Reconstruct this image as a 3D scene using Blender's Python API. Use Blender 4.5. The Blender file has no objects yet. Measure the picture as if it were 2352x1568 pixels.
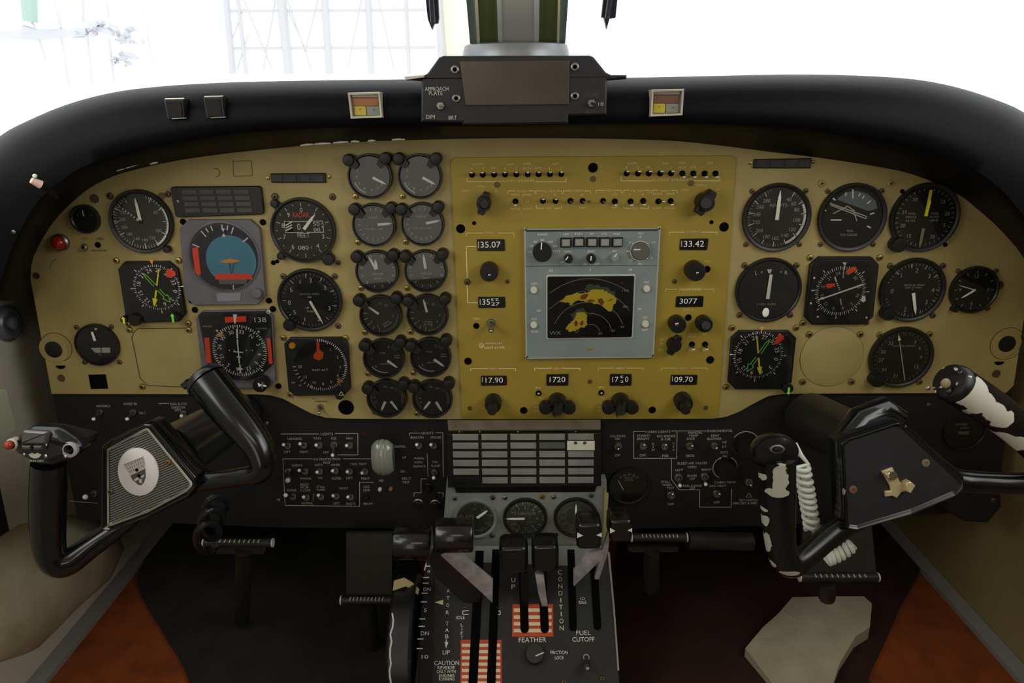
import bpy, bmesh, math, random
from mathutils import Vector, Matrix, Euler
random.seed(7)
SC = bpy.context.scene
COL = SC.collection
PI = math.pi
def R(d): return math.radians(d)

# ------------------------------------------------------------------ camera
W, H, F = 2352, 1568, 1650.0
CAM = Vector((0.0, -0.87, 0.74))
PITCH, ROLL = R(18.3), R(0.62)
fwd = Vector((0, math.cos(PITCH), -math.sin(PITCH)))
up0 = Vector((0, math.sin(PITCH), math.cos(PITCH)))
rt0 = Vector((1, 0, 0))
rt = rt0 * math.cos(ROLL) - up0 * math.sin(ROLL)
up = up0 * math.cos(ROLL) + rt0 * math.sin(ROLL)
cd = bpy.data.cameras.new('camera')
cd.sensor_fit = 'HORIZONTAL'; cd.sensor_width = 36.0; cd.lens = F / W * 36.0
cd.clip_start = 0.01; cd.clip_end = 200
cam = bpy.data.objects.new('camera', cd); COL.objects.link(cam)
mw = Matrix((rt, up, -fwd)).transposed().to_4x4(); mw.translation = CAM
cam.matrix_world = mw
SC.camera = cam

# ------------------------------------------------------------------ world, lights, exposure
SC.view_settings.view_transform = 'Standard'
SC.view_settings.look = 'None'
SC.view_settings.gamma = 1.0
SC.view_settings.use_curve_mapping = False
SC.view_settings.exposure = 0.0
wd = bpy.data.worlds.new('overcast_daylight'); SC.world = wd; wd.use_nodes = True
bg = wd.node_tree.nodes['Background']
bg.inputs[0].default_value = (0.97, 1.0, 1.0, 1); bg.inputs[1].default_value = 1.7

def area(name, loc, aim, sx, sy, watts, col):
    l = bpy.data.lights.new(name, 'AREA'); l.shape = 'RECTANGLE'; l.size = sx; l.size_y = sy
    l.energy = watts; l.color = col
    o = bpy.data.objects.new(name, l); COL.objects.link(o); o.location = loc
    o.rotation_euler = (Vector(aim) - Vector(loc)).to_track_quat('-Z', 'Y').to_euler()
    return o
# daylight entering by the two side windows beside the seats and from the cabin aft of the seats
area('side_window_daylight', (-0.61, -0.60, 0.93), (0.10, 0.0, 0.42), 0.45, 0.42, 1.3, (1.0, 0.97, 0.91))
area('side_window_daylight', (0.65, -0.60, 0.93), (-0.2, 0.0, 0.42), 0.45, 0.42, 1.4, (1.0, 0.97, 0.91))
area('cabin_door_daylight', (-0.62, -2.12, 0.56), (0.1, 0.0, 0.55), 0.8, 1.08, 4.2, (1.0, 0.93, 0.80))
area('aft_ceiling_fill', (0.0, -1.75, 1.24), (0.0, 0.0, 0.45), 0.7, 0.25, 1.8, (1.0, 0.93, 0.80))  # unseen warm light added near the ceiling to fill panel and yokes

# ------------------------------------------------------------------ pixel <-> place
def ray(px, py):
    return (fwd + rt * ((px - W / 2) / F) - up * ((py - H / 2) / F))
def at(px, py, Y):
    d = ray(px, py); t = (Y - CAM.y) / d.y
    return CAM + d * t
def atz(px, py, Z):
    d = ray(px, py); t = (Z - CAM.z) / d.z
    return CAM + d * t
def atx(px, py, X):
    d = ray(px, py); t = (X - CAM.x) / d.x
    return CAM + d * t

class Plane:
    """a flat board: ex to the right, ey up along it, ez out towards the seats"""
    def __init__(s, o, tilt=0.0):
        s.o = Vector(o)
        s.rot = Euler((PI / 2 - tilt, 0, 0))
        m = s.rot.to_matrix(); s.ex, s.ey, s.ez = m.col[0].copy(), m.col[1].copy(), m.col[2].copy()
    def hit(s, px, py, lift=0.0):
        d = ray(px, py); p0 = s.o + s.ez * lift
        t = (p0 - CAM).dot(s.ez) / d.dot(s.ez)
        return CAM + d * t

class Fr:
    """local frame on a plane with its origin under one pixel"""
    def __init__(s, pl, px, py, lift=0.0):
        s.pl, s.px, s.py = pl, px, py
        s.o = pl.hit(px, py, lift); s.lift = lift
        a = pl.hit(px + 5, py, lift); b = pl.hit(px - 5, py, lift)
        s.s = (a - b).length / 10.0
    def l(s, px, py, z=0.0):
        p = s.pl.hit(px, py, s.lift + z) - s.o
        return (p.dot(s.pl.ex), p.dot(s.pl.ey))
    def l3(s, px, py, z=0.0):
        x, y = s.l(px, py, z); return (x, y, z)

# ------------------------------------------------------------------ materials
def lin(h):
    h = h.lstrip('#'); o = []
    for i in (0, 2, 4):
        c = int(h[i:i + 2], 16) / 255.0
        o.append(c / 12.92 if c <= 0.04045 else ((c + 0.055) / 1.055) ** 2.4)
    return (o[0], o[1], o[2], 1.0)
MATS = {}
def mat(name, hexc, rough=0.5, metal=0.0, spec=0.5, vary=0.0, vscale=30.0, hex2=None, bump=0.0, bscale=300.0, coat=0.0, emit=0.0):
    if name in MATS: return MATS[name]
    m = bpy.data.materials.new(name); m.use_nodes = True
    nt = m.node_tree; b = nt.nodes['Principled BSDF']
    b.inputs['Base Color'].default_value = lin(hexc)
    b.inputs['Roughness'].default_value = rough
    b.inputs['Metallic'].default_value = metal
    b.inputs['Specular IOR Level'].default_value = spec
    if coat: b.inputs['Coat Weight'].default_value = coat
    if emit:
        b.inputs['Emission Color'].default_value = lin(hexc); b.inputs['Emission Strength'].default_value = emit
    if vary or bump:
        tc = nt.nodes.new('ShaderNodeTexCoord')
    if vary:
        n = nt.nodes.new('ShaderNodeTexNoise'); n.inputs['Scale'].default_value = vscale; n.inputs['Detail'].default_value = 5
        nt.links.new(tc.outputs['Object'], n.inputs['Vector'])
        r = nt.nodes.new('ShaderNodeValToRGB')
        r.color_ramp.elements[0].position = 0.5 - 0.5 * min(vary, .49) - .02; r.color_ramp.elements[1].position = 0.5 + 0.5 * min(vary, .49) + .02
        c1 = lin(hexc); c2 = lin(hex2) if hex2 else tuple(x * 0.75 for x in c1[:3]) + (1,)
        r.color_ramp.elements[0].color = c2; r.color_ramp.elements[1].color = c1
        r.color_ramp.elements[0].position = 0.3; r.color_ramp.elements[1].position = 0.7
        nt.links.new(n.outputs['Fac'], r.inputs['Fac']); nt.links.new(r.outputs['Color'], b.inputs['Base Color'])
    if bump:
        n2 = nt.nodes.new('ShaderNodeTexNoise'); n2.inputs['Scale'].default_value = bscale; n2.inputs['Detail'].default_value = 3
        nt.links.new(tc.outputs['Object'], n2.inputs['Vector'])
        bp = nt.nodes.new('ShaderNodeBump'); bp.inputs['Strength'].default_value = bump; bp.inputs['Distance'].default_value = 0.002
        nt.links.new(n2.outputs['Fac'], bp.inputs['Height']); nt.links.new(bp.outputs['Normal'], b.inputs['Normal'])
    MATS[name] = m
    return m
def glassmat(name, tint='FFFFFF', gain=1.0, rough=0.03):
    if name in MATS: return MATS[name]
    m = bpy.data.materials.new(name); m.use_nodes = True; nt = m.node_tree; nt.nodes.clear()
    out = nt.nodes.new('ShaderNodeOutputMaterial'); mix = nt.nodes.new('ShaderNodeMixShader')
    tr = nt.nodes.new('ShaderNodeBsdfTransparent'); tr.inputs[0].default_value = lin(tint)
    gl = nt.nodes.new('ShaderNodeBsdfGlossy'); gl.inputs['Roughness'].default_value = rough
    fr = nt.nodes.new('ShaderNodeFresnel'); fr.inputs['IOR'].default_value = 1.5
    mu = nt.nodes.new('ShaderNodeMath'); mu.operation = 'MULTIPLY'; mu.inputs[1].default_value = gain
    nt.links.new(fr.outputs[0], mu.inputs[0]); nt.links.new(mu.outputs[0], mix.inputs[0])
    nt.links.new(tr.outputs[0], mix.inputs[1]); nt.links.new(gl.outputs[0], mix.inputs[2]); nt.links.new(mix.outputs[0], out.inputs[0])
    MATS[name] = m
    return m
def patchmat(name, hexa, hexb, scale, thr, rough=0.3, width=0.02, axis=None, seed=0.0, coat=0.0, detail=4):
    """paint hexa with worn patches of hexb"""
    if name in MATS: return MATS[name]
    m = bpy.data.materials.new(name); m.use_nodes = True; nt = m.node_tree; b = nt.nodes['Principled BSDF']
    tc = nt.nodes.new('ShaderNodeTexCoord'); mp = nt.nodes.new('ShaderNodeMapping')
    mp.inputs['Location'].default_value = (seed, seed * .7, seed * 1.3)
    if axis: mp.inputs['Scale'].default_value = axis
    n = nt.nodes.new('ShaderNodeTexNoise'); n.inputs['Scale'].default_value = scale; n.inputs['Detail'].default_value = detail
    r = nt.nodes.new('ShaderNodeValToRGB')
    r.color_ramp.elements[0].position = thr - width; r.color_ramp.elements[1].position = thr + width
    r.color_ramp.elements[0].color = lin(hexa); r.color_ramp.elements[1].color = lin(hexb)
    nt.links.new(tc.outputs['Object'], mp.inputs['Vector']); nt.links.new(mp.outputs[0], n.inputs['Vector'])
    nt.links.new(n.outputs['Fac'], r.inputs['Fac']); nt.links.new(r.outputs['Color'], b.inputs['Base Color'])
    b.inputs['Roughness'].default_value = rough; b.inputs['Coat Weight'].default_value = coat
    MATS[name] = m
    return m

M_TAN = mat('tan_panel_paint', 'AF9D64', .55, vary=.3, vscale=14, hex2='A08E58', bump=.08, bscale=900)
M_GOLD = mat('gold_panel_paint', 'A38C30', .5, vary=.3, vscale=12, hex2='96802B', bump=.06, bscale=900)
M_GREYP = mat('grey_panel_paint', '90958D', .55, vary=.3, vscale=25, hex2='7E837C')
M_CASE = mat('grey_instrument_case', '6E6C72', .5, vary=.2, vscale=40)
M_RADAR = mat('blue_grey_radar_face', '8A938F', .5, vary=.3, vscale=18, hex2='788486')
M_BLK = mat('black_satin', '131212', .42)
M_BLKM = mat('black_matt', '0F0E0E', .7)
M_HOLE = mat('hole_black', '050505', .9, spec=.1)
M_FACE = mat('dial_face_black', '121312', .7)
M_FACEG = mat('dial_face_grey', '3A3B36', .7, vary=.2, vscale=60)
M_FACEW = mat('dial_face_grey_green', '6C726A', .7)
M_RIM = mat('bezel_black', '1E1C1A', .4)
M_WHT = mat('mark_white', 'F6F4EA', .6)
M_DIM = mat('mark_dim', 'BDBAAE', .7)
M_NDL = mat('needle_white', 'FDFBF2', .5)
M_CREAM = mat('placard_cream', 'F2E4AE', .6)
M_CREAMD = mat('placard_cream_faded', 'D8C483', .6)
M_DARKT = mat('placard_dark', '3A2F20', .6)
M_RED = mat('flag_red', 'FF4A28', .5)
M_ORG = mat('flag_orange', 'F4601E', .5)
M_YEL = mat('arrow_yellow', 'FFF52E', .5)
M_GRN = mat('arrow_green', '86F03C', .5)
M_AMB = mat('bug_amber', 'E8A33A', .5)
M_CHR = mat('bright_metal', 'C9C7C0', .25, 1.0)
M_STL = mat('steel', '9A9790', .38, 1.0)
M_BRS = mat('brass_screw', 'B8A468', .35, 1.0)
M_DSCR = mat('dull_screw', '6A5A40', .5, .6)
M_SKY = mat('ball_blue', '4E93AE', .5)
M_GLASS = glassmat('dial_glass', gain=1.0)
M_GLASS2 = glassmat('cover_glass', gain=1.0)
M_TILE = mat('legend_tile_grey', '8E8E88', .45, vary=.3, vscale=50)
M_TILED = mat('legend_tile_dark', '4A4641', .5, vary=.3, vscale=60)
M_YOKE = mat('yoke_black_gloss', '0B0B0E', .22, coat=.4)

# ------------------------------------------------------------------ mesh builder
TXT = {}
def textmesh(s):
    if s not in TXT:
        cu = bpy.data.curves.new('t', 'FONT'); cu.body = s; cu.size = 1.0; cu.resolution_u = 3
        ob = bpy.data.objects.new('t', cu)
        me = bpy.data.meshes.new_from_object(ob)
        v = [(a.co.x, a.co.y) for a in me.vertices]; f = [tuple(p.vertices) for p in me.polygons]
        if v:
            x0, x1 = min(a[0] for a in v), max(a[0] for a in v); y0, y1 = min(a[1] for a in v), max(a[1] for a in v)
            v = [(a[0] - (x0 + x1) / 2, a[1] - (y0 + y1) / 2) for a in v]
            TXT[s] = (v, f, x1 - x0, y1 - y0)
        else:
            TXT[s] = ([], [], 1, 1)
        bpy.data.objects.remove(ob); bpy.data.curves.remove(cu); bpy.data.meshes.remove(me)
    return TXT[s]

def ck(a):
    """clock degrees to a unit direction"""
    return (math.sin(R(a)), math.cos(R(a)))

class MB:
    def __init__(s): s.v, s.f, s.mi, s.mats = [], [], [], []
    def m(s, mt):
        if mt not in s.mats: s.mats.append(mt)
        return s.mats.index(mt)
    def add(s, vs, fs, mt):
        b = len(s.v); s.v.extend(vs); k = s.m(mt)
        for f in fs:
            s.f.append(tuple(b + i for i in f)); s.mi.append(k)
    def poly(s, pts, z, mt):
        a = sum(pts[i][0] * pts[(i + 1) % len(pts)][1] - pts[(i + 1) % len(pts)][0] * pts[i][1] for i in range(len(pts)))
        if a < 0: pts = pts[::-1]
        s.add([(p[0], p[1], z) for p in pts], [tuple(range(len(pts)))], mt)
    def prism(s, pts, z0, z1, mt, bev=0.0, side=None):
        a = sum(pts[i][0] * pts[(i + 1) % len(pts)][1] - pts[(i + 1) % len(pts)][0] * pts[i][1] for i in range(len(pts)))
        pts = list(pts) if a > 0 else list(pts)[::-1]
        n = len(pts); rings = [(pts, z0)]
        if bev > 0:
            rings.append((pts, z1 - bev)); rings.append((inset(pts, bev * .35), z1 - bev * .35)); rings.append((inset(pts, bev), z1))
        else: rings.append((pts, z1))
        vs = [(p[0], p[1], z) for r, z in rings for p in r]; fs = []
        for k in range(len(rings) - 1):
            for i in range(n):
                j = (i + 1) % n; fs.append((k * n + i, k * n + j, (k + 1) * n + j, (k + 1) * n + i))
        s.add(vs, fs, side or mt)
        b = (len(rings) - 1) * n
        s.add([vs[b + i] for i in range(n)], [tuple(range(n))], mt)
        s.add([vs[i] for i in range(n)], [tuple(range(n))[::-1]], side or mt)
    def box(s, c, d, mt, rot=0.0, bev=0.0):
        x, y = d[0] / 2, d[1] / 2; co, si = math.cos(rot), math.sin(rot)
        pts = [(c[0] + a * co - b * si, c[1] + a * si + b * co) for a, b in ((-x, -y), (x, -y), (x, y), (-x, y))]
        s.prism(pts, c[2] - d[2] / 2, c[2] + d[2] / 2, mt, bev)
    def lathe(s, prof, mt, c=(0, 0), n=40, scal=None, cap0=False, cap1=True):
        vs, fs = [], []
        for r, z in prof:
            for i in range(n):
                a = 2 * PI * i / n; q = r if scal is None else r * scal(a)
                vs.append((c[0] + q * math.cos(a), c[1] + q * math.sin(a), z))
        for k in range(len(prof) - 1):
            for i in range(n):
                j = (i + 1) % n; fs.append((k * n + i, k * n + j, (k + 1) * n + j, (k + 1) * n + i))
        if cap1: fs.append(tuple((len(prof) - 1) * n + i for i in range(n)))
        if cap0: fs.append(tuple(range(n))[::-1])
        s.add(vs, fs, mt)
    def disc(s, c, r, z, mt, n=40, ry=None):
        s.add([(c[0] + r * math.cos(2 * PI * i / n), c[1] + (ry or r) * math.sin(2 * PI * i / n), z) for i in range(n)], [tuple(range(n))], mt)
    def line(s, p, q, w, z, mt, w2=None):
        dx, dy = q[0] - p[0], q[1] - p[1]; L = math.hypot(dx, dy) or 1e-9; nx, ny = -dy / L / 2, dx / L / 2
        w2 = w if w2 is None else w2
        s.poly([(p[0] - nx * w, p[1] - ny * w), (q[0] - nx * w2, q[1] - ny * w2), (q[0] + nx * w2, q[1] + ny * w2), (p[0] + nx * w, p[1] + ny * w)], z, mt)
    def arc(s, c, r0, r1, a0, a1, z, mt, n=24):
        vs = []
        for i in range(n + 1):
            d = ck(a0 + (a1 - a0) * i / n)
            vs += [(c[0] + d[0] * r0, c[1] + d[1] * r0, z), (c[0] + d[0] * r1, c[1] + d[1] * r1, z)]
        s.add(vs, [(2 * i, 2 * i + 2, 2 * i + 3, 2 * i + 1)[::1] if a1 < a0 else (2 * i, 2 * i + 1, 2 * i + 3, 2 * i + 2) for i in range(n)], mt)
    def text(s, t, c, h, z, mt, w=None, rot=0.0, bold=0.0):
        v, f, tw, th = textmesh(t)
        if not v: return
        caps = 0.73
        k = h / caps; kx = (w / tw) if w else k
        co, si = math.cos(rot), math.sin(rot)
        vs = [(c[0] + a * kx * co - b * k * si, c[1] + a * kx * si + b * k * co, z) for a, b in v]
        s.add(vs, f, mt)
    def tube(s, pts, rad, mt, n=14, caps=True, flat=None):
        pts = [Vector(p) for p in pts]; N = len(pts)
        rad = rad if isinstance(rad, (list, tuple)) else [rad] * N
        tan = [(pts[min(i + 1, N - 1)] - pts[max(i - 1, 0)]).normalized() for i in range(N)]
        ref = Vector((0, 0, 1)) if abs(tan[0].z) < .9 else Vector((1, 0, 0))
        u = (ref - tan[0] * ref.dot(tan[0])).normalized(); vs, fs = [], []
        for i in range(N):
            u = (u - tan[i] * u.dot(tan[i])).normalized(); w = tan[i].cross(u)
            for j in range(n):
                a = 2 * PI * j / n; ru = rad[i] * (flat or 1.0)
                vs.append(tuple(pts[i] + u * (ru * math.cos(a)) + w * (rad[i] * math.sin(a))))
        for i in range(N - 1):
            for j in range(n):
                k = (j + 1) % n; fs.append((i * n + j, i * n + k, (i + 1) * n + k, (i + 1) * n + j))
        if caps:
            fs.append(tuple(range(n))[::-1]); fs.append(tuple((N - 1) * n + j for j in range(n)))
        s.add(vs, fs, mt)
    def ball(s, c, r, mt, n=14, m=8, sq=(1, 1, 1)):
        vs = [(c[0], c[1], c[2] + r * sq[2])]
        for i in range(1, m):
            t = PI * i / m
            for j in range(n):
                a = 2 * PI * j / n
                vs.append((c[0] + r * sq[0] * math.sin(t) * math.cos(a), c[1] + r * sq[1] * math.sin(t) * math.sin(a), c[2] + r * sq[2] * math.cos(t)))
        vs.append((c[0], c[1], c[2] - r * sq[2])); fs = []
        for j in range(n):
            k = (j + 1) % n; fs.append((0, 1 + j, 1 + k)); b = 1 + (m - 2) * n; fs.append((b + k, b + j, len(vs) - 1))
        for i in range(m - 2):
            for j in range(n):
                k = (j + 1) % n; a = 1 + i * n; fs.append((a + j, a + n + j, a + n + k, a + k))
        s.add(vs, fs, mt)
    def build(s, name, parent=None, ang=38, loc=None, rot=None):
        me = bpy.data.meshes.new(name); me.from_pydata([tuple(v) for v in s.v], [], s.f)
        for mt in s.mats: me.materials.append(mt)
        me.polygons.foreach_set('material_index', s.mi)
        me.polygons.foreach_set('use_smooth', [True] * len(me.polygons))
        me.update(); me.set_sharp_from_angle(angle=R(ang))
        o = bpy.data.objects.new(name, me); COL.objects.link(o)
        if parent is not None: o.parent = parent
        if loc is not None: o.location = loc
        if rot is not None: o.rotation_euler = rot
        return o

def inset(pts, d):
    n = len(pts); out = []
    if sum(pts[i][0] * pts[(i + 1) % n][1] - pts[(i + 1) % n][0] * pts[i][1] for i in range(n)) < 0: d = -d
    for i in range(n):
        p, a, b = Vector(pts[i]), Vector(pts[i - 1]), Vector(pts[(i + 1) % n])
        e1, e2 = (p - a), (b - p)
        if e1.length < 1e-9 or e2.length < 1e-9: out.append(tuple(p)); continue
        e1.normalize(); e2.normalize()
        n1, n2 = Vector((-e1.y, e1.x)), Vector((-e2.y, e2.x))
        m = n1 + n2
        k = d / max(.35, (1 + n1.dot(n2)))
        out.append((p.x + m.x * k, p.y + m.y * k))
    return out
def chamfer(pts, c):
    out = []; n = len(pts)
    for i in range(n):
        p, a, b = Vector(pts[i]), Vector(pts[i - 1]), Vector(pts[(i + 1) % n])
        out.append(tuple(p + (a - p).normalized() * c)); out.append(tuple(p + (b - p).normalized() * c))
    return out
def rounded(pts, r, k=4):
    out = []; n = len(pts)
    for i in range(n):
        p, a, b = Vector(pts[i]), Vector(pts[i - 1]), Vector(pts[(i + 1) % n])
        p0, p1 = p + (a - p).normalized() * r, p + (b - p).normalized() * r
        for j in range(k + 1):
            t = j / k; out.append(tuple(p0 * (1 - t) ** 2 + p * (2 * t * (1 - t)) + p1 * t * t))
    return out
def spline(pts, k=4):
    """smooth run through 3-D points (Catmull-Rom); scalars may ride along as extra coordinates"""
    P = [tuple(p) for p in pts]; out = []
    for i in range(len(P) - 1):
        a, b, c, d = P[max(i - 1, 0)], P[i], P[i + 1], P[min(i + 2, len(P) - 1)]
        for j in range(k):
            t = j / k
            out.append(tuple(.5 * (2 * b[q] + (c[q] - a[q]) * t + (2 * a[q] - 5 * b[q] + 4 * c[q] - d[q]) * t * t + (3 * b[q] - a[q] - 3 * c[q] + d[q]) * t ** 3) for q in range(len(b))))
    out.append(P[-1]); return out

def tag(o, label, cat, group=None, kind=None):
    o['label'] = label; o['category'] = cat
    if group: o['group'] = group
    if kind: o['kind'] = kind
    return o
def empty(name, fr):
    o = bpy.data.objects.new(name, None); o.empty_display_size = .01; COL.objects.link(o)
    o.location = fr.o; o.rotation_euler = fr.pl.rot
    return o
def emptyw(name, loc):
    o = bpy.data.objects.new(name, None); o.empty_display_size = .01; COL.objects.link(o); o.location = loc
    return o
def put(o, fr):
    o.location = fr.o; o.rotation_euler = fr.pl.rot; return o
def structure(o): o['kind'] = 'structure'; return o

PAN = Plane((0, 0, 0))            # tan instrument panel
GLD = Plane((0, -.0025, 0))       # gold avionics plate laid over it
SUB = Plane((0, .006, 0))         # black sub-panels below
CEN = Plane((0, -.018, 0))        # grey centre stack

# ================================================================== the setting
M_WALL = mat('wall_liner', 'D2CEBF', .7, vary=.3, vscale=6, hex2='BDB8A4', bump=.1, bscale=120)
M_WALLR = mat('wall_liner_tan', '9A8A5C', .7, vary=.3, vscale=6, hex2='86774C', bump=.1, bscale=120)
M_CARP = mat('carpet_orange', '98480C', .95, vary=.3, vscale=25, hex2='743407', bump=.5, bscale=500)
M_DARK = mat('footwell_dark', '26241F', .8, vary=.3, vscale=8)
M_CEIL = mat('ceiling_liner', 'B8B09A', .8)
def flat(name, pts, mt, th=(0, 0, 0)):
    mb = MB(); n = len(pts)
    if Vector(th).length:
        vs = [tuple(p) for p in pts] + [tuple(Vector(p) + Vector(th)) for p in pts]
        fs = [tuple(range(n)), tuple(range(n, 2 * n))[::-1]] + [(i, (i + 1) % n, n + (i + 1) % n, n + i) for i in range(n)]
    else:
        vs = [tuple(p) for p in pts]; fs = [tuple(range(n))]
    mb.add(vs, fs, mt); return structure(mb.build(name, ang=20))
XL, XR, YB, YN = -.655, .69, -2.6, .8
flat('floor', [(XL - .1, -.30, 0), (XR + .1, -.30, 0), (XR + .1, YN, 0), (XL - .1, YN, 0)], M_CARP, (0, 0, -.02))
flat('floor', [(XL - .1, YB, 0), (XR + .1, YB, 0), (XR + .1, -.30, 0), (XL - .1, -.30, 0)], mat('cabin_carpet_beige', '8E8470', .95, vary=.3, vscale=20), (0, 0, -.02))
def sidewall(name, x, mt, s):
    mb = MB()
    def slab(y0, y1, z0, z1): 
        mb.add([(x, y0, z0), (x, y1, z0), (x, y1, z1), (x, y0, z1), (x + s * .03, y0, z0), (x + s * .03, y1, z0), (x + s * .03, y1, z1), (x + s * .03, y0, z1)],
               [(0, 1, 2, 3), (4, 7, 6, 5), (0, 4, 5, 1), (1, 5, 6, 2), (2, 6, 7, 3), (3, 7, 4, 0)], mt)
    slab(YB, YN, 0, .70); slab(YB, -1.15, .70, 1.3); slab(-1.15, -.25, 1.16, 1.3)
    return structure(mb.build(name))
sidewall('wall_left', XL, M_WALL, -1)
sidewall('wall_right', XR, M_WALLR, 1)
flat('ceiling', [(XL, YB, 1.3), (XR, YB, 1.3), (XR, -.05, 1.3), (XL, -.05, 1.3)], M_CEIL, (0, 0, .02))
flat('wall_back', [(XL, YB, 0), (XR, YB, 0), (XR, YB, 1.3), (XL, YB, 1.3)], M_CEIL, (0, -.02, 0))
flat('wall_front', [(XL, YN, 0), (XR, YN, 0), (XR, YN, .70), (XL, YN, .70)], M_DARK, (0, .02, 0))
# strips along the foot of the walls
def base(name, pa, pb, x, s):
    mb = MB(); a, b = pa, pb
    mb.add([(x, a, .0), (x, b, .0), (x, b, .012), (x, a, .012), (x - s * .02, a, .0), (x - s * .02, b, .0), (x - s * .02, b, .008), (x - s * .02, a, .008)],
           [(0, 1, 2, 3), (4, 7, 6, 5), (3, 2, 6, 7), (0, 3, 7, 4), (1, 5, 6, 2)], mat('sill_strip', '8A8784', .6, 0))
    return structure(mb.build(name))
base('baseboard_left', -1.2, YN, XL + .001, -1); base('baseboard_right', -1.2, YN, XR - .001, 1)

# windscreen: two panes either side of the post
M_PANE = glassmat('windscreen_glass', gain=.35, rough=.0)
flat('window_1', [(-.02, .46, .70), (-.72, .06, .72), (-.55, -.1, 1.3), (-.01, -.02, 1.3)], M_PANE, (0, .006, 0))
flat('window_2', [(.03, .46, .70), (.76, .06, .72), (.60, -.1, 1.3), (.02, -.02, 1.3)], M_PANE, (0, .006, 0))

# centre post of the windscreen
M_OLV = mat('olive_sealant', '66703C', .6); M_TEAL = mat('dark_teal_paint', '76887F', .5); M_PGRY = mat('grey_post_paint', 'C9C4BA', .6)
M_PLT = mat('pale_edge', 'DDE0DA', .5); M_CRM = mat('cream_paint', 'F2EFC8', .6)
post = emptyw('trim_1', at(1190, 115, .26)); structure(post)
def strip(name, x0, x1, b0, b1, mt, dy=0.0, th=.02):
    mb = MB(); Yb, Yt = .26 + dy, .10 + dy
    q = [at(b0, 118, Yb), at(b1, 118, Yb), at(x1 + (x1 - b1) * .6, -70, Yt), at(x0 + (x0 - b0) * .6, -70, Yt)]
    q = [p - post.location for p in q]
    vs = [tuple(p) for p in q] + [tuple(p + Vector((0, th, 0))) for p in q]
    hi = [Vector((q[2].x, -.10 + dy - post.location.y, 1.295 - post.location.z)), Vector((q[3].x, -.10 + dy - post.location.y, 1.295 - post.location.z))]
    vs += [tuple(p) for p in hi] + [tuple(p + Vector((0, th, 0))) for p in hi]
    mb.add(vs, [(0, 1, 2, 3), (4, 7, 6, 5), (0, 4, 5, 1), (1, 5, 6, 2), (3, 7, 4, 0), (3, 2, 8, 9), (7, 11, 10, 6), (2, 6, 10, 8), (3, 9, 11, 7), (8, 10, 11, 9)], mt)
    return mb.build(name, post)
strip('seal_edge', 1071, 1091, 1081, 1098, M_TEAL, .01)
strip('edge_bead', 1090, 1097, 1097, 1103, M_CRM)
strip('sealant_bead', 1096, 1142, 1102, 1146, M_OLV, .004)
strip('edge_bead', 1141, 1151, 1145, 1154, M_PLT, -.004)
strip('centre_cover', 1150, 1228, 1153, 1228, M_PGRY, -.002)
strip('edge_bead', 1227, 1239, 1227, 1237, M_PLT, -.004)
strip('sealant_bead', 1238, 1285, 1236, 1282, M_OLV, .004)
strip('edge_bead', 1282, 1287, 1279, 1284, M_CRM)
strip('seal_edge', 1285, 1305, 1282, 1297, M_TEAL, .01)
mb = MB()
c0 = at(1185, 128, .25) - post.location; sc_ = (at(1305, 128, .25) - at(1185, 128, .25)).length
mb.lathe([(1.0, -(c0.z + post.location.z - .694)), (1.0, 0), (.99, .006), (.96, .0135), (.90, .0155), (.2, .018)], mat('dome_fairing', '8D8F92', .35, .6), n=48)
mb.v = [(c0.x + v[0] * sc_ * 1.02, c0.y + v[1] * sc_ * .7, c0.z + v[2]) for v in mb.v]
mb.build('dome_fairing', post)

# wipers standing against the outside of the panes
M_WIP = mat('wiper_rubber_grey', '2E2C38', .6)
for k, (pts, lab) in enumerate(((((972, -60), (1003, -60), (1008, 40), (1006, 52), (997, 54), (992, 68), (984, 48), (982, 40)), 'dark grey wiper blade with torn tip hanging left of the windscreen post'),
                 (((1393, -60), (1424, -60), (1414, 40), (1400, 42), (1394, 66), (1388, 40), (1382, 38)), 'dark grey wiper blade with torn tip hanging right of the windscreen post'))):
    mb = MB(); q = [at(x, y, .34 - (60 - y) * .0004) for x, y in pts]; n = len(q)
    o0 = q[0].copy(); q = [p - o0 for p in q]
    mb.add([tuple(p) for p in q] + [tuple(p + Vector((0, .012, 0))) for p in q], [tuple(range(n)), tuple(range(n, 2 * n))[::-1]] + [(i, n + i, n + (i + 1) % n, (i + 1) % n) for i in range(n)], M_WIP)
    root = emptyw('wiper_blade', o0); tag(root, lab, 'wiper')
    mb.build('rubber', root)
    m2 = MB(); a = (q[0] + q[1]) / 2 + Vector((0, -.004, 0)); a = a + (a - (q[3] + q[-2]) / 2) * 1.6; b = (q[3] + q[-2]) / 2 + Vector((0, -.004, 0))
    m2.tube([a, b], .004, mat('wiper_arm', '4A4856', .4, .5), 8); m2.build('spine', root)

# hangar glazing and clutter beyond the windscreen
M_LAT = mat('hangar_lattice_grey', 'C2C2C6', .8)
mb = MB(); YH = 7.0
def hp(px, py): return at(px, py, YH)
for x0, x1, y0, y1, r in ((514, 535, -60, 170, .035), (540, 566, -60, 170, .022), (640, 664, -60, 170, .05), (742, 757, -60, 170, .04), (843, 853, -60, 170, .035), (930, 940, -60, 170, .02)):
    mb.tube([hp(x0, y0), hp(x1, y1)], r, M_LAT, 6)
for y in (25, 111): mb.tube([hp(523, y), hp(1000, y - 2)], .014, M_LAT, 6)
for a in ((560, 0, 625, 160), (660, 0, 715, 160), (632, 0, 605, 160), (560, 20, 530, 100), (730, 0, 700, 120), (830, 0, 800, 150), (870, 0, 905, 160), (655, 10, 705, 120), (570, 80, 545, 160)):
    mb.tube([hp(a[0], a[1]), hp(a[2], a[3])], .007, M_LAT, 5)
w3 = structure(mb.build('window_3'))
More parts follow.
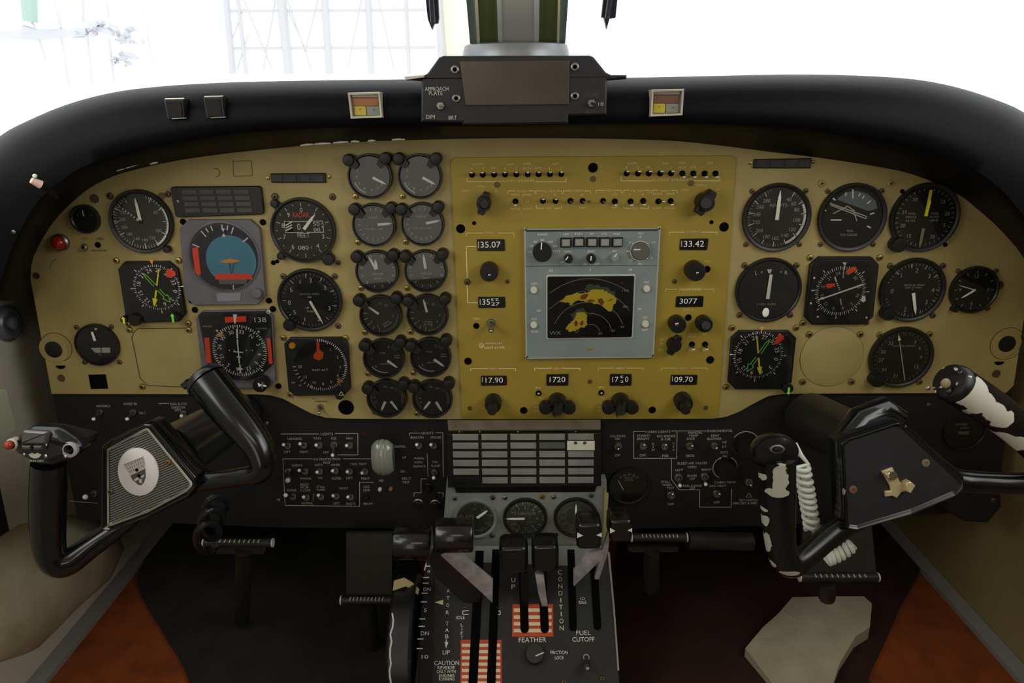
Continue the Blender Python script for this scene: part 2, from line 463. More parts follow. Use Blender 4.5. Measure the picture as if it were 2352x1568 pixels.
mb = MB(); mb.tube([hp(1036, -90), hp(1056, 175)], .14, M_CRM, 4); mb.build('hangar_column', w3)
mb = MB(); mb.tube([hp(1005, -90), hp(1022, 175)], .06, M_LAT, 4); mb.build('hangar_column', w3)
M_CLUT = mat('hangar_machine_grey', 'D2D2DA', .8, vary=.4, vscale=3, hex2='BEC0C6'); M_CLG = mat('hangar_post_green', 'A6C0B6', .8)
root = emptyw('helicopter', hp(200, 75)); tag(root, 'pale helicopter rotor head and mast seen through the left windscreen', 'helicopter')
def hq(px, py, dy=0.0): return at(px, py, 6.0 + dy) - root.location
mb = MB(); mb.tube([hq(-60, 82), hq(90, 80), hq(200, 72)], [.02, .045, .03], M_CLUT, 8); mb.build('rotor_blade', root)
mb = MB()
random.seed(3)
for (x, y, r) in ((215, 55, .10), (235, 68, .11), (205, 72, .07), (255, 62, .06), (270, 75, .08), (290, 88, .09), (285, 100, .06), (300, 70, .05), (310, 95, .05), (185, 78, .05), (278, 130, .06), (300, 128, .07), (295, 148, .05), (270, 142, .04)):
    for k_ in range(3):
        a_ = hq(x + random.uniform(-22, 22), y + random.uniform(-9, 9), random.uniform(-.1, .1)); b_ = hq(x + random.uniform(-22, 22), y + random.uniform(-9, 9), random.uniform(-.1, .1)); mb.tube([a_, (a_ + b_) / 2, b_], [r * .12, r * random.uniform(.2, .5), r * .12], M_CLUT, 6)
mb.build('rotor_hub', root)
for a in ((88, 85, 105, 140), (140, 85, 158, 195), (200, 85, 212, 195), (250, 90, 262, 190), (70, 45, 90, 82), (330, 20, 352, 150), (125, 0, 140, 65), (190, 0, 190, 50), (245, 0, 250, 40)):
    mb = MB(); mb.tube([hq(a[0], a[1]), hq(a[2], a[3])], .012, M_CLUT, 6); mb.build('stay_strut', root)
mb = MB(); mb.tube([hq(62, -60), hq(70, 50)], [.07, .06], M_CLG, 8); mb.tube([hq(45, 85), hq(60, 70), hq(85, 72)], [.02, .05, .02], M_CLUT, 8); mb.build('mast', root)

# ================================================================== glareshield
M_VIN = mat('black_vinyl', '0D0C10', .5, spec=.1, vary=.2, vscale=30, bump=.12, bscale=700)
OUT = [(-190, 700), (-190, 600), (-150, 480), (-85, 385), (0, 312), (60, 279), (150, 241), (250, 214), (350, 200), (500, 190), (700, 185), (930, 182), (1190, 181), (1460, 178), (1600, 175), (1800, 171), (1960, 173), (2100, 182), (2200, 201), (2290, 230), (2352, 258), (2440, 320), (2510, 420), (2545, 560), (2550, 700)]
MID = [(-10, 690), (15, 630), (40, 560), (90, 470), (140, 425), (190, 390), (260, 362), (340, 340), (430, 322), (550, 304), (730, 293), (930, 290), (1190, 288), (1460, 285), (1600, 284), (1760, 289), (1880, 300), (2000, 318), (2110, 343), (2200, 378), (2270, 420), (2330, 480), (2380, 560), (2410, 640), (2425, 720)]
INN = [(74, 690), (72, 610), (98, 548), (138, 492), (200, 436), (262, 404), (330, 385), (400, 370), (470, 359), (560, 348), (740, 331), (930, 322), (1190, 317), (1460, 320), (1600, 328), (1780, 350), (1880, 362), (2000, 380), (2095, 400), (2190, 440), (2245, 480), (2300, 530), (2350, 590), (2376, 650), (2380, 710)]
def bez3(a, b, t): return (a[0] + (b[0] - a[0]) * t, a[1] + (b[1] - a[1]) * t)
rows = []
O_, M_, I_ = spline(OUT, 3), spline(MID, 3), spline(INN, 3)
for o, m, i in zip(O_, M_, I_):
    pts = [at(*bez3(i, m, .0), -.001), at(*bez3(i, m, .1), -.012), at(*bez3(i, m, .55), -.065), at(*bez3(i, m, .92), -.104), at(*bez3(m, o, .04), -.112)]
    for t, Y in ((.25, -.114), (.5, -.112), (.7, -.105), (.82, -.096), (.90, -.085), (.96, -.070), (1.0, -.048)): pts.append(at(*bez3(m, o, t), Y))
    top = pts[-1]
    for dy, dz in ((.03, -.002), (.08, -.006), (.42, -.03)): pts.append(Vector((top.x, top.y + dy, top.z + dz)))
    rows.append(pts)
mb = MB(); nn = len(rows[0]); vs = [tuple(p) for r in rows for p in r]; fs = []
for a in range(len(rows) - 1):
    for b in range(nn - 1):
        fs.append((a * nn + b, a * nn + b + 1, (a + 1) * nn + b + 1, (a + 1) * nn + b))
mb.add(vs, fs, M_VIN)
shield = mb.build('glareshield', ang=60)
tag(shield, 'padded black vinyl glareshield arching over the tan instrument panel', 'glareshield')
def shieldY(px, py, tt): return -.112
# peeling edge of the shield: slivers of bare metal along its lower lip
M_SLIV = mat('bare_lip_metal', 'F4F0E4', .4, .1)
for run in (((268, 392), (285, 387)), ((289, 386), (317, 377)), ((345, 377), (362, 373)), ((690, 334), (720, 331)), ((722, 331), (760, 329)), ((765, 328), (800, 326)), ((806, 325), (825, 325)), ((845, 324), (862, 323)), ((2058, 361), (2066, 362)), ((900, 321), (930, 320))):
    a, b = [at(x, y, -.03) for x, y in run]
    mb = MB(); mb.tube([a, (a + b) / 2 + Vector((0, 0, .0004)), b], [.0008, .0013, .0007], M_SLIV, 6)
    mb.build('lip_edging', shield)

# ================================================================== the boards
def board(name, pl, pts, th, mt, label, cat, px, py, bev=.0006):
    fr = Fr(pl, px, py); mb = MB(); mb.prism([fr.l(*p) for p in pts], -th, 0, mt, bev)
    o = put(mb.build(name), fr); tag(o, label, cat); return o, fr
TANPTS = [(118, 905), (72, 655), (66, 606), (92, 543), (134, 487), (196, 430), (268, 394), (398, 363), (560, 341), (760, 324), (930, 315), (1190, 310), (1500, 315), (1640, 325), (1780, 343), (1900, 358), (2000, 373), (2100, 393), (2200, 433), (2296, 517), (2358, 588), (2380, 640), (2384, 690), (2352, 735), (2329, 885), (2312, 902),
          (1800, 905), (1765, 910), (1735, 925), (1700, 945), (1670, 957), (1640, 962), (1040, 963), (790, 962), (750, 960), (715, 950), (680, 932), (650, 916), (620, 908), (590, 906)]
panel, FP = board('instrument_panel', PAN, TANPTS, .003, M_TAN, 'large tan painted instrument panel filling the width below the glareshield', 'instrument panel', 1190, 640)
gold, FG = board('avionics_panel', GLD, rounded([(1035, 362), (1690, 358), (1648, 961), (1060, 962)], .001) if False else [(1048, 361), (1678, 357), (1688, 360), (1691, 370), (1650, 952), (1646, 960), (1638, 962), (1072, 963), (1063, 959), (1060, 950), (1035, 376), (1038, 365)], .0024, M_GOLD, 'gold painted avionics plate full of switches around the radar', 'avionics panel', 1360, 660)
subl, FSL = board('switch_panel', SUB, [(117, 890), (1040, 890), (1028, 1214), (640, 1212), (178, 1192)], .003, M_BLKM, 'black lower switch panel behind the left control yoke', 'switch panel', 640, 1060)
subr, FSR = board('switch_panel', SUB, [(1372, 890), (2328, 880), (2288, 1172), (1760, 1208), (1386, 1216)], .003, M_BLKM, 'black lower switch panel behind the right control yoke', 'switch panel', 1790, 1060)
cen, FC = board('centre_gauge_panel', CEN, [(1026, 1104), (1393, 1102), (1398, 1262), (1014, 1262)], .016, M_GREYP, 'grey metal plate holding three round gauges above the pedestal', 'gauge panel', 1206, 1180)

# blanked features of the tan panel
mb = MB(); f = FP
def px_hole(x, y, r, mt=M_HOLE, z=.0003, n=20): mb.disc(f.l(x, y), r * f.s, z, mt, n)
M_SEAM = mat('panel_seam', '4E4326', .8)
def seam(pts, w=1.6, closed=False):
    q = [f.l(*p) for p in pts]
    if closed: q.append(q[0])
    for a, b in zip(q, q[1:]): mb.line(a, b, w * f.s, .0003, M_SEAM)
seam([(535, 370), (578, 369), (580, 403), (537, 405)], 1.2, True)
seam([(428, 753), (318, 754), (308, 762), (303, 775), (322, 868), (340, 885), (440, 889)], 2)
q = f.l(130, 797)
mb.arc(q, 35 * f.s, 36.5 * f.s, 0, 360, .0003, M_SEAM, 40)
q = f.l(2313, 789); mb.arc(q, 39 * f.s, 40.5 * f.s, 0, 360, .0003, M_SEAM, 40)
q = f.l(496, 396); mb.arc(q, 8 * f.s, 9.5 * f.s, -20, 190, .0003, M_SEAM, 20)
mb.arc(f.l(142, 620), 26 * f.s, 27 * f.s, 270, 345, .0003, M_SEAM, 12)
mb.build('seam', panel)
panel_bits = []
def hole(x, y, r, mt=M_HOLE, par=panel, fr=None, name='screw_hole'):
    f_ = fr or FP; m = MB(); c = f_.l(x, y); r *= f_.s
    m.lathe([(r * 1.12, .0001), (r * 1.1, .0007), (r, .0007), (r * .97, .0003)], mt, c, 20); m.disc(c, r * .97, .00035, mt, 20)
    return m.build(name, par)
for x, y, r in ((84, 633, 7), (141, 868, 8), (253, 450, 7), (372, 450, 7), (225, 562, 6), (632, 452, 8), (764, 452, 7), (628, 603, 5), (637, 600, 4), (2295, 655, 9), (2288, 858, 9), (217, 456, 9)):
    hole(x, y, r, M_DSCR if r > 6 else M_HOLE)
m = MB(); m.poly([FP.l(*p) for p in ((203, 860), (243, 859), (249, 892), (209, 893))], .0004, M_HOLE); m.build('square_cutout', panel)
m = MB(); m.lathe([(19 * FP.s, .0001), (19 * FP.s, .0008), (17.5 * FP.s, .0008), (17 * FP.s, .0003)], M_HOLE, FP.l(795, 935), 32, cap1=True); m.build('round_cutout', panel)
for x, y in ((139, 839), (2295, 830)):
    m = MB(); c = FP.l(x, y); m.add([(c[0] + 12 * FP.s * math.cos(t), c[1] + 9 * FP.s * math.sin(t), .0004) for t in [PI + PI * i / 12 for i in range(13)]], [tuple(range(13))], M_HOLE); m.build('lamp_cutout', panel)
# lettering printed on the tan panel
m = MB()
for s_, x, y, h, w in (('CABIN', 230, 548, 5, 18), ('OXY', 196, 548, 4, 14), ('AIR HEATER', 228, 575, 4.5, 34), ('STATIC', 190, 576, 4.5, 22), ('PARKING', 738, 921, 4.5, 32), ('ALT', 722, 915, 4, 12)):
    m.text(s_, FP.l(x, y), h * FP.s, .0004, M_DARKT, w * FP.s)
m.build('lettering', panel)
# nose deck under the windscreen, closing the footwell off from the daylight above
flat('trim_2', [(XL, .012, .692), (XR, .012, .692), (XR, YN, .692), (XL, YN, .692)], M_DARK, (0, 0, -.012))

# ================================================================== instruments
def screwmb(c, r, mt=M_BRS, z=0.0, slot=True, cross=True):
    m = MB(); m.lathe([(r, z + .0001), (r, z + r * .25), (r * .8, z + r * .55), (r * .35, z + r * .68)], mt, c, 16)
    a = random.uniform(0, PI)
    if slot:
        for k in ((0, PI / 2) if cross else (0,)):
            d = (math.cos(a + k) * r * .5, math.sin(a + k) * r * .5)
            m.line((c[0] - d[0], c[1] - d[1]), (c[0] + d[0], c[1] + d[1]), r * .22, z + r * .69, M_HOLE)
    return m
class Dial:
    """a round gauge: root empty, bezel, dial face with its printing, needles, cover glass, screws, knob"""
    def __init__(s, name, label, px, py, r, pl=PAN, cat='gauge', group=None, face=None, rim=None, wide=.13, proud=.006, glass=True, lift=0.0):
        s.fr = Fr(pl, px, py, lift); s.r = r * s.fr.s; s.root = tag(empty(name, s.fr), label, cat, group)
        s.px, s.py, s.rp = px, py, r
        rr = s.r; p = proud; s.in_ = rr * (1 - wide); s.zf = .0028
        m = MB(); m.lathe([(rr, .0001), (rr, p * .75), (rr * .985, p), (rr * (1 - wide * .55), p), (s.in_, p * .72), (s.in_, s.zf)], rim or M_RIM, n=56, cap1=False)
        m.build('bezel', s.root)
        s.fm = MB(); s.fm.disc((0, 0), s.in_, s.zf, face or M_FACE, 56); s.zm = s.zf + .0003; s.zn = s.zf + .0012
        s.glass = glass; s.p = p
    def P(s, px, py, z=0.0): return s.fr.l(px, py, z)
    def ticks(s, a0, a1, n, l0=.74, l1=.85, w=.014, mt=None, skip=0):
        for i in range(n):
            if skip and i % skip == 0: continue
            d = ck(a0 + (a1 - a0) * i / max(1, n - 1)); R_ = s.r
            s.fm.line((d[0] * l0 * R_, d[1] * l0 * R_), (d[0] * l1 * R_, d[1] * l1 * R_), w * R_, s.zm, mt or M_WHT)
    def nums(s, items, rad=.62, h=.13, mt=None, turn=False, z=None):
        for a, t in items:
            d = ck(a); s.fm.text(t, (d[0] * rad * s.r, d[1] * rad * s.r), h * s.r, s.zm if z is None else z, mt or M_WHT, rot=-R(a) if turn else 0)
    def text(s, t, x, y, h, w=None, mt=None, rot=0): s.fm.text(t, (x * s.r, y * s.r), h * s.r, s.zm, mt or M_WHT, w * s.r if w else None, rot)
    def arc(s, r0, r1, a0, a1, mt=None): s.fm.arc((0, 0), r0 * s.r, r1 * s.r, a0, a1, s.zm, mt or M_WHT)
    def needle(s, a, l0, l1, w, mt=None, pivot=(0, 0), tip=.25, name='needle'):
        m = MB(); d = ck(a); n = (d[1], -d[0]); q = s.r; c = (pivot[0] * q, pivot[1] * q)
        pt = lambda t, u: (c[0] + d[0] * t * q + n[0] * u * q, c[1] + d[1] * t * q + n[1] * u * q)
        k = l0 + (l1 - l0) * (1 - tip)
        m.prism([pt(l0, -w / 2), pt(l0, w / 2), pt(k, w * .42), pt(l1, w * .08), pt(l1, -w * .08), pt(k, -w * .42)], s.zn, s.zn + .0006, mt or M_NDL)
        s.zn += .0002
        return m.build(name, s.root)
    def hub(s, r=.05, mt=None):
        m = MB(); m.lathe([(r * s.r, s.zm), (r * s.r, s.zn + .0005), (r * s.r * .7, s.zn + .0009)], mt or M_BLK, n=16); m.build('hub', s.root)
    def screws(s, pts, r=6, mt=None, name='screw', slot=True):
        for x, y in pts: screwmb(s.P(x, y), r * s.fr.s, mt or M_DSCR, slot=slot).build(name, s.root)
    def knob(s, x, y, r, h=.012, mt=None, arm=True, name='adjust_knob'):
        c = s.P(x, y); q = r * s.fr.s; m = MB()
        if arm:
            L = math.hypot(*c); d = (c[0] / L, c[1] / L); n = (-d[1], d[0]); t0 = s.r * .9
            m.prism([(d[0] * t0 + n[0] * q * 1.15, d[1] * t0 + n[1] * q * 1.15), (c[0] + n[0] * q * .95, c[1] + n[1] * q * .95), (c[0] + d[0] * q * .95, c[1] + d[1] * q * .95), (c[0] - n[0] * q * .95, c[1] - n[1] * q * .95), (d[0] * t0 - n[0] * q * 1.15, d[1] * t0 - n[1] * q * 1.15)], .0002, s.p * .8, mt or M_RIM, .0006)
        m.lathe([(q, .0002), (q, h * .8), (q * .9, h), (q * .5, h * 1.02)], mt or M_BLK, c, 24, lambda a: 1 + .03 * math.sin(a * 14))
        return m.build(name, s.root)
    def lights(s, pts, r=13):
        for x, y in pts:
            c = s.P(x, y); q = r * s.fr.s; m = MB(); L = math.hypot(*c); d = (-c[0] / L, -c[1] / L); n = (-d[1], d[0])
            m.lathe([(q, .0001), (q, .0125), (q * .85, .0145), (q * .4, .015)], M_BLK, c, 22)
            m.prism([(c[0] + n[0] * q, c[1] + n[1] * q), (c[0] - n[0] * q, c[1] - n[1] * q), (c[0] + d[0] * q * 1.8 - n[0] * q * .5, c[1] + d[1] * q * 1.8 - n[1] * q * .5), (c[0] + d[0] * q * 1.8 + n[0] * q * .5, c[1] + d[1] * q * 1.8 + n[1] * q * .5)], .0075, .0125, M_BLK)
            m.build('post_light', s.root)
    def done(s, glassmt=None):
        s.fm.build('dial_face', s.root)
        if s.glass:
            m = MB(); m.disc((0, 0), s.in_ * 1.0, s.p * .78, glassmt or M_GLASS, 48); m.build('cover_glass', s.root)
        return s.root

# ---------------------------------------------------------------- left flight group
d = Dial('dimmer_gauge', 'small round black gauge with white pointer at the panel\'s upper left corner', 199, 502, 33, wide=.22)
d.ticks(-60, 60, 3, .5, .6, .04, M_DIM); d.needle(-3, .2, .62, .08); d.done()

fr = Fr(PAN, 141, 556); root = tag(empty('warning_lamp', fr), 'red warning lamp in a metal ring on the tan panel\'s left edge', 'lamp')
m = MB(); q = fr.s; m.lathe([(20 * q, .0001), (20 * q, .004), (17 * q, .006), (15 * q, .005)], M_STL, n=28, cap1=False); m.build('ring', root)
m = MB(); m.lathe([(15 * q, .002), (15 * q, .008), (12 * q, .011), (6 * q, .0125)], mat('red_lens', 'A51C0C', .25, coat=.5), n=28); m.build('lens', root)
fr = Fr(PAN, 195, 567); tag(put(screwmb((0, 0), 8 * fr.s, M_STL).build('test_button', ), fr), 'small bright metal button right of the red warning lamp', 'button')

d = Dial('airspeed_indicator', 'round airspeed indicator with white pointer up, left of the annunciator block', 327, 508, 73, face=M_FACEG, cat='airspeed indicator')
d.ticks(20, 330, 50, .76, .86, .012); d.ticks(30, 330, 11, .68, .86, .02); d.nums([(178, '140'), (203, '160'), (228, '180'), (253, '200'), (278, '220'), (152, '120'), (120, '100'), (60, '60'), (300, '250')], .58, .1, M_DIM)
d.arc(.80, .87, 62, 152); d.arc(.86, .93, 285, 305)
d.needle(-4, .02, .74, .1); o = d.needle(-50, .02, .78, .07, M_DIM, name='striped_needle')
m = MB()
for i in range(6):
    t = .15 + i * .1; a = ck(-50); m.line((a[0] * t * d.r, a[1] * t * d.r), (a[0] * (t + .05) * d.r, a[1] * (t + .05) * d.r), .07 * d.r, d.zn + .001, M_BLK)
m.build('stripe', o)
d.hub(.06); d.screws([(253, 449), (386, 446)], 7); d.knob(388, 571, 8, .008, arm=False); d.done()

def quadplate(name, label, cat, corners, px, py, ch, case, proud=.006, lip=.0, pl=PAN, group=None, bev=.0008):
    fr = Fr(pl, px, py); root = tag(empty(name, fr), label, cat, group)
    pts = chamfer([fr.l(*c) for c in corners], ch * fr.s); m = MB(); m.prism(pts, .0001, proud, case, bev); m.build('case', root)
    return fr, root, pts

# annunciator block, 16 legend tiles
fr = Fr(PAN, 502, 461); root = tag(empty('annunciator_block', fr), 'black annunciator block of sixteen grey legend tiles above the blue attitude indicator', 'annunciator')
m = MB(); m.prism(rounded([fr.l(*c) for c in ((394, 428), (602, 426), (609, 491), (407, 498))], 8 * fr.s), .0001, .005, M_BLK, .001); m.build('housing', root)
for r_ in range(4):
    for c_ in range(4):
        x0 = 417 + r_ * 2.8 + c_ * 39.8; y0 = 436 + r_ * 14 - c_ * .2
        m = MB(); m.prism([fr.l(x0, y0, .005), fr.l(x0 + 35, y0 - .3, .005), fr.l(x0 + 35.5, y0 + 9.6, .005), fr.l(x0 + 1.2, y0 + 10, .005)], .005, .0058, M_TILED, .0002); m.build('legend_tile', root)
screwmb(fr.l(409, 463, .005), 4 * fr.s, M_STL, .005).build('screw', root)

# four-cell light strips
def lightstrip(label, pts, ncell, screws, group):
    cx = sum(p[0] for p in pts) / 4; cy = sum(p[1] for p in pts) / 4
    fr = Fr(PAN, cx, cy); root = tag(empty('light_strip', fr), label, 'light strip')
    q = [Vector(fr.l(*p)) for p in pts]
    m = MB(); m.prism([tuple(v) for v in q], .0001, .0035, M_BLK, .0008); m.build('housing', root)
    for i in range(ncell):
        a, b = (i + .07) / ncell, (i + .93) / ncell
        cell = [q[0].lerp(q[1], a), q[0].lerp(q[1], b), q[3].lerp(q[2], b), q[3].lerp(q[2], a)]; c = sum(cell, Vector((0, 0))) / 4
        m = MB(); m.prism([tuple(c + (v - c) * .82) for v in cell], .0035, .0042, mat('smoked_lens', '2A2422' if i != 2 else '1B1718', .3), .0002); m.build('lens', root)
    for x, y in screws: screwmb(fr.l(x, y), 4.5 * fr.s, M_BRS).build('screw', root)
lightstrip('black strip of four smoked lenses above the drum altimeter', ((623, 398), (748, 397), (750, 419), (625, 419)), 4, ((616, 409), (757, 406)), None)
lightstrip('black strip of four smoked lenses at the top of the right panel', ((1731, 365), (1862, 363), (1860, 386), (1729, 386)), 4, ((1722, 374), (1868, 372)), None)

# drum altimeter
d = Dial('altimeter', 'round altimeter with striped drum window reading FEET, right of the attitude indicator', 698, 528, 75, face=M_FACEG, cat='altimeter', wide=.1)
d.ticks(0, 324, 10, .72, .84, .018); d.ticks(18, 342, 10, .78, .83, .016)
d.nums([(0, '0'), (40, '1'), (76, '2'), (108, '3'), (140, '4'), (216, '6'), (252, '7'), (284, '8'), (320, '9')], .62, .14)
d.text('FEET', 0, -.15, .14, .38); d.text('080', -.05, -.53, .13, .33); d.text('1', .2, -.53, .1); d.text('RADAR', -.02, .47, .16, .5, M_ORG)
for a, b in (((-.55, .28), (.62, .28)), ((.62, .28), (.62, -.06)), ((.62, -.06), (.1, -.06)), ((0, -.06), (-.55, -.06)), ((-.55, -.06), (-.55, .28))): d.fm.line((a[0] * d.r, a[1] * d.r), (b[0] * d.r, b[1] * d.r), .018 * d.r, d.zm, M_WHT)
m = MB(); m.poly([(x * d.r, y * d.r) for x, y in ((-.53, -.04), (-.3, -.04), (-.3, .26), (-.53, .26))], d.zm + .0001, M_HOLE)
for i in range(3): m.line(((-.52) * d.r, (.0 + i * .08) * d.r), ((-.32) * d.r, (.1 + i * .08) * d.r), .04 * d.r, d.zm + .0002, M_WHT)
m.text('0', (-.12 * d.r, .11 * d.r), .2 * d.r, d.zm + .0002, M_WHT, .1 * d.r); m.text('50', (.42 * d.r, .19 * d.r), .12 * d.r, d.zm + .0002, M_WHT, .2 * d.r); m.text('00', (.42 * d.r, .02 * d.r), .11 * d.r, d.zm + .0002, M_WHT, .2 * d.r)
m.build('drum_counter', d.root)
d.needle(40, .05, .62, .1); d.screws([(632, 451), (764, 452)], 7); d.knob(633, 466, 9, .008); d.knob(648, 586, 9, .008); d.knob(757, 593, 14, .011); d.screws([(777, 603)], 6); d.done()

# attitude indicator in grey case
fr, root, pts = quadplate('attitude_indicator', 'grey-cased attitude indicator with blue ball and orange aircraft bar', 'attitude indicator', ((416, 503), (598, 502), (615, 696), (430, 698)), 515, 592, 20, M_CASE)
q = fr.s; z = .006
def clip_low(c, r, cut):
    """circle with slanting cut lower corners"""
    out = []
    for i in range(48):
        a = 2 * PI * i / 48; x, y = math.cos(a) * r, math.sin(a) * r
        out.append((c[0] + x, c[1] + y))
    return out
cc = fr.l(515, 590, z)
m = MB(); m.lathe([(82 * q, z), (82 * q, z + .001), (79 * q, z + .0015), (76 * q, z + .0002)], M_CASE, cc, 56, cap1=False); m.disc(cc, 77 * q, z + .0002, mat('horizon_mask_violet', '24222E', .6), 56); m.build('dial_face', root)
m = MB(); bc = fr.l(531, 598, z)
pts2 = []
for i in range(40):
    a = 2 * PI * i / 40; pts2.append((bc[0] + 57 * q * math.cos(a), bc[1] + max(-40 * q, 58 * q * math.sin(a))))
m.poly(pts2, z + .0004, M_SKY); m.build('horizon_ball', root)
m = MB(); bot = [fr.l(*p, z) for p in ((495, 628), (576, 628), (581, 641), (495, 641))]
m.poly(bot, z + .0007, M_RED); m.build('flag', root)
m = MB(); m.poly([fr.l(*p, z) for p in ((502, 641), (568, 641), (566, 652), (505, 652))], z + .0007, mat('grey_window', '706C72', .5)); m.build('scale_plate', root)
m = MB(); m.poly([fr.l(*p, z) for p in ((442, 570), (455, 566), (462, 630), (450, 632))], z + .0008, M_RED); m.build('flag', root)
m = MB()
for a in (-60, -30, -20, -10, 10, 20, 30, 60):
    dd = ck(a - 6); l0 = 58 if abs(a) > 25 else 63; m.line((cc[0] + dd[0] * l0 * q, cc[1] + dd[1] * l0 * q), (cc[0] + dd[0] * 74 * q, cc[1] + dd[1] * 74 * q), 2.6 * q, z + .0006, M_WHT)
m.poly([fr.l(*p, z) for p in ((508, 524), (517, 524), (513, 532))], z + .0006, M_WHT); m.poly([fr.l(*p, z) for p in ((514, 535), (519, 543), (510, 543))], z + .0006, M_WHT)
m.line(fr.l(536, 654, z), fr.l(537, 666, z), 2.5 * q, z + .0006, M_WHT); m.build('bank_scale', root)
m = MB(); m.prism([fr.l(*p, z) for p in ((503, 600), (520, 595), (530, 593), (557, 598), (535, 603), (520, 603))], z + .001, z + .002, M_AMB)
m.line(fr.l(527, 604, z), fr.l(531, 627, z), 1 * q, z + .001, M_BLK); m.line(fr.l(538, 604, z), fr.l(533, 627, z), 1 * q, z + .001, M_BLK); m.build('aircraft_bar', root)
m = MB(); m.prism([fr.l(*p, z) for p in ((497, 673), (554, 672), (553, 690), (499, 692))], z, z + .0008, mat('grey_button_plate', '84828A', .5), .0002); m.build('nameplate', root)
m = MB(); c = fr.l(592, 672, z); m.lathe([(12 * q, z), (12 * q, z + .005), (10 * q, z + .006)], M_CASE, c, 24); m.build('cage_knob', root)
for x, y in ((421, 509), (604, 510), (440, 690), (618, 690)): screwmb(fr.l(x, y), 7 * q, M_HOLE, slot=False).build('screw', root)
m = MB(); m.disc(cc, 77 * q, z + .0035, M_GLASS2, 48); m.build('cover_glass', root)

# radio magnetic indicator builder (two of them)
def arrow_single(fr, c, a, L, q, mt, z, name, root):
    m = MB(); d_ = ck(a); n = (d_[1], -d_[0]); pt = lambda t, u: (c[0] + d_[0] * t + n[0] * u, c[1] + d_[1] * t + n[1] * u)
    m.line(pt(-L, 0), pt(-5 * q, 0), 3.4 * q, z, mt); m.line(pt(6 * q, 0), pt(L * .62, 0), 4.0 * q, z, mt)
    m.prism([pt(L * .6, -6 * q), pt(L, -1.2 * q), pt(L, 1.2 * q), pt(L * .6, 6 * q)], z, z + .0004, mt); return m.build(name, root)
def arrow_double(fr, c, a, L, q, mt, z, name, root):
    m = MB(); d_ = ck(a); n = (d_[1], -d_[0]); pt = lambda t, u: (c[0] + d_[0] * t + n[0] * u, c[1] + d_[1] * t + n[1] * u)
    w = 2.0 * q
    for u in (-3 * q, 3 * q): m.line(pt(-L * .7, u), pt(-6 * q, u), w, z, mt); m.line(pt(6 * q, u), pt(L * .6, u), w, z, mt)
    m.line(pt(-L * .7, -3 * q), pt(-L, 0), w, z, mt); m.line(pt(-L * .7, 3 * q), pt(-L, 0), w, z, mt)
    for sgn in (-1, 1): m.line(pt(L * .6, 3 * q * sgn), pt(L * .62, 8 * q * sgn), w, z, mt); m.line(pt(L * .62, 8 * q * sgn), pt(L, 0), w, z, mt)
    return m.build(name, root)
def rmi(label, corners, cx, cy, cr, head, a1, a2, flag, a2dbl, knobs, screws, topang):
    fr, root, pts = quadplate('radio_magnetic_indicator', label, 'radio compass', corners, cx, cy, 17, M_BLK)
    q = fr.s; z = .006; c = (0, 0)
    m = MB(); c = fr.l(cx, cy, z)
    m.poly(inset(pts, 6 * q), z + .0002, M_FACE)
    for i in range(72):
        a = topang + i * 5; d_ = ck(a); l1 = cr * (1.0 if i % 2 == 0 else .96)
        m.line((c[0] + d_[0] * cr * .9 * q, c[1] + d_[1] * cr * .9 * q), (c[0] + d_[0] * l1 * q, c[1] + d_[1] * l1 * q), 1.5 * q, z + .0005, M_WHT if i % 2 == 0 else M_DIM)
    for i in range(8):
        d_ = ck(topang + i * 45); m.line((c[0] + d_[0] * cr * 1.02 * q, c[1] + d_[1] * cr * 1.02 * q), (c[0] + d_[0] * cr * 1.13 * q, c[1] + d_[1] * cr * 1.13 * q), 2.2 * q, z + .0005, M_WHT)
    for k in range(12):
        t = str(k * 3); a = topang + (k * 30 - head); d_ = ck(a); m.text(t, (c[0] + d_[0] * cr * .76 * q, c[1] + d_[1] * cr * .76 * q), 10 * q, z + .0005, M_WHT, rot=-R(a))
    m.build('compass_card', root)
    m = MB(); d_ = ck(topang); t = (c[0] + d_[0] * cr * 1.1 * q, c[1] + d_[1] * cr * 1.1 * q); m.poly([(t[0] - 5 * q, t[1] + 5 * q), (t[0] + 5 * q, t[1] + 5 * q), (t[0], t[1] - 6 * q)], z + .0007, M_AMB); m.build('lubber_mark', root)
    m = MB(); m.prism([fr.l(*p, z) for p in flag], z + .0008, z + .0012, M_RED); m.build('flag', root)
    arrow_double(fr, c, a2, cr * .8 * q, q, M_GRN, z + .0012, 'double_needle', root)
    arrow_single(fr, c, a1, cr * .82 * q, q, M_YEL, z + .0018, 'single_needle', root)
    for x, y, r, col in knobs:
        k = fr.l(x, y); m = MB(); m.lathe([(r * q, .0001), (r * q, .013), (r * q * .85, .015)], M_BLK, k, 24, lambda a: 1 + .03 * math.sin(a * 12))
        if col is not None:
            z2 = .0153; m.line((k[0], k[1] - r * .9 * q), (k[0], k[1] + r * .4 * q), 5 * q, z2, col); m.poly([(k[0] - 5 * q, k[1] + r * .3 * q), (k[0] + 5 * q, k[1] + r * .3 * q), (k[0], k[1] + r * .95 * q)] if col is not M_GRN or y < 800 else [(k[0] - 5 * q, k[1] - r * .6 * q), (k[0] + 5 * q, k[1] - r * .6 * q), (k[0], k[1] - r * 1.1 * q)], z2 + .0002, col)
        m.build('selector_knob', root)
    for x, y in screws: screwmb(fr.l(x, y), 7.5 * q, M_BRS).build('screw', root)
    m = MB(); m.poly(inset(pts, 6 * q), z + .003, M_GLASS2); m.build('cover_glass', root)
    return fr, root
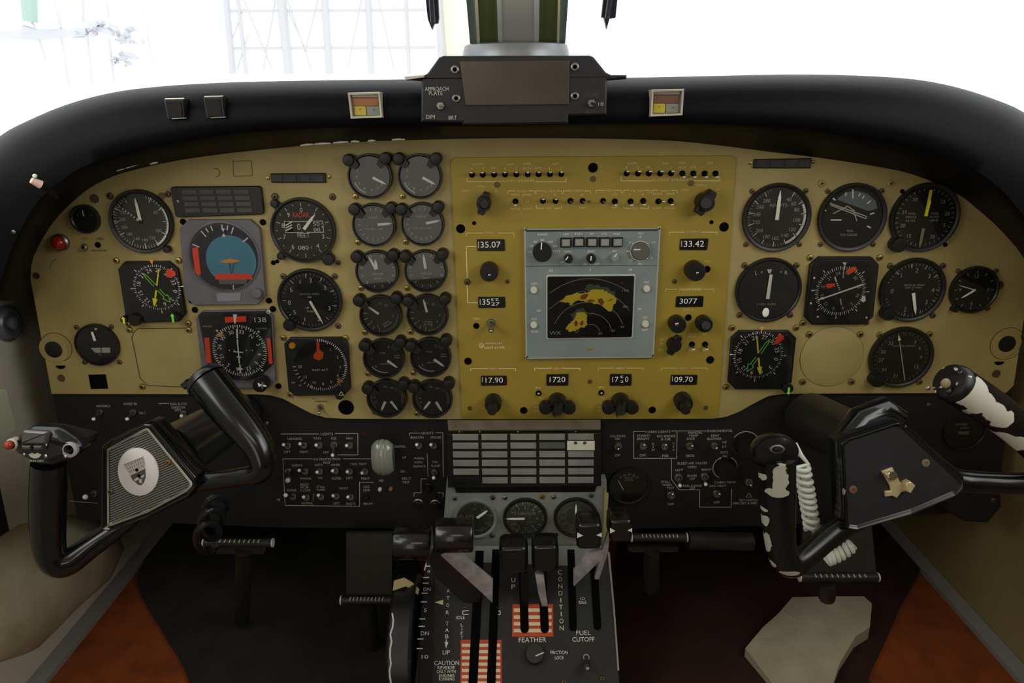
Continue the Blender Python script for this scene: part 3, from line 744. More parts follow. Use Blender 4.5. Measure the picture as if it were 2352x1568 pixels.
rmi('radio compass with green and yellow needles beside the tan blanks at far left', ((274, 599), (408, 598), (433, 734), (296, 740)), 361, 660, 54, 255, 196, 143, ((381, 633), (386, 616), (402, 622), (405, 629), (394, 638)), True,
    ((320, 728, 15, None), (298, 727, 9, M_YEL), (409, 722, 12, M_GRN)), ((268, 598), (411, 598), (295, 743), (433, 742)), -2)
rmi('radio compass with green and yellow needles beside the round blank on the right panel', ((1679, 757), (1827, 757), (1813, 890), (1669, 890)), 1741, 815, 57, 258, 170, 210, ((1776, 791), (1789, 764), (1799, 771), (1800, 777), (1785, 789)), True,
    ((1802, 884, 12, M_GRN),), ((1681, 752), (1828, 752), (1667, 888), (1814, 888)), 2)

# vertical speed
d = Dial('vertical_speed_indicator', 'round vertical speed gauge between the altimeter and the RAD ALT gauge', 713, 688, 74, cat='vertical speed indicator', wide=.11)
d.ticks(-72, 250, 42, .78, .84, .012, M_DIM); d.ticks(-40, 140, 6, .7, .84, .018); d.ticks(200, 270, 3, .74, .84, .016)
d.nums([(-96, '0'), (-22, '1'), (8, '2'), (52, '3'), (114, '3'), (160, '2'), (200, '1'), (233, '5'), (-58, '5')], .64, .14)
d.text('VERTICAL SPEED', 0, .2, .06, .62, M_DIM); d.text('1000', 0, .1, .05); d.text('UP', -.1, -.24, .07); d.text('FT MIN', -.02, -.36, .06, .2)
d.needle(155, .02, .82, .08); d.screws([(651, 634), (769, 634), (777, 748)], 7); d.knob(668, 743, 14, .01); d.done()

# slip indicator far left
d = Dial('slip_gauge', 'round black gauge with a short white bar above the square cutout at far left', 226, 790, 50, cat='gauge', wide=.08, face=mat('dial_face_blueblack', '0C0C14', .5))
d.fm.poly([d.P(*p) for p in ((219, 752), (227, 752), (223, 757))], d.zm, M_WHT); d.text('L   R', .1, -.22, .1, .4, M_DIM); d.fm.poly([d.P(*p) for p in ((211, 797), (256, 796), (256, 808), (222, 808))], d.zm, M_DIM)
d.fm.line(d.P(235, 796), d.P(236, 809), 2 * d.fr.s, d.zm + .0002, M_BLK); d.text('DC', .06, -.46, .08, .14, M_DIM)
d.needle(-8, .18, .62, .13, pivot=(0, .03), tip=.02); d.screws([(176, 751), (256, 750), (195, 831), (275, 831)], 6); d.done()

# map light sockets low on both ends
def lampsocket(label, x, y, r):
    fr = Fr(PAN, x, y); root = tag(empty('lamp_socket', fr), label, 'socket'); q = fr.s
    m = MB(); m.lathe([(33 * q, .0001), (33 * q, .0008), (31 * q, .0012), (r * 1.05 * q, .0012)], M_TAN, n=36, cap1=False); m.build('escutcheon', root)
    m = MB(); m.lathe([(r * q, .0005), (r * q, .0016), (r * .8 * q, .002), (r * .4 * q, .002)], M_BLK, n=28); m.build('plug', root)
lampsocket('round black socket in a tan disc at the lower left end of the panel', 124, 802, 19)
lampsocket('round black socket in a tan disc at the lower right end of the panel', 2312, 789, 19)

for x, y, lab in ((328, 887, 'brass screw at the lower left of the blanked square'), (298, 757, 'brass screw at the upper left of the blanked square'), (434, 757, 'brass screw at the upper right of the blanked square')):
    fr = Fr(PAN, x, y); tag(put(screwmb((0, 0), 7.5 * fr.s, M_BRS).build('screw'), fr), lab, 'screw')
# HSI left
fr, root, pts = quadplate('horizontal_situation_indicator', 'square compass indicator reading 138 with red flags, below the attitude indicator', 'compass indicator', ((452, 712), (628, 708), (637, 886), (472, 890)), 548, 800, 16, M_CASE)
q = fr.s; z = .006
win = [fr.l(*p, z) for p in ((464, 716), (612, 714), (623, 728), (629, 835), (595, 868), (565, 874), (520, 870), (480, 840), (476, 836), (455, 724))]
c = fr.l(551, 805, z); cr = 62
m = MB(); m.poly(win, z + .0002, M_FACE)
for i in range(72):
    a = i * 5 + 2; d_ = ck(a); l0 = .86 if i % 2 == 0 else .92; m.line((c[0] + d_[0] * cr * l0 * q, c[1] + d_[1] * cr * l0 * q), (c[0] + d_[0] * cr * q, c[1] + d_[1] * cr * q), 2 * q, z + .0005, M_WHT)
for k, t in enumerate(('N', '3', '6', 'E', '12', '15', 'S', '21', '24', 'W', '30', '33')):
    a = k * 30 + 42; d_ = ck(a); m.text(t, (c[0] + d_[0] * cr * .74 * q, c[1] + d_[1] * cr * .74 * q), 9.5 * q, z + .0005, M_WHT, rot=-R(a))
m.text('138', fr.l(598, 734, z), 12 * q, z + .0005, M_WHT, 26 * q); m.text('MILES', fr.l(477, 749, z), 4 * q, z + .0005, M_DIM, 20 * q); m.text('COURSE', fr.l(601, 754, z), 4 * q, z + .0005, M_DIM, 24 * q)
for a in (45, 135, 225, 315): d_ = ck(a + 2); m.disc((c[0] + d_[0] * cr * 1.07 * q, c[1] + d_[1] * cr * 1.07 * q), 2.5 * q, z + .0005, M_WHT, 8)
for x in (527, 566, 580): m.disc(fr.l(x, 804, z), 1.6 * q, z + .0005, M_WHT, 8)
m.build('compass_card', root)
for pp in (((517, 727), (566, 725), (567, 738), (518, 740)), ((470, 775), (481, 774), (487, 833), (476, 833)), ((613, 776), (621, 776), (627, 834), (618, 835))):
    m = MB(); m.prism([fr.l(*p, z) for p in pp], z + .0007, z + .0012, M_RED); m.build('flag', root)
m = MB(); m.poly([fr.l(*p, z) for p in ((536, 721), (545, 721), (542, 742), (539, 742))], z + .0014, M_NDL); m.build('lubber_mark', root)
m = MB(); m.line(fr.l(545, 754, z), fr.l(546, 776, z), 3.6 * q, z + .0015, M_NDL); m.line(fr.l(546, 778, z), fr.l(551, 834, z), 3 * q, z + .0017, M_NDL); m.line(fr.l(552, 836, z), fr.l(553, 856, z), 3.6 * q, z + .0015, M_NDL)
m.poly([fr.l(*p, z) for p in ((545, 846), (552, 842), (560, 846), (553, 850))], z + .0016, M_NDL); m.build('course_needle', root)
m = MB(); m.line(fr.l(537, 806, z), fr.l(560, 808, z), 2.5 * q, z + .0019, M_NDL); m.line(fr.l(539, 802, z), fr.l(539, 807, z), 2 * q, z + .0019, M_NDL); m.line(fr.l(545, 818, z), fr.l(555, 819, z), 2 * q, z + .0019, M_NDL); m.build('aircraft_mark', root)
m = MB(); m.poly([fr.l(*p, z) for p in ((501, 765), (509, 762), (513, 768), (508, 774), (500, 771))], z + .0008, M_AMB); m.build('heading_bug', root)
m = MB(); c2 = fr.l(610, 870); m.lathe([(15 * q, .006), (17 * q, .012), (16 * q, .024), (13 * q, .026)], M_BLK, c2, 26, lambda a: 1 + .03 * math.sin(a * 12)); m.build('heading_knob', root)
kk = fr.l(602, 884, .027)
m = MB(); m.line((kk[0] - 9 * q, kk[1] + 1 * q), (kk[0] + 9 * q, kk[1] - 3 * q), 4 * q, .0265, M_NDL); m.line((kk[0] - 8 * q, kk[1] + 5 * q), (kk[0] - 7 * q, kk[1] - 4 * q), 3.5 * q, .0267, M_NDL); m.line((kk[0] + 1 * q, kk[1] + 6 * q), (kk[0] - 1 * q, kk[1] - 9 * q), 3.5 * q, .0266, mat('knob_mark_grey', '6A6E60', .6)); m.build('knob_marking', root)
for x, y in ((448, 711), (627, 709), (640, 886)): screwmb(fr.l(x, y), 7 * q, M_HOLE, slot=False).build('screw', root)
screwmb(fr.l(617, 716, .006), 5 * q, M_DIM, .006).build('screw', root)
m = MB(); m.poly(win, z + .004, M_GLASS2); m.build('cover_glass', root)

# radar altimeter
fr, root, pts = quadplate('radar_altimeter', 'square black RAD ALT gauge with orange flag, below the vertical speed gauge', 'altimeter', ((654, 773), (800, 772), (808, 902), (667, 906)), 735, 838, 14, M_BLK)
q = fr.s; z = .006; c = fr.l(735, 838, z); rr = 62
m = MB(); m.disc(c, 64 * q, z + .0002, M_FACE, 48)
for i in range(46):
    a = 0 + i * 4.6; d_ = ck(a); big = i % 5 == 0; m.line((c[0] + d_[0] * (rr - (8 if big else 5)) * q, c[1] + d_[1] * (rr - (8 if big else 5)) * q), (c[0] + d_[0] * rr * q, c[1] + d_[1] * rr * q), 1.6 * q, z + .0005, M_WHT)
for i in range(8):
    a = 204 + i * 9; d_ = ck(a); m.line((c[0] + d_[0] * (rr - 8) * q, c[1] + d_[1] * (rr - 8) * q), (c[0] + d_[0] * rr * q, c[1] + d_[1] * rr * q), 1.6 * q, z + .0005, M_WHT)
for a, t in ((36, '1'), (66, '2'), (96, '3'), (124, '4'), (152, '5'), (176, '8'), (202, '10'), (232, '15'), (266, '20')): d_ = ck(a); m.text(t, (c[0] + d_[0] * 46 * q, c[1] + d_[1] * 46 * q), 7 * q, z + .0005, M_WHT)
m.text('RAD ALT', fr.l(736, 849, z), 5.5 * q, z + .0005, M_WHT, 36 * q); m.text('DH', fr.l(674, 878, z), 4 * q, z + .0005, M_DIM); m.text('FT', fr.l(690, 885, z), 4 * q, z + .0005, M_DIM)
m.build('dial_face', root)
m = MB(); m.prism([fr.l(*p, z) for p in ((727, 784), (734, 784), (735, 802), (744, 809), (742, 822), (733, 827), (722, 823), (720, 815), (728, 804))], z + .0008, z + .0013, M_ORG); m.build('flag', root)
m = MB(); m.line(fr.l(778, 866, z), fr.l(788, 876, z), 2 * q, z + .0012, M_AMB); m.line(fr.l(775, 868, z), fr.l(782, 884, z), 2 * q, z + .0012, M_AMB); m.line(fr.l(775, 867, z), fr.l(783, 875, z), 2 * q, z + .0012, M_AMB); m.build('height_bug', root)
m = MB(); m.lathe([(7.5 * q, .006), (7.5 * q, .009), (5 * q, .011)], mat('amber_lens', 'B07A14', .25, coat=.5), fr.l(672, 793, .006), 18); m.build('lamp', root)
k = fr.l(784, 901); m = MB(); m.lathe([(9.5 * q, .0001), (9.5 * q, .012), (8 * q, .014)], M_BLK, k, 22, lambda a: 1 + .04 * math.sin(a * 10)); m.build('adjust_knob', root)
m = MB(); kp = fr.l(784, 905, .0145); tri = [(kp[0] + ck(a)[0] * 6 * q, kp[1] + ck(a)[1] * 6 * q) for a in (0, 120, 240)]
for i in range(3): m.line(tri[i], tri[(i + 1) % 3], 1 * q, .0143, M_CREAM)
m.build('knob_marking', root)
for x, y in ((651, 775), (794, 776), (668, 905)): screwmb(fr.l(x, y), 7.5 * q, M_BRS).build('screw', root)
m = MB(); m.disc(c, 64 * q, z + .003, M_GLASS2, 40); m.build('cover_glass', root)

# ---------------------------------------------------------------- twelve engine gauges
ENG = [(852, 404, 51, 'f1'), (966, 404, 51, 'f1'), (861, 515, 50, 'tq'), (972, 513, 50, 'tq'), (868, 621, 49.5, 'pr'), (979, 620, 49.5, 'pr'),
       (876, 722, 48.5, 'n1'), (983, 720, 48.5, 'n1'), (883, 820, 47.5, 'ff'), (990, 817, 47.5, 'ff'), (890, 911, 46, 'oil'), (994, 912, 46.5, 'oil')]
ROWN = ['top', 'second', 'third', 'fourth', 'fifth', 'bottom']
RDESC = {'f1': 'temperature gauge with one needle to lower right', 'tq': 'torque gauge with needle pointing right', 'pr': 'propeller gauge', 'n1': 'turbine speed gauge', 'ff': 'fuel flow gauge with needle to lower right', 'oil': 'oil gauge with two needles pointing down'}
for i, (x, y, r, k) in enumerate(ENG):
    side = 'left' if i % 2 == 0 else 'right'
    d = Dial('engine_gauge', f'small {RDESC[k]}, {side} in the {ROWN[i // 2]} row of twelve', x, y, r, cat='gauge', group='engine gauges in two columns', wide=.12, face=M_FACEG if i < 8 else M_FACE, proud=.009)
    dm = M_DIM
    if k == 'f1':
        d.nums([(a, t) for a, t in zip((210, 180, 150, 130, 240, 270, 295, 320, 30), '8976543210'[0:9])], .62, .12, dm); d.arc(.74, .8, 200, 250, dm); d.needle(118 if i == 0 else 119, .12, .76, .12)
    elif k == 'tq':
        d.ticks(150, 410, 14, .64, .76, .03, dm); d.text('TORQUE', -.08, .32, .09, .46, dm); d.text('FT LB x 100', -.02, -.2, .07, .8, dm); d.needle(86 if i == 2 else 79, .15, .8, .12)
    elif k == 'pr':
        d.ticks(20, 340, 12, .68, .8, .04, dm); d.text('PROP', .02, -.14, .1, .5, dm); d.text('RPM', 0, -.36, .08, .3, dm)
        d.needle(-27 if i == 4 else -6, .1, .78, .13)
        if i == 4: d.needle(-6, .1, .55, .13)
    elif k == 'n1':
        d.ticks(90, 180, 16, .74, .84, .015, dm); d.ticks(190, 300, 6, .64, .84, .03, dm); d.nums([(95, '5'), (130, '4'), (165, '3'), (200, '2'), (235, '1'), (30, '10'), (0, '11')], .56, .13, dm); d.text('TURBINE', .2 if i == 6 else 0, -.38, .08, .4, dm, rot=.5 if i == 6 else 0); d.text('% RPM', .25 if i == 6 else .02, -.5, .08, .34, dm, rot=.5 if i == 6 else 0)
        d.needle(-52 if i == 6 else -12, .12, .76, .12)
    elif k == 'ff':
        d.text('FUEL', -.04, .25, .08, .3, dm); d.text('FLOW', .62, .12, .08, .26, dm); d.text('PPH', .62, 0, .08, .26, dm); d.text('LB/HR', .0, -.3, .07, .4, dm); d.arc(.72, .77, 170, 235, dm); d.nums([(25, '5'), (265, '1'), (225, '0')], .6, .12, dm); d.needle(128, .2, .8, .13)
    else:
        d.arc(.76, .82, 225, 290, mat('arc_green', '3C6A44', .6)); d.ticks(70, 110, 8, .72, .84, .015, dm); d.ticks(250, 290, 3, .56, .7, .03, dm); d.text('OIL', -.05, .6, .08, .2, dm); d.text('TEMP', .25, .52, .08, .2, dm)
        d.needle(205 if i == 10 else 218, .18, .72, .13, pivot=(-.02, -.02)); d.needle(146 if i == 10 else 151, .18, .76, .13, pivot=(.08, -.02))
    ex = {0: ((805, 366), (889, 362)), 1: ((919, 363), (1003, 363)), 2: ((818, 478), (901, 475)), 3: ((925, 478), (1008, 473)), 4: ((823, 586), (906, 582)), 5: ((933, 585), (1018, 581)), 6: ((828, 685), (913, 680)), 7: ((940, 686), (1024, 682)), 8: ((841, 788), (922, 780)), 9: ((946, 788), (1026, 777)), 10: ((848, 885), (929, 876)), 11: ((953, 882), (1032, 875))}[i]
    d.lights(ex, 13.5)
    sx, sy = [(817, 451), (925, 451), (822, 556), (932, 555), (829, 661), (935, 661), (838, 762), (943, 761), (845, 857), (949, 855), (860, 945), (957, 948)][i]
    d.screws([(sx, sy)], 7, M_BRS); d.done()

# ================================================================== right flight group
d = Dial('airspeed_indicator', 'round KNOTS airspeed indicator with white arc at the right panel\'s upper left', 1782, 499, 78.5, face=M_FACEG, cat='airspeed indicator', wide=.12)
d.ticks(30, 342, 54, .78, .85, .012, M_DIM); d.ticks(32, 330, 13, .7, .85, .02); d.nums([(30, '40'), (48, '60'), (68, '80'), (97, '100'), (125, '120'), (150, '140'), (178, '160'), (204, '180'), (232, '200'), (258, '220'), (280, '240'), (302, '260'), (325, '280')], .6, .11, M_DIM)
d.text('KNOTS', .02, .36, .1, .5, M_DIM); d.arc(.78, .85, 62, 155); d.needle(1, -.06, .78, .11); d.screws([(1727, 439), (1851, 438), (1713, 561), (1836, 561)], 6); d.done()
d = Dial('attitude_indicator', 'round tumbled attitude gauge with grey half disc, centre of the right panel\'s top row', 1955, 499, 78.5, cat='attitude indicator', wide=.13)
m = MB(); q = d.fr.s; m.poly([d.P(*p) for p in ((1919, 457), (1940, 441), (1965, 437), (1990, 444), (2008, 460), (2012, 478), (1992, 484), (1960, 472))], d.zm, mat('horizon_grey_blue', '69757A', .6)); m.build('horizon_ball', d.root)
for a, b in (((1940, 441), (1940, 449)), ((1956, 434), (1956, 455)), ((1973, 443), (1969, 450)), ((1982, 448), (1978, 455)), ((1997, 460), (1988, 467)), ((2005, 488), (1995, 491)), ((1910, 454), (1916, 459)), ((1890, 481), (1895, 483)), ((1989, 518), (1997, 522)), ((1905, 504), (1930, 504))): d.fm.line(d.P(*a), d.P(*b), 3 * q, d.zm + .0003, M_WHT)
d.text('PULL', 0, -.38, .06, .2, M_DIM); d.text('TO CAGE', -.04, -.5, .07, .5, M_DIM)
m = MB()
for a, b in (((1905, 466), (1990, 497)), ((1906, 470), (1988, 502)), ((1990, 497), (1988, 502)), ((1944, 474), (1913, 490)), ((1960, 486), (1967, 507)), ((1944, 472), (1962, 484))): m.line(d.P(*a, d.zm), d.P(*b, d.zm), 2.4 * q, d.zm + .0012, M_DIM)
m.build('aircraft_bar', d.root); d.screws([(1901, 439), (2025, 438), (1884, 561), (2005, 561)], 6); d.screws([(1886, 421), (2044, 421)], 8, M_TAN); d.done()
d = Dial('fuel_pressure_gauge', 'large round gauge with yellow needle marked manifold pressure and fuel flow, panel\'s top right', 2121, 499, 79, cat='gauge', wide=.12)
d.ticks(10, 350, 35, .76, .84, .014, M_DIM); d.nums([(45, '15'), (80, '20'), (110, '5'), (150, '20'), (215, '15'), (250, '20'), (285, '25'), (325, '30')], .64, .11, M_DIM)
for t, x, y, w in (('MAN', -.4, .12, .2), ('PRESS', -.4, .02, .3), ('IN HG', -.4, -.08, .26), ('FUEL', .28, .12, .22), ('FLOW', .28, .02, .26), ('LBS/HR', .28, -.08, .24)): d.text(t, x, y, .07, w, M_DIM)
d.needle(2, .05, .8, .1, M_YEL, tip=.02); d.needle(6, .05, .5, .07, M_YEL, tip=.05); d.needle(182, .3, .86, .09, mat('needle_dull_green', '7E8060', .6)); d.screws([(2072, 439), (2199, 440), (2171, 562)], 5, M_HOLE, slot=False); d.knob(2056, 559, 18, .012); d.done()
d = Dial('turn_indicator', 'round 2 MIN TURN gauge with white bar and ball on the right panel', 1763, 665, 75.5, face=M_FACEG, cat='turn indicator', wide=.1)
d.text('L', -.42, .54, .12); d.text('R', .48, .54, .12); d.text('x', -.26, .56, .09); d.text('o', .32, .56, .09); d.fm.poly([d.P(*p) for p in ((1760, 617), (1771, 617), (1768, 626), (1763, 626))], d.zm, M_WHT); d.text('2 MIN. TURN', -.02, -.44, .07, .58, M_DIM)
d.needle(2, -.26, .5, .11, pivot=(0, .0), tip=.02); m = MB(); m.ball((d.P(1756, 715)[0], d.P(1756, 715)[1], d.zm + .0015), 9 * d.fr.s, M_NDL, 16, 8, (.9, 1.25, .15)); m.build('slip_ball', d.root)
d.screws([(1710, 609), (1829, 609), (1698, 723), (1815, 723)], 7); d.done()
fr, root, pts = quadplate('horizontal_situation_indicator', 'square black compass gauge with orange and red flags at the right panel\'s centre', 'compass indicator', ((1860, 588), (2016, 588), (1999, 742), (1843, 743)), 1930, 668, 18, M_BLK)
q = fr.s; z = .006; c = fr.l(1930, 668, z); cr = 57
m = MB(); m.poly(inset(pts, 5 * q), z + .0002, M_FACE)
for i in range(72):
    a = i * 5 + 3; d_ = ck(a); m.line((c[0] + d_[0] * cr * .88 * q, c[1] + d_[1] * cr * .88 * q), (c[0] + d_[0] * cr * (.98 if i % 2 else 1.02) * q, c[1] + d_[1] * cr * q * (.98 if i % 2 else 1.02)), 1.5 * q, z + .0005, M_WHT if i % 2 == 0 else M_DIM)
for i in range(8): d_ = ck(i * 45 + 2); m.line((c[0] + d_[0] * cr * 1.04 * q, c[1] + d_[1] * cr * 1.04 * q), (c[0] + d_[0] * cr * 1.16 * q, c[1] + d_[1] * cr * 1.16 * q), 2 * q, z + .0005, M_WHT)
for k, t in enumerate(('N', '3', '6', 'E', '12', '15', 'S', '21', '24', 'W', '30', '33')): a = k * 30 + 105; d_ = ck(a); m.text(t, (c[0] + d_[0] * cr * .74 * q, c[1] + d_[1] * cr * .74 * q), 8 * q, z + .0005, M_DIM, rot=-R(a))
for x, y in ((1870, 638), (1862, 696), (1878, 727), (1990, 729)): m.disc(fr.l(x, y, z), 2.5 * q, z + .0005, M_WHT, 8)
for i in range(6): m.disc(fr.l(1919 + i * 1.8, 642 + i * 4.5, z), 1.6 * q, z + .0005, M_WHT, 8)
m.line(fr.l(1917, 635, z), fr.l(1920, 645, z), 3 * q, z + .0005, M_WHT); m.line(fr.l(1930, 685, z), fr.l(1932, 700, z), 2.5 * q, z + .0006, M_DIM); m.build('compass_card', root)
m = MB(); m.line(fr.l(1878, 688, z), fr.l(1982, 652, z), 3.2 * q, z + .0015, M_NDL); m.poly([fr.l(*p, z) for p in ((1876, 688), (1888, 681), (1892, 686))], z + .0017, M_NDL); m.build('course_needle', root)
m = MB(); m.prism([fr.l(*p, z) for p in ((1943, 622), (1946, 617), (1960, 611), (1966, 613), (1966, 620), (1950, 629), (1945, 628))], z + .0009, z + .0014, M_ORG); m.build('flag', root)
m = MB(); m.prism([fr.l(*p, z) for p in ((1894, 655), (1899, 651), (1916, 650), (1918, 656), (1901, 662))], z + .0009, z + .0014, M_RED); m.build('flag', root)
m = MB(); m.poly([fr.l(*p, z) for p in ((1934, 602), (1944, 602), (1940, 610))], z + .0009, M_WHT); m.line(fr.l(1938, 610, z), fr.l(1936, 638, z), 2.6 * q, z + .0009, mat('lubber_lilac', 'B7AFBF', .5)); m.build('lubber_mark', root)
m = MB(); m.poly([fr.l(*p, z) for p in ((1980, 680), (1986, 678), (1988, 690), (1982, 694), (1976, 690))], z + .0009, M_WHT); m.build('heading_bug', root)
for x, y in ((1860, 591), (2020, 591), (1843, 741), (1989, 740)): screwmb(fr.l(x, y), 7.5 * q, M_BRS).build('screw', root)
m = MB(); m.poly(inset(pts, 5 * q), z + .004, M_GLASS2); m.build('cover_glass', root)
d = Dial('vertical_speed_indicator', 'round vertical speed gauge between the compass gauge and the clock', 2093, 665, 75, cat='vertical speed indicator', wide=.12)
d.ticks(-72, 250, 42, .76, .83, .012, M_DIM); d.ticks(-45, 90, 5, .7, .83, .018); d.ticks(115, 190, 3, .72, .83, .018, M_DIM)
d.nums([(-92, '0'), (-42, '1'), (3, '2'), (45, '3'), (90, '4'), (128, '3'), (192, '2')], .62, .14, M_DIM); d.text('VERTICAL SPEED', .02, .16, .06, .64, M_DIM); d.text('1000 FT MIN', .0, .08, .05, .5, M_DIM); d.line = None
d.needle(165, .08, .78, .1); d.hub(.06); d.screws([(2044, 610), (2165, 610), (2142, 724)], 7); d.knob(2033, 716, 16, .012); d.done()
d = Dial('clock', 'small round black clock near the right end of the tan panel', 2234, 664, 55, cat='clock', wide=.12)
d.ticks(0, 330, 12, .7, .82, .03, M_DIM); d.nums([(0, '12'), (90, '3'), (180, '6'), (270, '9')], .58, .16, M_DIM); d.needle(287, .0, .74, .04, name='minute_hand'); d.needle(236, .0, .6, .08, name='hour_hand'); d.hub(.05, M_DIM); d.screws([(2200, 622), (2287, 622), (2268, 708)], 6, slot=False); d.knob(2186, 708, 6, .009); d.done()
fr = Fr(PAN, 1910, 819); root = tag(empty('round_blank', fr), 'round tan blanking plate with four screws on the right panel', 'blanking plate'); q = fr.s
m = MB(); m.lathe([(72 * q, .0001), (72 * q, .0008), (70.5 * q, .0012)], M_TAN, n=56); m.build('plate', root)
m = MB(); m.lathe([(71 * q, .0003), (72.8 * q, .0003)], M_SEAM, n=56, cap1=False); m.build('gap', root)
for x, y in ((1858, 767), (1975, 767), (1843, 876), (1955, 876)): screwmb(fr.l(x, y), 8 * q, M_BRS).build('screw', root)
d = Dial('magnetic_compass_gauge', 'round dark gauge with one long thin needle, lowest on the right panel', 2067, 819, 73, cat='gauge', wide=.12, face=mat('dial_face_brown', '1E1C15', .6))
d.ticks(0, 355, 36, .78, .83, .01, M_DIM); d.nums([(-40, '33'), (-72, '30'), (-97, '27'), (-130, '24'), (188, '21'), (120, '12'), (90, '9'), (60, '6'), (35, '3')], .62, .12, M_DIM); d.text('MAGNETIC COMPASS', .03, .38, .055, .7, M_DIM)
d.arc(.74, .755, 0, 360, mat('arc_grey', '55554A', .7)); d.needle(-16, -.78, .78, .035, M_DIM); d.needle(-16, .6, .78, .1, mat('needle_cream', 'C9C08C', .5), tip=.9); d.screws([(2020, 768), (2134, 767), (2111, 876)], 7.5, M_BRS); d.knob(2008, 867, 17, .012); d.done()

# screws of the tan panel near its top edge and the white one at upper right
for x, y, lab in ((2199, 440, 'white-painted screw right of the yellow-needled gauge'),):
    fr = Fr(PAN, x, y); tag(put(screwmb((0, 0), 7 * fr.s, M_CHR).build('screw'), fr), lab, 'screw')
# vent switch low on the tan panel
def bat(name, label, pl, x, y, tx, ty, r=8, rt_=3.2, lift=.013, tipmt=None, nut=None, group=None, cat='switch', tipr=4.2, par=None, nutz=.003):
    """toggle switch: ring nut, bat lever, tip"""
    fr = Fr(pl, x, y); q = fr.s; root = empty(name, fr); tag(root, label, cat, group)
    m = MB(); m.lathe([(r * q, .0001), (r * q, nutz * .6), (r * .86 * q, nutz), (r * .55 * q, nutz), (r * .5 * q, nutz * .4)], nut or M_STL, n=20); m.build('nut', root)
    e = fr.l(tx, ty, lift); m = MB()
    m.tube([(0, 0, nutz * .3), (e[0] * .55, e[1] * .55, lift * .55), (e[0] * .9, e[1] * .9, lift * .9)], [rt_ * .7 * q, rt_ * .9 * q, rt_ * 1.1 * q], M_STL, 10); m.build('lever', root)
    m = MB(); m.ball((e[0], e[1], lift), tipr * q, tipmt or M_CHR, 12, 7); m.build('tip', root)
    return root
bat('toggle_switch', 'chrome toggle switch on the tan panel left of the black round cutout', PAN, 736, 934, 733, 948, 7, 3, .012)

# ================================================================== gold avionics plate
def mini(label, x, y, up_, par=None, sideways=0, group='small toggles on the gold plate'):
    fr = Fr(GLD, x, y); q = fr.s; root = tag(empty('mini_toggle', fr), label, 'switch', group)
    m = MB(); m.lathe([(6.6 * q, .0001), (6.6 * q, .0014), (5.2 * q, .0018), (4.6 * q, .0006)], M_HOLE, n=18); m.build('bushing', root)
    L = .0105; dy = up_ * 5.0 * q; e = (sideways * q * 9, dy)
    m = MB(); m.tube([(0, 0, .0005), (e[0] * .6, e[1] * .6, L * .6), (e[0], e[1], L)], [2.0 * q, 2.6 * q, 3.2 * q], mat('toggle_bronze', '3A3122', .4, .5), 8, flat=.6); m.build('lever', root)
    m = MB(); m.box((e[0], e[1] + up_ * 1.2 * q, L), (6.6 * q, 2.6 * q, .0012), M_NDL if up_ else M_STL, 0, .0003); m.build('tip', root)
ORD = ['first', 'second', 'third', 'fourth', 'fifth', 'sixth', 'seventh', 'eighth', 'ninth']
for i, x in enumerate((1084, 1109, 1135, 1160, 1186, 1212, 1237, 1263, 1289)): mini(f'tiny toggle, {ORD[i]} from left in the gold plate\'s top left row', x, 401 - i * .2, 1)
for i, x in enumerate((1439, 1465, 1490, 1516, 1541, 1567, 1592, 1618, 1643)): mini(f'tiny toggle, {ORD[i]} from left in the gold plate\'s top right row', x, 398, 1 if i < 5 else -1)
for x, y, u, s_, lab in ((1184, 462, -1, 0, 'under SPKR'), (1247, 461, 1, 0, 'first of the left pair above OFF'), (1276, 461, 1, 0, 'second of the left pair above OFF'), (1310, 461, 0, 0, 'first of the pair left of centre'), (1338, 461, 0, .2, 'second of the pair left of centre'),
                     (1385, 461, 0, 0, 'first of the pair right of centre'), (1412, 462, -1, 0, 'second of the pair right of centre'), (1448, 462, -1, 0, 'first of the right pair above OFF'), (1477, 461, -1, 0, 'second of the right pair above OFF'), (1512, 462, .3, .9, 'leaning sideways in the second row'), (1540, 461, -1, 0, 'rightmost in the second row'),
                     (1589, 790, -1, 0, 'under IDENT at the plate\'s lower right'), (1619, 790, -1, 0, 'beside the IDENT one at the plate\'s lower right')):
    mini(f'tiny toggle {lab} on the gold plate', x, y, u, sideways=s_)
for x, y, r, mt in ((1362, 385, 9.5, M_HOLE), (1362, 411, 6, M_DSCR), (1142, 424, 6, M_DSCR), (1587, 420, 6, M_DSCR), (1058, 525, 9, M_HOLE), (1089, 512, 4, M_HOLE), (1663, 521, 9.5, M_HOLE), (1634, 510, 4, M_HOLE), (1211, 461, 7, M_GOLD), (1094, 748, 6.5, M_HOLE), (1624, 618, 7, M_HOLE), (1581, 729, 7, M_HOLE),
                    (1075, 829, 8, M_HOLE), (1631, 826, 8.5, M_HOLE), (1203, 942, 8, M_HOLE), (1498, 941, 8, M_HOLE), (1355, 876, 5, M_DSCR), (1079, 937, 5, M_DSCR), (1621, 936, 5, M_DSCR), (1353, 463, 3, M_DSCR)):
    hole(x, y, r, mt, gold, FG)
for x, y, r, lab in ((1073, 647, 7.5, 'left of the 135.07 tuning knob'), (1166, 646, 5, 'right of the 135.07 tuning knob'), (1549, 646, 5.5, 'below left of the 133.42 tuning knob')):
    fr = Fr(GLD, x, y); tag(put(screwmb((0, 0), r * fr.s, M_DSCR).build('screw'), fr), f'small dull screw {lab}', 'screw')
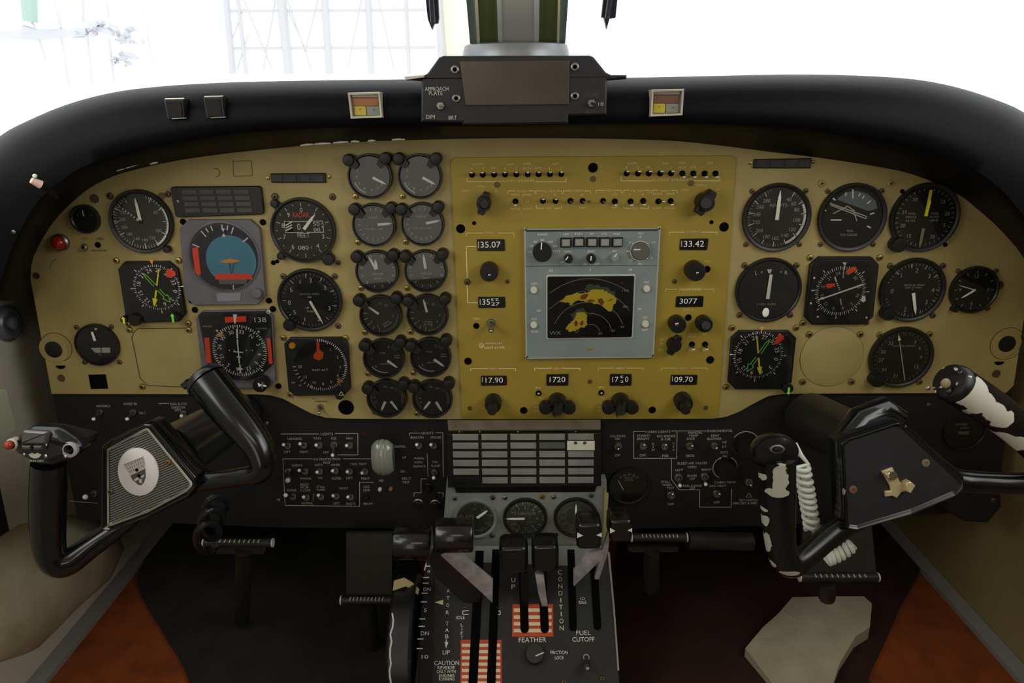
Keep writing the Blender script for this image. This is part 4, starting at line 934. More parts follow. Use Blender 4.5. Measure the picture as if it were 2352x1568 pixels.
# counters
def counter(label, pts, text, h, w, dx=0, dim_first=None, split=None):
    cx = sum(p[0] for p in pts) / 4; cy = sum(p[1] for p in pts) / 4; fr = Fr(GLD, cx, cy); q = fr.s
    root = tag(empty('frequency_counter', fr), label, 'display')
    pp = [fr.l(*p) for p in pts]; m = MB(); m.prism(rounded(pp, 2.5 * q, 2), .0001, .0012, mat('counter_frame', '1A1210', .5), .0003); m.build('window_frame', root)
    m = MB(); m.poly(inset(pp, 2 * q), .0014, mat('counter_black', '100C0E', .3)); 
    if dim_first: m.line(fr.l(dim_first[0], dim_first[1]), fr.l(dim_first[0], dim_first[2]), 2 * q, .0016, M_DIM)
    m.text(text, fr.l(cx + dx, cy - 1.5), h * q, .0016, M_WHT, w * q)
    if split:
        for t, x, y, hh, ww, rot in split: m.text(t, fr.l(x, y), hh * q, .0016, M_WHT, ww * q, rot)
    m.build('number_drum', root)
counter('frequency window at the gold plate'+chr(39)+'s upper left reading 135.07', ((1095, 549), (1159, 549), (1160, 576), (1097, 576)), '35.07', 14.5, 46, -1, (1099, 554, 569))
counter('frequency window with half-turned digits, left of the radar', ((1098, 681), (1160, 681), (1161, 706), (1099, 707)), '35', 14.5, 18, -13, (1103, 686, 699), (('23', 1137, 687, 6, 18, PI), ('27', 1138, 697, 8, 19, 0)))
counter('frequency window at the gold plate'+chr(39)+'s upper right reading 133.42', ((1562, 548), (1627, 547), (1624, 574), (1560, 574)), '33.42', 14.5, 46, 0, (1565, 552, 566))
counter('black code window reading 3077', ((1553, 680), (1616, 679), (1614, 704), (1551, 705)), '3077', 13, 40, -3)
counter('frequency window reading 117.90 under NAV at bottom left of the gold plate', ((1104, 862), (1164, 862), (1164, 884), (1105, 885)), '17.90', 13.5, 40, 1, (1108, 865, 876))
counter('frequency window reading 1720 below the radar', ((1255, 859), (1306, 858), (1305, 885), (1255, 885)), '1720', 13.5, 36, 0)
counter('frequency window with half-turned third digit below the radar', ((1401, 858), (1451, 858), (1450, 885), (1400, 885)), '17   0', 13.5, 37, -1, None, (('3', 1428, 864, 6, 7, PI), ('2', 1428, 875, 6, 7, 0)))
counter('frequency window reading 109.70 at the gold plate'+chr(39)+'s lower right', ((1541, 860), (1602, 860), (1600, 883), (1539, 883)), '09.70', 13.5, 42, -1, (1544, 863, 874))
# knobs
def knob(label, pl, x, y, r, h=.014, dot=None, wing=None, tip=None, name='tuning_knob', par=None, tipr=.55, skirt=False):
    fr = Fr(pl, x, y); q = fr.s; root = tag(empty(name, fr), label, 'knob'); R_ = r * q
    m = MB(); m.lathe([(R_, .0002), (R_, h * .8), (R_ * .9, h), (R_ * .45, h * 1.01)], M_BLK, n=32, scal=lambda a: 1 + .025 * math.sin(a * 16)); m.build('body', root)
    if wing is not None:
        for sgn, L in ((1, 1.5), (-1, 1.5)):
            d_ = ck(wing); m = MB(); n_ = (d_[1], -d_[0]); pt = lambda t, u: (d_[0] * t * R_ * sgn + n_[0] * u * R_, d_[1] * t * R_ * sgn + n_[1] * u * R_)
            m.prism([pt(.6, -.55), pt(1.2, -.5), pt(L, -.38), pt(L, .38), pt(1.2, .5), pt(.6, .55)], .004, h * .85, M_BLK, .0008); m.build('wing', root)
    if tip is not None:
        tx, ty, hh = tip; e = fr.l(tx, ty, h + hh); m = MB()
        m.tube([(0, 0, h * .9), (e[0] * .5, e[1] * .5, h + hh * .5), (e[0], e[1], h + hh)], [R_ * .72, R_ * tipr * 1.05, R_ * tipr], M_BLK, 20); m.build('inner_knob', root)
    if dot is not None:
        e = fr.l(dot[0], dot[1], h); m = MB(); m.ball((e[0], e[1], h), dot[2] * q, M_CHR, 10, 6, (1, 1, .4)); m.build('index_dot', root)
    return fr, root
knob('winged black knob at the gold plate\'s upper left', GLD, 1112, 464, 17, .02, wing=18, name='selector_knob', tip=(1112, 468, .006))
knob('winged black knob at the gold plate\'s upper right', GLD, 1614, 462, 20, .02, wing=32, name='selector_knob', tip=(1622, 466, .008), tipr=.6)
knob('round black tuning knob at the left of the radar', GLD, 1124, 620, 21, .018, dot=(1124, 632, 3.5))
knob('round black tuning knob at the right of the radar', GLD, 1592, 618, 22, .018, dot=(1602, 627, 3.5))
knob('round black knob left below the 3077 window', GLD, 1552, 740, 19, .016, dot=(1555, 745, 5))
knob('round black knob right below the 3077 window', GLD, 1613, 739, 18, .016, dot=(1623, 750, 2.5), tip=(1622, 747, .005))
knob('small black pointer knob lowest on the gold plate\'s right, above 109.70', GLD, 1546, 788, 16, .012, wing=25, name='selector_knob')
knob('tall two-stage knob at the gold plate\'s lower left corner', GLD, 1133, 920, 19, .018, tip=(1130, 944, .016))
knob('tall two-stage knob at the gold plate\'s lower right corner', GLD, 1566, 917, 20, .018, tip=(1575, 942, .016))
for x, y, lab in ((1280, 920, 'reading 1720'), (1424, 920, 'with half-turned digit')):
    fr, root = knob(f'black knob with two ear lobes below the window {lab}', GLD, x, y, 21, .018, tip=(x + 2, y + 24, .018), tipr=.48, name='selector_knob')
    for ex in (-27, 27):
        m = MB(); e = fr.l(x + ex, y + 14, .012); m.lathe([(13 * fr.s, .006), (14.5 * fr.s, .009), (14.5 * fr.s, .018), (12 * fr.s, .02)], M_BLK, e, 24, cap0=True); m.build('lobe', root)
    m = MB(); e = fr.l(x - 8, y + 32, .01); m.prism([(e[0] - 6 * fr.s, e[1] + 14 * fr.s), (e[0] + 7 * fr.s, e[1] + 14 * fr.s), (e[0] + 1 * fr.s, e[1] - 6 * fr.s)], .008, .014, M_BLK, .0006); m.build('pointer', root)
for x, y, lab in ((1237, 902, 'left of the knob under 1720'), (1381, 901, 'left of the knob under the half-turned digit')):
    fr = Fr(GLD, x, y); q = fr.s; root = tag(empty('push_button', fr), f'tiny bright button {lab}', 'button')
    m = MB(); m.lathe([(6.5 * q, .0001), (6.5 * q, .002), (4 * q, .002)], M_HOLE, n=18, cap1=False); m.build('collar', root)
    m = MB(); m.ball((0, 0, .003), 3.5 * q, M_CHR, 12, 7); m.build('plunger', root)
bat('toggle_switch', 'large chrome toggle above the script maker\'s mark on the gold plate', GLD, 1128, 741, 1128, 760, 10, 6, .022, tipr=4.5)
# printing on the gold plate
m = MB(); q = FG.s
def gt(s_, x, y, h, w, mt=M_CREAMD): m.text(s_, FG.l(x, y), h * q, .0004, mt, w * q)
def gb(x0, x1, y, dr, gap=None, mt=M_CREAMD, w=1.6):
    """bracket with a gap for its word"""
    xs = [(x0, x1)] if gap is None else [(x0, gap[0]), (gap[1], x1)]
    for a, b in xs: m.line(FG.l(a, y), FG.l(b, y), w * q, .0004, mt)
    m.line(FG.l(x0, y), FG.l(x0, y + dr), w * q, .0004, mt); m.line(FG.l(x1, y), FG.l(x1, y + dr), w * q, .0004, mt)
gb(1073, 1300, 417, -9, (1149, 1230)); gt('AUDIO SPEAKER', 1190, 415, 5.5, 74); gb(1426, 1653, 415, -9, (1494, 1592)); gt('AUDIO SPEAKER', 1543, 413, 5.5, 92)
for s_, x, y, w in (('COMM', 1097, 377, 24), ('NAV', 1173, 377, 14), ('MKR', 1211, 376, 16), ('BCN', 1211, 386, 16), ('DME', 1236, 386, 15), ('ADF', 1276, 376, 14), ('HF', 1134, 386, 9), ('1', 1084, 387, 2), ('2', 1110, 387, 4), ('1', 1160, 387, 2), ('2', 1186, 387, 4), ('1', 1262, 387, 2), ('2', 1288, 387, 4),
                ('COMM', 1452, 375, 20), ('NAV', 1529, 375, 14), ('MKR', 1567, 374, 15), ('BCN', 1567, 384, 15), ('DME', 1592, 384, 13), ('ADF', 1631, 374, 13), ('HF', 1489, 384, 9), ('1', 1439, 385, 2), ('2', 1465, 385, 4), ('2', 1541, 385, 4)): gt(s_, x, y, 5, w)
gb(1167, 1228, 438, 7, (1184, 1214)); gb(1231, 1290, 438, 7, (1245, 1278)); gb(1294, 1356, 438, 7, (1307, 1345)); gb(1369, 1427, 437, 7, (1390, 1409)); gb(1432, 1492, 437, 7, (1447, 1480)); gb(1497, 1555, 437, 7, (1512, 1541))
for s_, x, y, w in (('AUDIO', 1199, 439, 22), ('SPKR', 1184, 447, 19), ('EMER', 1211, 447, 20), ('FILTER', 1261, 439, 26), ('V', 1246, 447, 4), ('R', 1275, 447, 5), ('INTERPH', 1326, 438, 36), ('HI', 1337, 447, 6), ('GND', 1399, 437, 15), ('ON', 1412, 446, 9), ('FILTER', 1464, 438, 26), ('V', 1447, 446, 4), ('R', 1477, 446, 5), ('AUDIO', 1527, 438, 20), ('EMER', 1511, 445, 22), ('SPKR', 1540, 445, 19),
                ('PHONE', 1184, 479, 22), ('NORM', 1211, 479, 20), ('OFF', 1261, 478, 12), ('TEST', 1338, 477, 18), ('OFF', 1411, 477, 12), ('OFF', 1459, 478, 13), ('NORM', 1509, 478, 21), ('PHONE', 1538, 478, 22), ('COMM 1', 1105, 428, 22), ('COMM 1', 1070, 438, 18), ('ALL', 1140, 438, 8), ('COMM 2', 1610, 425, 22), ('COMM 1', 1572, 436, 20), ('ALL', 1648, 434, 8)): gt(s_, x, y, 5, w)
gb(1232, 1290, 478, -7, (1250, 1272)); gb(1432, 1490, 478, -6, (1450, 1470))
gb(1071, 1180, 535, 7, (1109, 1143)); gt('COMM-1', 1123, 534, 5, 22); gb(1537, 1647, 533, 7, (1573, 1611)); gt('COMM-2', 1592, 532, 5, 30)
for a, b in (((1071, 566), (1094, 566)), ((1071, 566), (1073, 638)), ((1073, 655), (1074, 695)), ((1074, 695), (1097, 695))): m.line(FG.l(*a), FG.l(*b), 1.8 * q, .0004, M_CREAM)
gt('TEST', 1095, 732, 5, 17, M_CREAM); gt('TEST', 1624, 600, 4.5, 15); gb(1529, 1639, 664, 6, (1555, 1614)); gt('TRANSPONDER', 1585, 664, 6, 52, M_CREAM)
for s_, x, y, w in (('REPLY', 1581, 711, 24), ('MODE', 1590, 767, 14), ('IDENT', 1590, 773, 18), ('ALT', 1619, 767, 10), ('OFF', 1588, 804, 12), ('1', 1617, 804, 3), ('SBY', 1520, 779, 10), ('ON', 1519, 789, 8), ('OFF', 1518, 803, 11)): gt(s_, x, y, 5, w)
gt('AVIONICS BY', 1134, 788, 4.5, 40, M_CREAM); gt('eechcraft', 1136, 797, 8, 48, M_CREAM)
c = FG.l(1106, 793); m.arc(c, 4.5 * q, 6 * q, 0, 360, .0004, M_CREAM, 18); m.text('B', (c[0] + .6 * q, c[1] - 1 * q), 7 * q, .0005, M_CREAM)
gb(1081, 1184, 846, 6, (1121, 1145), M_CREAM); gt('NAV-1', 1133, 846, 5.5, 18, M_CREAM); gb(1228, 1332, 845, 6, (1269, 1291), M_CREAM); gt('ADF-1', 1280, 846, 5.5, 18, M_CREAM); gb(1374, 1477, 845, 6, (1411, 1439), M_CREAMD); gt('ADF-2', 1425, 845, 5.5, 20, M_CREAM); gb(1519, 1624, 845, 6, (1556, 1588), M_CREAMD); gt('NAV-2', 1571, 845, 5.5, 20)
for s_, x, y, w in (('BFO', 1236, 890, 12), ('TEST', 1244, 914, 14), ('ADF', 1233, 926, 11), ('ANT', 1232, 934, 11), ('OFF', 1232, 943, 8), ('BFO', 1381, 889, 12), ('TEST', 1388, 914, 14), ('ADF', 1380, 926, 10), ('ANT', 1377, 934, 11), ('OFF', 1376, 943, 8)): gt(s_, x, y, 5, w, M_CREAM if y < 905 else M_CREAMD)
m.build('lettering', gold)

# ---------------------------------------------------------------- weather radar
RP = [(1203, 524), (1516, 522), (1500, 818), (1207, 821)]
fr = Fr(GLD, 1356, 672); q = fr.s; root = tag(empty('weather_radar', fr), 'blue-grey weather radar display with yellow echoes in the gold plate', 'radar')
pp = [fr.l(*p) for p in RP]
m = MB(); m.prism(pp, .0002, .006, mat('radar_frame_metal', 'B9BAB2', .35, .2), .0006); m.build('frame', root)
z = .0062; m = MB(); m.poly(inset(pp, 4 * q), z, M_RADAR)
a = fr.l(1207, 611, z); b = fr.l(1510, 609, z); m.line(a, b, 1.2 * q, z + .0003, mat('radar_seam', '3E484C', .7))
a = fr.l(1209, 530, z); b = fr.l(1511, 528, z); m.line(a, b, 4 * q, z + .0003, mat('radar_recess', '2A3034', .7))
def rtx(s_, x, y, h, w, mt=M_WHT): m.text(s_, fr.l(x, y, z), h * q, z + .0003, mt, w * q)
for s_, x, y, h, w in (('RANGE', 1246, 538, 5, 22), ('OFF', 1300, 538, 4.5, 12), ('STBY', 1329, 537, 4.5, 17), ('WX', 1359, 537, 4.5, 10), ('CYC', 1388, 537, 4.5, 12), ('MAP', 1417, 537, 4.5, 14), ('TILT', 1472, 536, 5, 13), ('UP', 1470, 544, 4.5, 7), ('80', 1246, 551, 4.5, 8), ('40', 1229, 555, 4.5, 8), ('160', 1264, 555, 4.5, 11), ('20', 1221, 565, 4.5, 7), ('240', 1274, 565, 4.5, 10), ('10', 1218, 578, 4.5, 6), ('TEST', 1278, 577, 5, 17), ('GAIN', 1304, 577, 4.5, 15), ('ERASE', 1358, 577, 5, 16), ('INT', 1412, 576, 4.5, 9), ('ON', 1343, 606, 5, 8), ('OFF', 1371, 606, 5, 11), ('MAN', 1291, 602, 5, 8), ('DN', 1470, 606, 4.5, 8), ('15', 1501, 556, 4.5, 7), ('5', 1497, 592, 4.5, 4), ('15', 1448, 598, 4, 6), ('5', 1447, 557, 4, 4),
                    ('30', 1265, 621, 5, 9), ('0', 1356, 619, 6, 3), ('30', 1448, 619, 5, 8), ('60', 1238, 713, 5, 9), ('60', 1469, 709, 5, 8), ('AZIM', 1226, 651, 5, 15), ('HOLD', 1227, 732, 5, 12), ('SCAN', 1228, 761, 5, 16), ('TGT', 1485, 648, 5, 13), ('ALERT', 1481, 757, 5, 15), ('TGT', 1482, 729, 5, 11)): rtx(s_, x, y, h, w)
m.lathe([(9 * q, z + .0002), (5 * q, z + .0006), (1 * q, z + .0007)], mat('radar_badge', '8A7A4A', .5), fr.l(1354, 801, z), 24); m.v[-72:] = [(v[0], fr.l(1354, 801, z)[1] + (v[1] - fr.l(1354, 801, z)[1]) * .4, v[2]) for v in m.v[-72:]]
m.build('faceplate', root)
scr = [fr.l(*p, z) for p in ((1254, 631), (1460, 629), (1454, 776), (1254, 779))]
m = MB(); m.prism(rounded(scr, 5 * q), z, z + .0012, mat('screen_bezel_light', 'C2C8C0', .5), .0003); m.build('screen_bezel', root)
zs = z + .0015; ins = inset(scr, 3.4 * q); m = MB(); m.poly(rounded(ins, 4 * q), zs, mat('screen_black', '141417', .25))
M_ARC = mat('screen_arc', 'B2B0AA', .6); M_ECH = mat('echo_yellow', 'F0DC3A', .6); M_ECHR = mat('echo_brown', 'A4581A', .6); M_ECHG = mat('echo_green', '5A6A52', .7)
def sarc(pts, w=1.3):
    P_ = spline([fr.l(*p, z) for p in pts], 5)
    for a, b in zip(P_, P_[1:]): m.line(a, b, w * q, zs + .0002, M_ARC)
sarc(((1262, 672), (1290, 655), (1325, 642), (1357, 639), (1390, 644), (1425, 658), (1445, 670))); sarc(((1261, 709), (1290, 688), (1325, 671), (1345, 668))); sarc(((1273, 743), (1290, 718), (1315, 701), (1345, 693), (1375, 696), (1400, 707), (1418, 722), (1430, 744))); sarc(((1410, 680), (1430, 695), (1445, 712)))
sarc(((1352, 719), (1365, 719), (1385, 728), (1398, 742), (1404, 755))); sarc(((1352, 744), (1365, 745), (1373, 752), (1378, 760))); sarc(((1318, 756), (1325, 763), (1330, 752)))
random.seed(11)
def blob(pts, mt, zz, jit=2.5, k=4):
    P_ = spline([fr.l(*p, z) for p in pts + [pts[0]]], k)[:-1]
    m.poly([(a + random.uniform(-jit, jit) * q, b + random.uniform(-jit, jit) * q) for a, b in P_], zs + zz, mt)
blob([(1340, 664), (1352, 652), (1370, 654), (1390, 657), (1400, 664), (1412, 676), (1400, 690), (1370, 680)], M_ECHG, .0003, 3)
blob([(1286, 690), (1300, 680), (1320, 673), (1345, 672), (1360, 664), (1385, 665), (1400, 674), (1417, 686), (1411, 698), (1402, 713), (1388, 705), (1365, 695), (1345, 693), (1325, 690), (1310, 702), (1306, 694), (1293, 694)], M_ECH, .0005, 2.2)
blob([(1332, 685), (1335, 677), (1348, 674), (1350, 678), (1343, 686)], M_ECHR, .0007, 1); blob([(1372, 685), (1382, 684), (1387, 692), (1383, 699), (1374, 693)], M_ECHR, .0007, 1); blob([(1395, 690), (1405, 685), (1406, 687), (1394, 692)], M_ECHR, .0007, .5); blob([(1345, 690), (1358, 686), (1366, 690), (1355, 692)], M_ECHR, .0007, .5)
blob([(1310, 722), (1330, 706), (1345, 712), (1348, 724), (1325, 735)], M_ECHG, .0003, 3)
blob([(1300, 756), (1304, 745), (1315, 735), (1322, 722), (1332, 715), (1345, 717), (1347, 728), (1349, 742), (1340, 750), (1322, 757), (1312, 760)], M_ECH, .0005, 2.2)
blob([(1318, 740), (1322, 735), (1327, 742), (1321, 748)], M_ECHR, .0007, 1); blob([(1330, 742), (1337, 734), (1341, 738), (1336, 746)], M_ECHR, .0007, 1)
rtx_ = lambda s_, x, y, h, w: m.text(s_, fr.l(x, y, z), h * q, zs + .0008, mat('screen_text', 'B8C2D2', .6), w * q)
rtx_('WX', 1275, 763, 9, 26); rtx_('20', 1378, 764, 6, 10); rtx_('40', 1407, 758, 6, 9); rtx_('60', 1429, 749, 5, 9); rtx_('80', 1436, 703, 5, 11); rtx_('100', 1436, 666, 5, 14); rtx_('T', 1428, 650, 5, 4)
m.build('screen', root)
m = MB(); m.poly(rounded(ins, 4 * q), zs + .0012, M_GLASS2); m.build('screen_glass', root)
for x, y in ((1299, 555), (1329, 554), (1359, 554), (1388, 554), (1417, 554)):
    m = MB(); c = fr.l(x, y + 1, z); m.box((c[0], c[1], z + .002), (24 * q, 21 * q, .004), M_BLK, 0, .0006); b_ = m.build('mode_button', root)
    m = MB(); m.box((c[0], c[1] + .5 * q, z + .0065), (18 * q, 15 * q, .005), mat('button_cap_grey', '9C9C94', .4), 0, .0012); m.build('button_cap', b_)
def rknob(x, y, r, h, line=None, nm='control_knob', mt=M_BLK):
    m = MB(); c = fr.l(x, y, z); m.lathe([(r * q, z), (r * q, z + h * .8), (r * .88 * q, z + h), (r * .3 * q, z + h)], mt, c, 28, lambda a: 1 + .03 * math.sin(a * 14))
    if line: m.line(fr.l(line[0], line[1], z + h), fr.l(line[2], line[3], z + h), 2.6 * q, z + h + .0003, M_WHT)
    return m.build(nm, root)
rknob(1245, 577, 21, .012, (1243, 573, 1244, 557), 'range_knob'); rknob(1305, 592, 9.5, .01, (1299, 597, 1305, 589)); rknob(1357, 592, 10.5, .01, (1357, 598, 1358, 588)); rknob(1411, 590, 9.5, .006, (1411, 590, 1417, 582), mt=M_RADAR)
rknob(1470, 575, 20.5, .007, (1455, 573, 1471, 573), 'tilt_knob', mat('tilt_knob_grey', '5E5C55', .5))
m = MB(); c = fr.l(1470, 576, z)
for a_ in (-90, -45, 45, 135, 180, 225): d_ = ck(a_); m.line((c[0] + d_[0] * 21 * q, c[1] + d_[1] * 21 * q), (c[0] + d_[0] * (31 if a_ == -90 else 25) * q, c[1] + d_[1] * (31 if a_ == -90 else 25) * q), 1.8 * q, z + .0004, M_WHT)
m.arc(c, 21 * q, 22.5 * q, 0, 360, z + .0004, M_WHT, 30); m.build('tilt_scale', root)
for x, y in ((1226, 665), (1226, 745), (1485, 662), (1482, 743)):
    m = MB(); c = fr.l(x, y, z); m.lathe([(8 * q, z), (8 * q, z + .0025), (6.8 * q, z + .0035)], mat('push_cap_cream', 'DAD8C4', .4), c, 20); m.line((c[0], c[1] - 2 * q), (c[0], c[1] + 2 * q), 1.5 * q, z + .0037, M_DIM); m.build('push_button', root)
for x, y in ((1206, 526), (1514, 523), (1209, 819), (1498, 816)): screwmb(fr.l(x, y, .006), 4 * q, M_CHR, .006).build('screw', root)

# ================================================================== lower switch panels
m = MB(); q = FSL.s
def st(s_, x, y, h, w, mt=M_DIM): m.text(s_, FSL.l(x, y), h * q, .0004, mt, w * q)
def sl(a, b, w=1.4, mt=M_DIM): m.line(FSL.l(*a), FSL.l(*b), w * q, .0004, mt)
sl((645, 996), (733, 996)); sl((769, 995), (822, 995)); sl((822, 995), (822, 1044)); sl((775, 1044), (822, 1044))
sl((650, 1053), (718, 1053)); sl((788, 1053), (856, 1053)); sl((650, 1053), (655, 1160), 1); sl((655, 1160), (826, 1162)); sl((826, 1162), (826, 1107)); sl((826, 1107), (858, 1107)); sl((719, 1150), (721, 1132), 1)
sl((940, 994), (966, 994)); sl((1001, 993), (1018, 993)); sl((940, 994), (941, 1000)); sl((1017, 993), (1018, 1094)); sl((981, 1040), (983, 1094), 1); sl((967, 1099), (980, 1099)); sl((967, 1099), (967, 1131)); sl((951, 1131), (967, 1131)); sl((951, 1131), (951, 1140)); sl((1005, 1131), (1018, 1131)); sl((1018, 1131), (1018, 1140))
for s_, x, y, w in (('LIGHTS', 751, 996, 28), ('LANDING', 677, 1007, 32), ('TAXI', 728, 1006, 16), ('ICE', 767, 1006, 11), ('NAV', 803, 1006, 15), ('LEFT', 660, 1037, 15), ('RIGHT', 699, 1037, 19), ('OFF', 749, 1038, 13), ('ICE PROTECTION', 751, 1054, 62), ('SURFACE', 683, 1068, 24), ('AUTO', 732, 1067, 18), ('PROP', 751, 1062, 16), ('INNER', 771, 1067, 20), ('FUEL VENT', 824, 1065, 37),
                ('MANUAL', 703, 1098, 26), ('ON', 736, 1097, 10), ('OUTER', 773, 1098, 22), ('LEFT', 803, 1097, 15), ('RIGHT', 840, 1098, 20), ('ENGINE', 670, 1125, 22), ('PILOT', 700, 1112, 20), ('ICE', 700, 1118, 18), ('CLEAR', 702, 1125, 24), ('STALL', 737, 1117, 19), ('WARN', 737, 1124, 20), ('PITOT', 790, 1121, 20), ('NORMAL', 706, 1155, 26), ('LEFT', 773, 1155, 15), ('RIGHT', 806, 1156, 21),
                ('LDG', 842, 1117, 14), ('GEAR', 842, 1125, 16), ('RELAY', 846, 1156, 22), ('CONTROL', 919, 1025, 26), ('UP', 929, 1050, 8), ('DN', 925, 1082, 9), ('HD LT', 934, 1098, 20), ('TEST', 933, 1107, 17), ('HD', 876, 1103, 10), ('LIGHTS', 982, 994, 27), ('BEACON', 958, 1004, 29), ('STROBE', 1001, 1004, 24), ('WARN', 962, 1052, 22), ('HORN', 961, 1061, 18), ('SILENCE', 963, 1070, 28), ('TAIL', 999, 1060, 14), ('FLOOD', 1001, 1069, 20),
                ('AVIONICS', 237, 932, 30), ('INVERTER', 300, 927, 30), ('NO 1', 327, 948, 12), ('ENG AUTO', 410, 927, 36), ('IGNITION', 410, 935, 30), ('ARM', 408, 941, 14)): st(s_, x, y, 6, w)
sl((365, 926), (388, 926)); sl((160, 1150), (225, 1155), 1)
m.build('lettering', subl)
M_TIPW = mat('toggle_tip_pale', 'F6F6F0', .3, .0)
SW = [('left LANDING lights', 662, 1022, 651, 1021), ('right LANDING lights', 699, 1021, 689, 1019), ('TAXI lights', 734, 1021, 726, 1022), ('NAV lights', 804, 1021, 796, 1023), ('MANUAL surface de-ice', 702, 1081, 687, 1080), ('AUTO prop de-ice', 735, 1081, 728, 1084), ('INNER prop de-ice', 771, 1079, 764, 1081), ('left FUEL VENT', 804, 1081, 798, 1083), ('right FUEL VENT', 839, 1081, 832, 1086),
      ('ENGINE ice', 674, 1139, 656, 1137), ('NORMAL ice', 705, 1141, 697, 1141), ('STALL WARN heat', 738, 1139, 731, 1137), ('left PITOT heat', 773, 1138, 765, 1138), ('right PITOT heat', 806, 1140, 799, 1141), ('BEACON lights', 963, 1022, 957, 1021), ('STROBE lights', 997, 1022, 990, 1021)]
for lab, x, y, tx, ty in SW: bat('toggle_switch', f'chrome toggle switch for {lab} on the left lower panel', SUB, x, y, tx, ty, 8.5, 3.4, .014, M_TIPW, group='toggles of the left lower panel', tipr=5 if lab in ('ENGINE ice',) else 4)
bat('toggle_switch', 'long chrome toggle pointing down under ICE in the LIGHTS box', SUB, 768, 1020, 764, 1045, 9, 3.6, .016, M_TIPW)
bat('toggle_switch', 'long pale-gripped lever pointing down left of the MANUAL de-ice toggle', SUB, 663, 1080, 661, 1103, 8, 6.5, .02, mat('lever_grip_pale', 'C6CABC', .4), tipr=6)
bat('toggle_switch', 'toggle under TAIL FLOOD with its tip hanging down', SUB, 998, 1082, 996, 1097, 8, 3, .014, M_TIPW)
bat('toggle_switch', 'dark toggle under LDG GEAR on the left lower panel', SUB, 842, 1142, 841, 1143, 6, 3, .012, M_BLK, nut=M_BLK)
bat('toggle_switch', 'toggle switch under AVIONICS at the far left of the lower panel', SUB, 230, 945, 215, 962, 8, 3, .016, M_TIPW)
bat('toggle_switch', 'toggle switch under INVERTER above the left yoke hub', SUB, 307, 945, 292, 962, 8, 3, .016, M_TIPW)
bat('toggle_switch', 'toggle switch under ARM between the left yoke hub and its right grip', SUB, 423, 948, 417, 955, 8, 3, .012, M_TIPW)
bat('toggle_switch', 'bright toggle lever seen through the left grip of the left yoke', SUB, 217, 1132, 196, 1141, 8, 4, .02, M_TIPW, tipr=6)
for x, y, lab, c_ in ((873, 1122, 'tiny pale lamp under the landing gear handle', 'DADAD8'), (898, 1121, 'tiny amber lamp under the landing gear handle', '9A6A34')):
    fr = Fr(SUB, x, y); mm = MB(); mm.lathe([(4.5 * fr.s, .0001), (4.5 * fr.s, .003), (3 * fr.s, .0045)], mat('lamp_' + c_, c_, .3), n=14); tag(put(mm.build('indicator_lamp'), fr), lab, 'lamp')
def ringknob(label, pl, x, y, r, ring=M_STL, h=.008):
    fr = Fr(pl, x, y); root = tag(empty('push_button', fr), label, 'knob'); w = fr.s
    mm = MB(); mm.lathe([(r * w, .0001), (r * w, .003), (r * .82 * w, .004), (r * .8 * w, .001)], ring, n=26, cap1=False); mm.build('ring', root)
    mm = MB(); mm.lathe([(r * .72 * w, .0005), (r * .72 * w, h * .8), (r * .55 * w, h)], M_BLK, n=24); mm.build('cap', root)
ringknob('dark push knob above the pair at the left lower panel\'s right end', SUB, 983, 1117, 11, M_BLK); ringknob('left of two silver-ringed push knobs at the left lower panel\'s bottom right', SUB, 961, 1154, 12.5); ringknob('right of two silver-ringed push knobs at the left lower panel\'s bottom right', SUB, 1000, 1156, 12.5)
for x, y, lab in ((640, 1148, 'screw left of the ENGINE ice toggle'), (613, 971, 'screw above the right grip of the left yoke')):
    fr = Fr(SUB, x, y); tag(put(screwmb((0, 0), 5.5 * fr.s, M_STL).build('screw'), fr), lab, 'screw')
fr = Fr(SUB, 837, 995); mm = MB(); mm.lathe([(4 * fr.s, .0001), (3 * fr.s, .002)], mat('red_lens_dark', '5A1408', .3), n=12); tag(put(mm.build('indicator_lamp'), fr), 'tiny dark red lamp right of the LIGHTS box', 'lamp')
# landing gear handle shaped like a wheel
fr = Fr(SUB, 880, 1050, .035); w = fr.s; root = tag(empty('landing_gear_handle', fr), 'clear grooved wheel-shaped landing gear handle on the left lower panel', 'handle')
M_TYRE = mat('clear_plastic_wheel', '8E928A', .18, spec=.7, coat=.5)
mm = MB(); R_ = 45 * w; hw = 24 * w; prof = []
for i in range(25):
    t = -1 + 2 * i / 24; rr = R_ * (1 - .30 * abs(t) ** 2.6)
    if abs(t - .28) < .05 or abs(t + .28) < .05: rr -= 2.0 * w
    prof.append((rr, t * hw))
mm.lathe(prof, M_TYRE, n=44, cap0=True, cap1=True); mm.v = [(v[2], v[0], v[1] * .55) for v in mm.v]; mm.build('wheel', root)
mm = MB(); mm.tube([(0, 0, -.034), (0, 0, -.02)], 9 * w, M_BLK, 14); mm.build('stem', root)

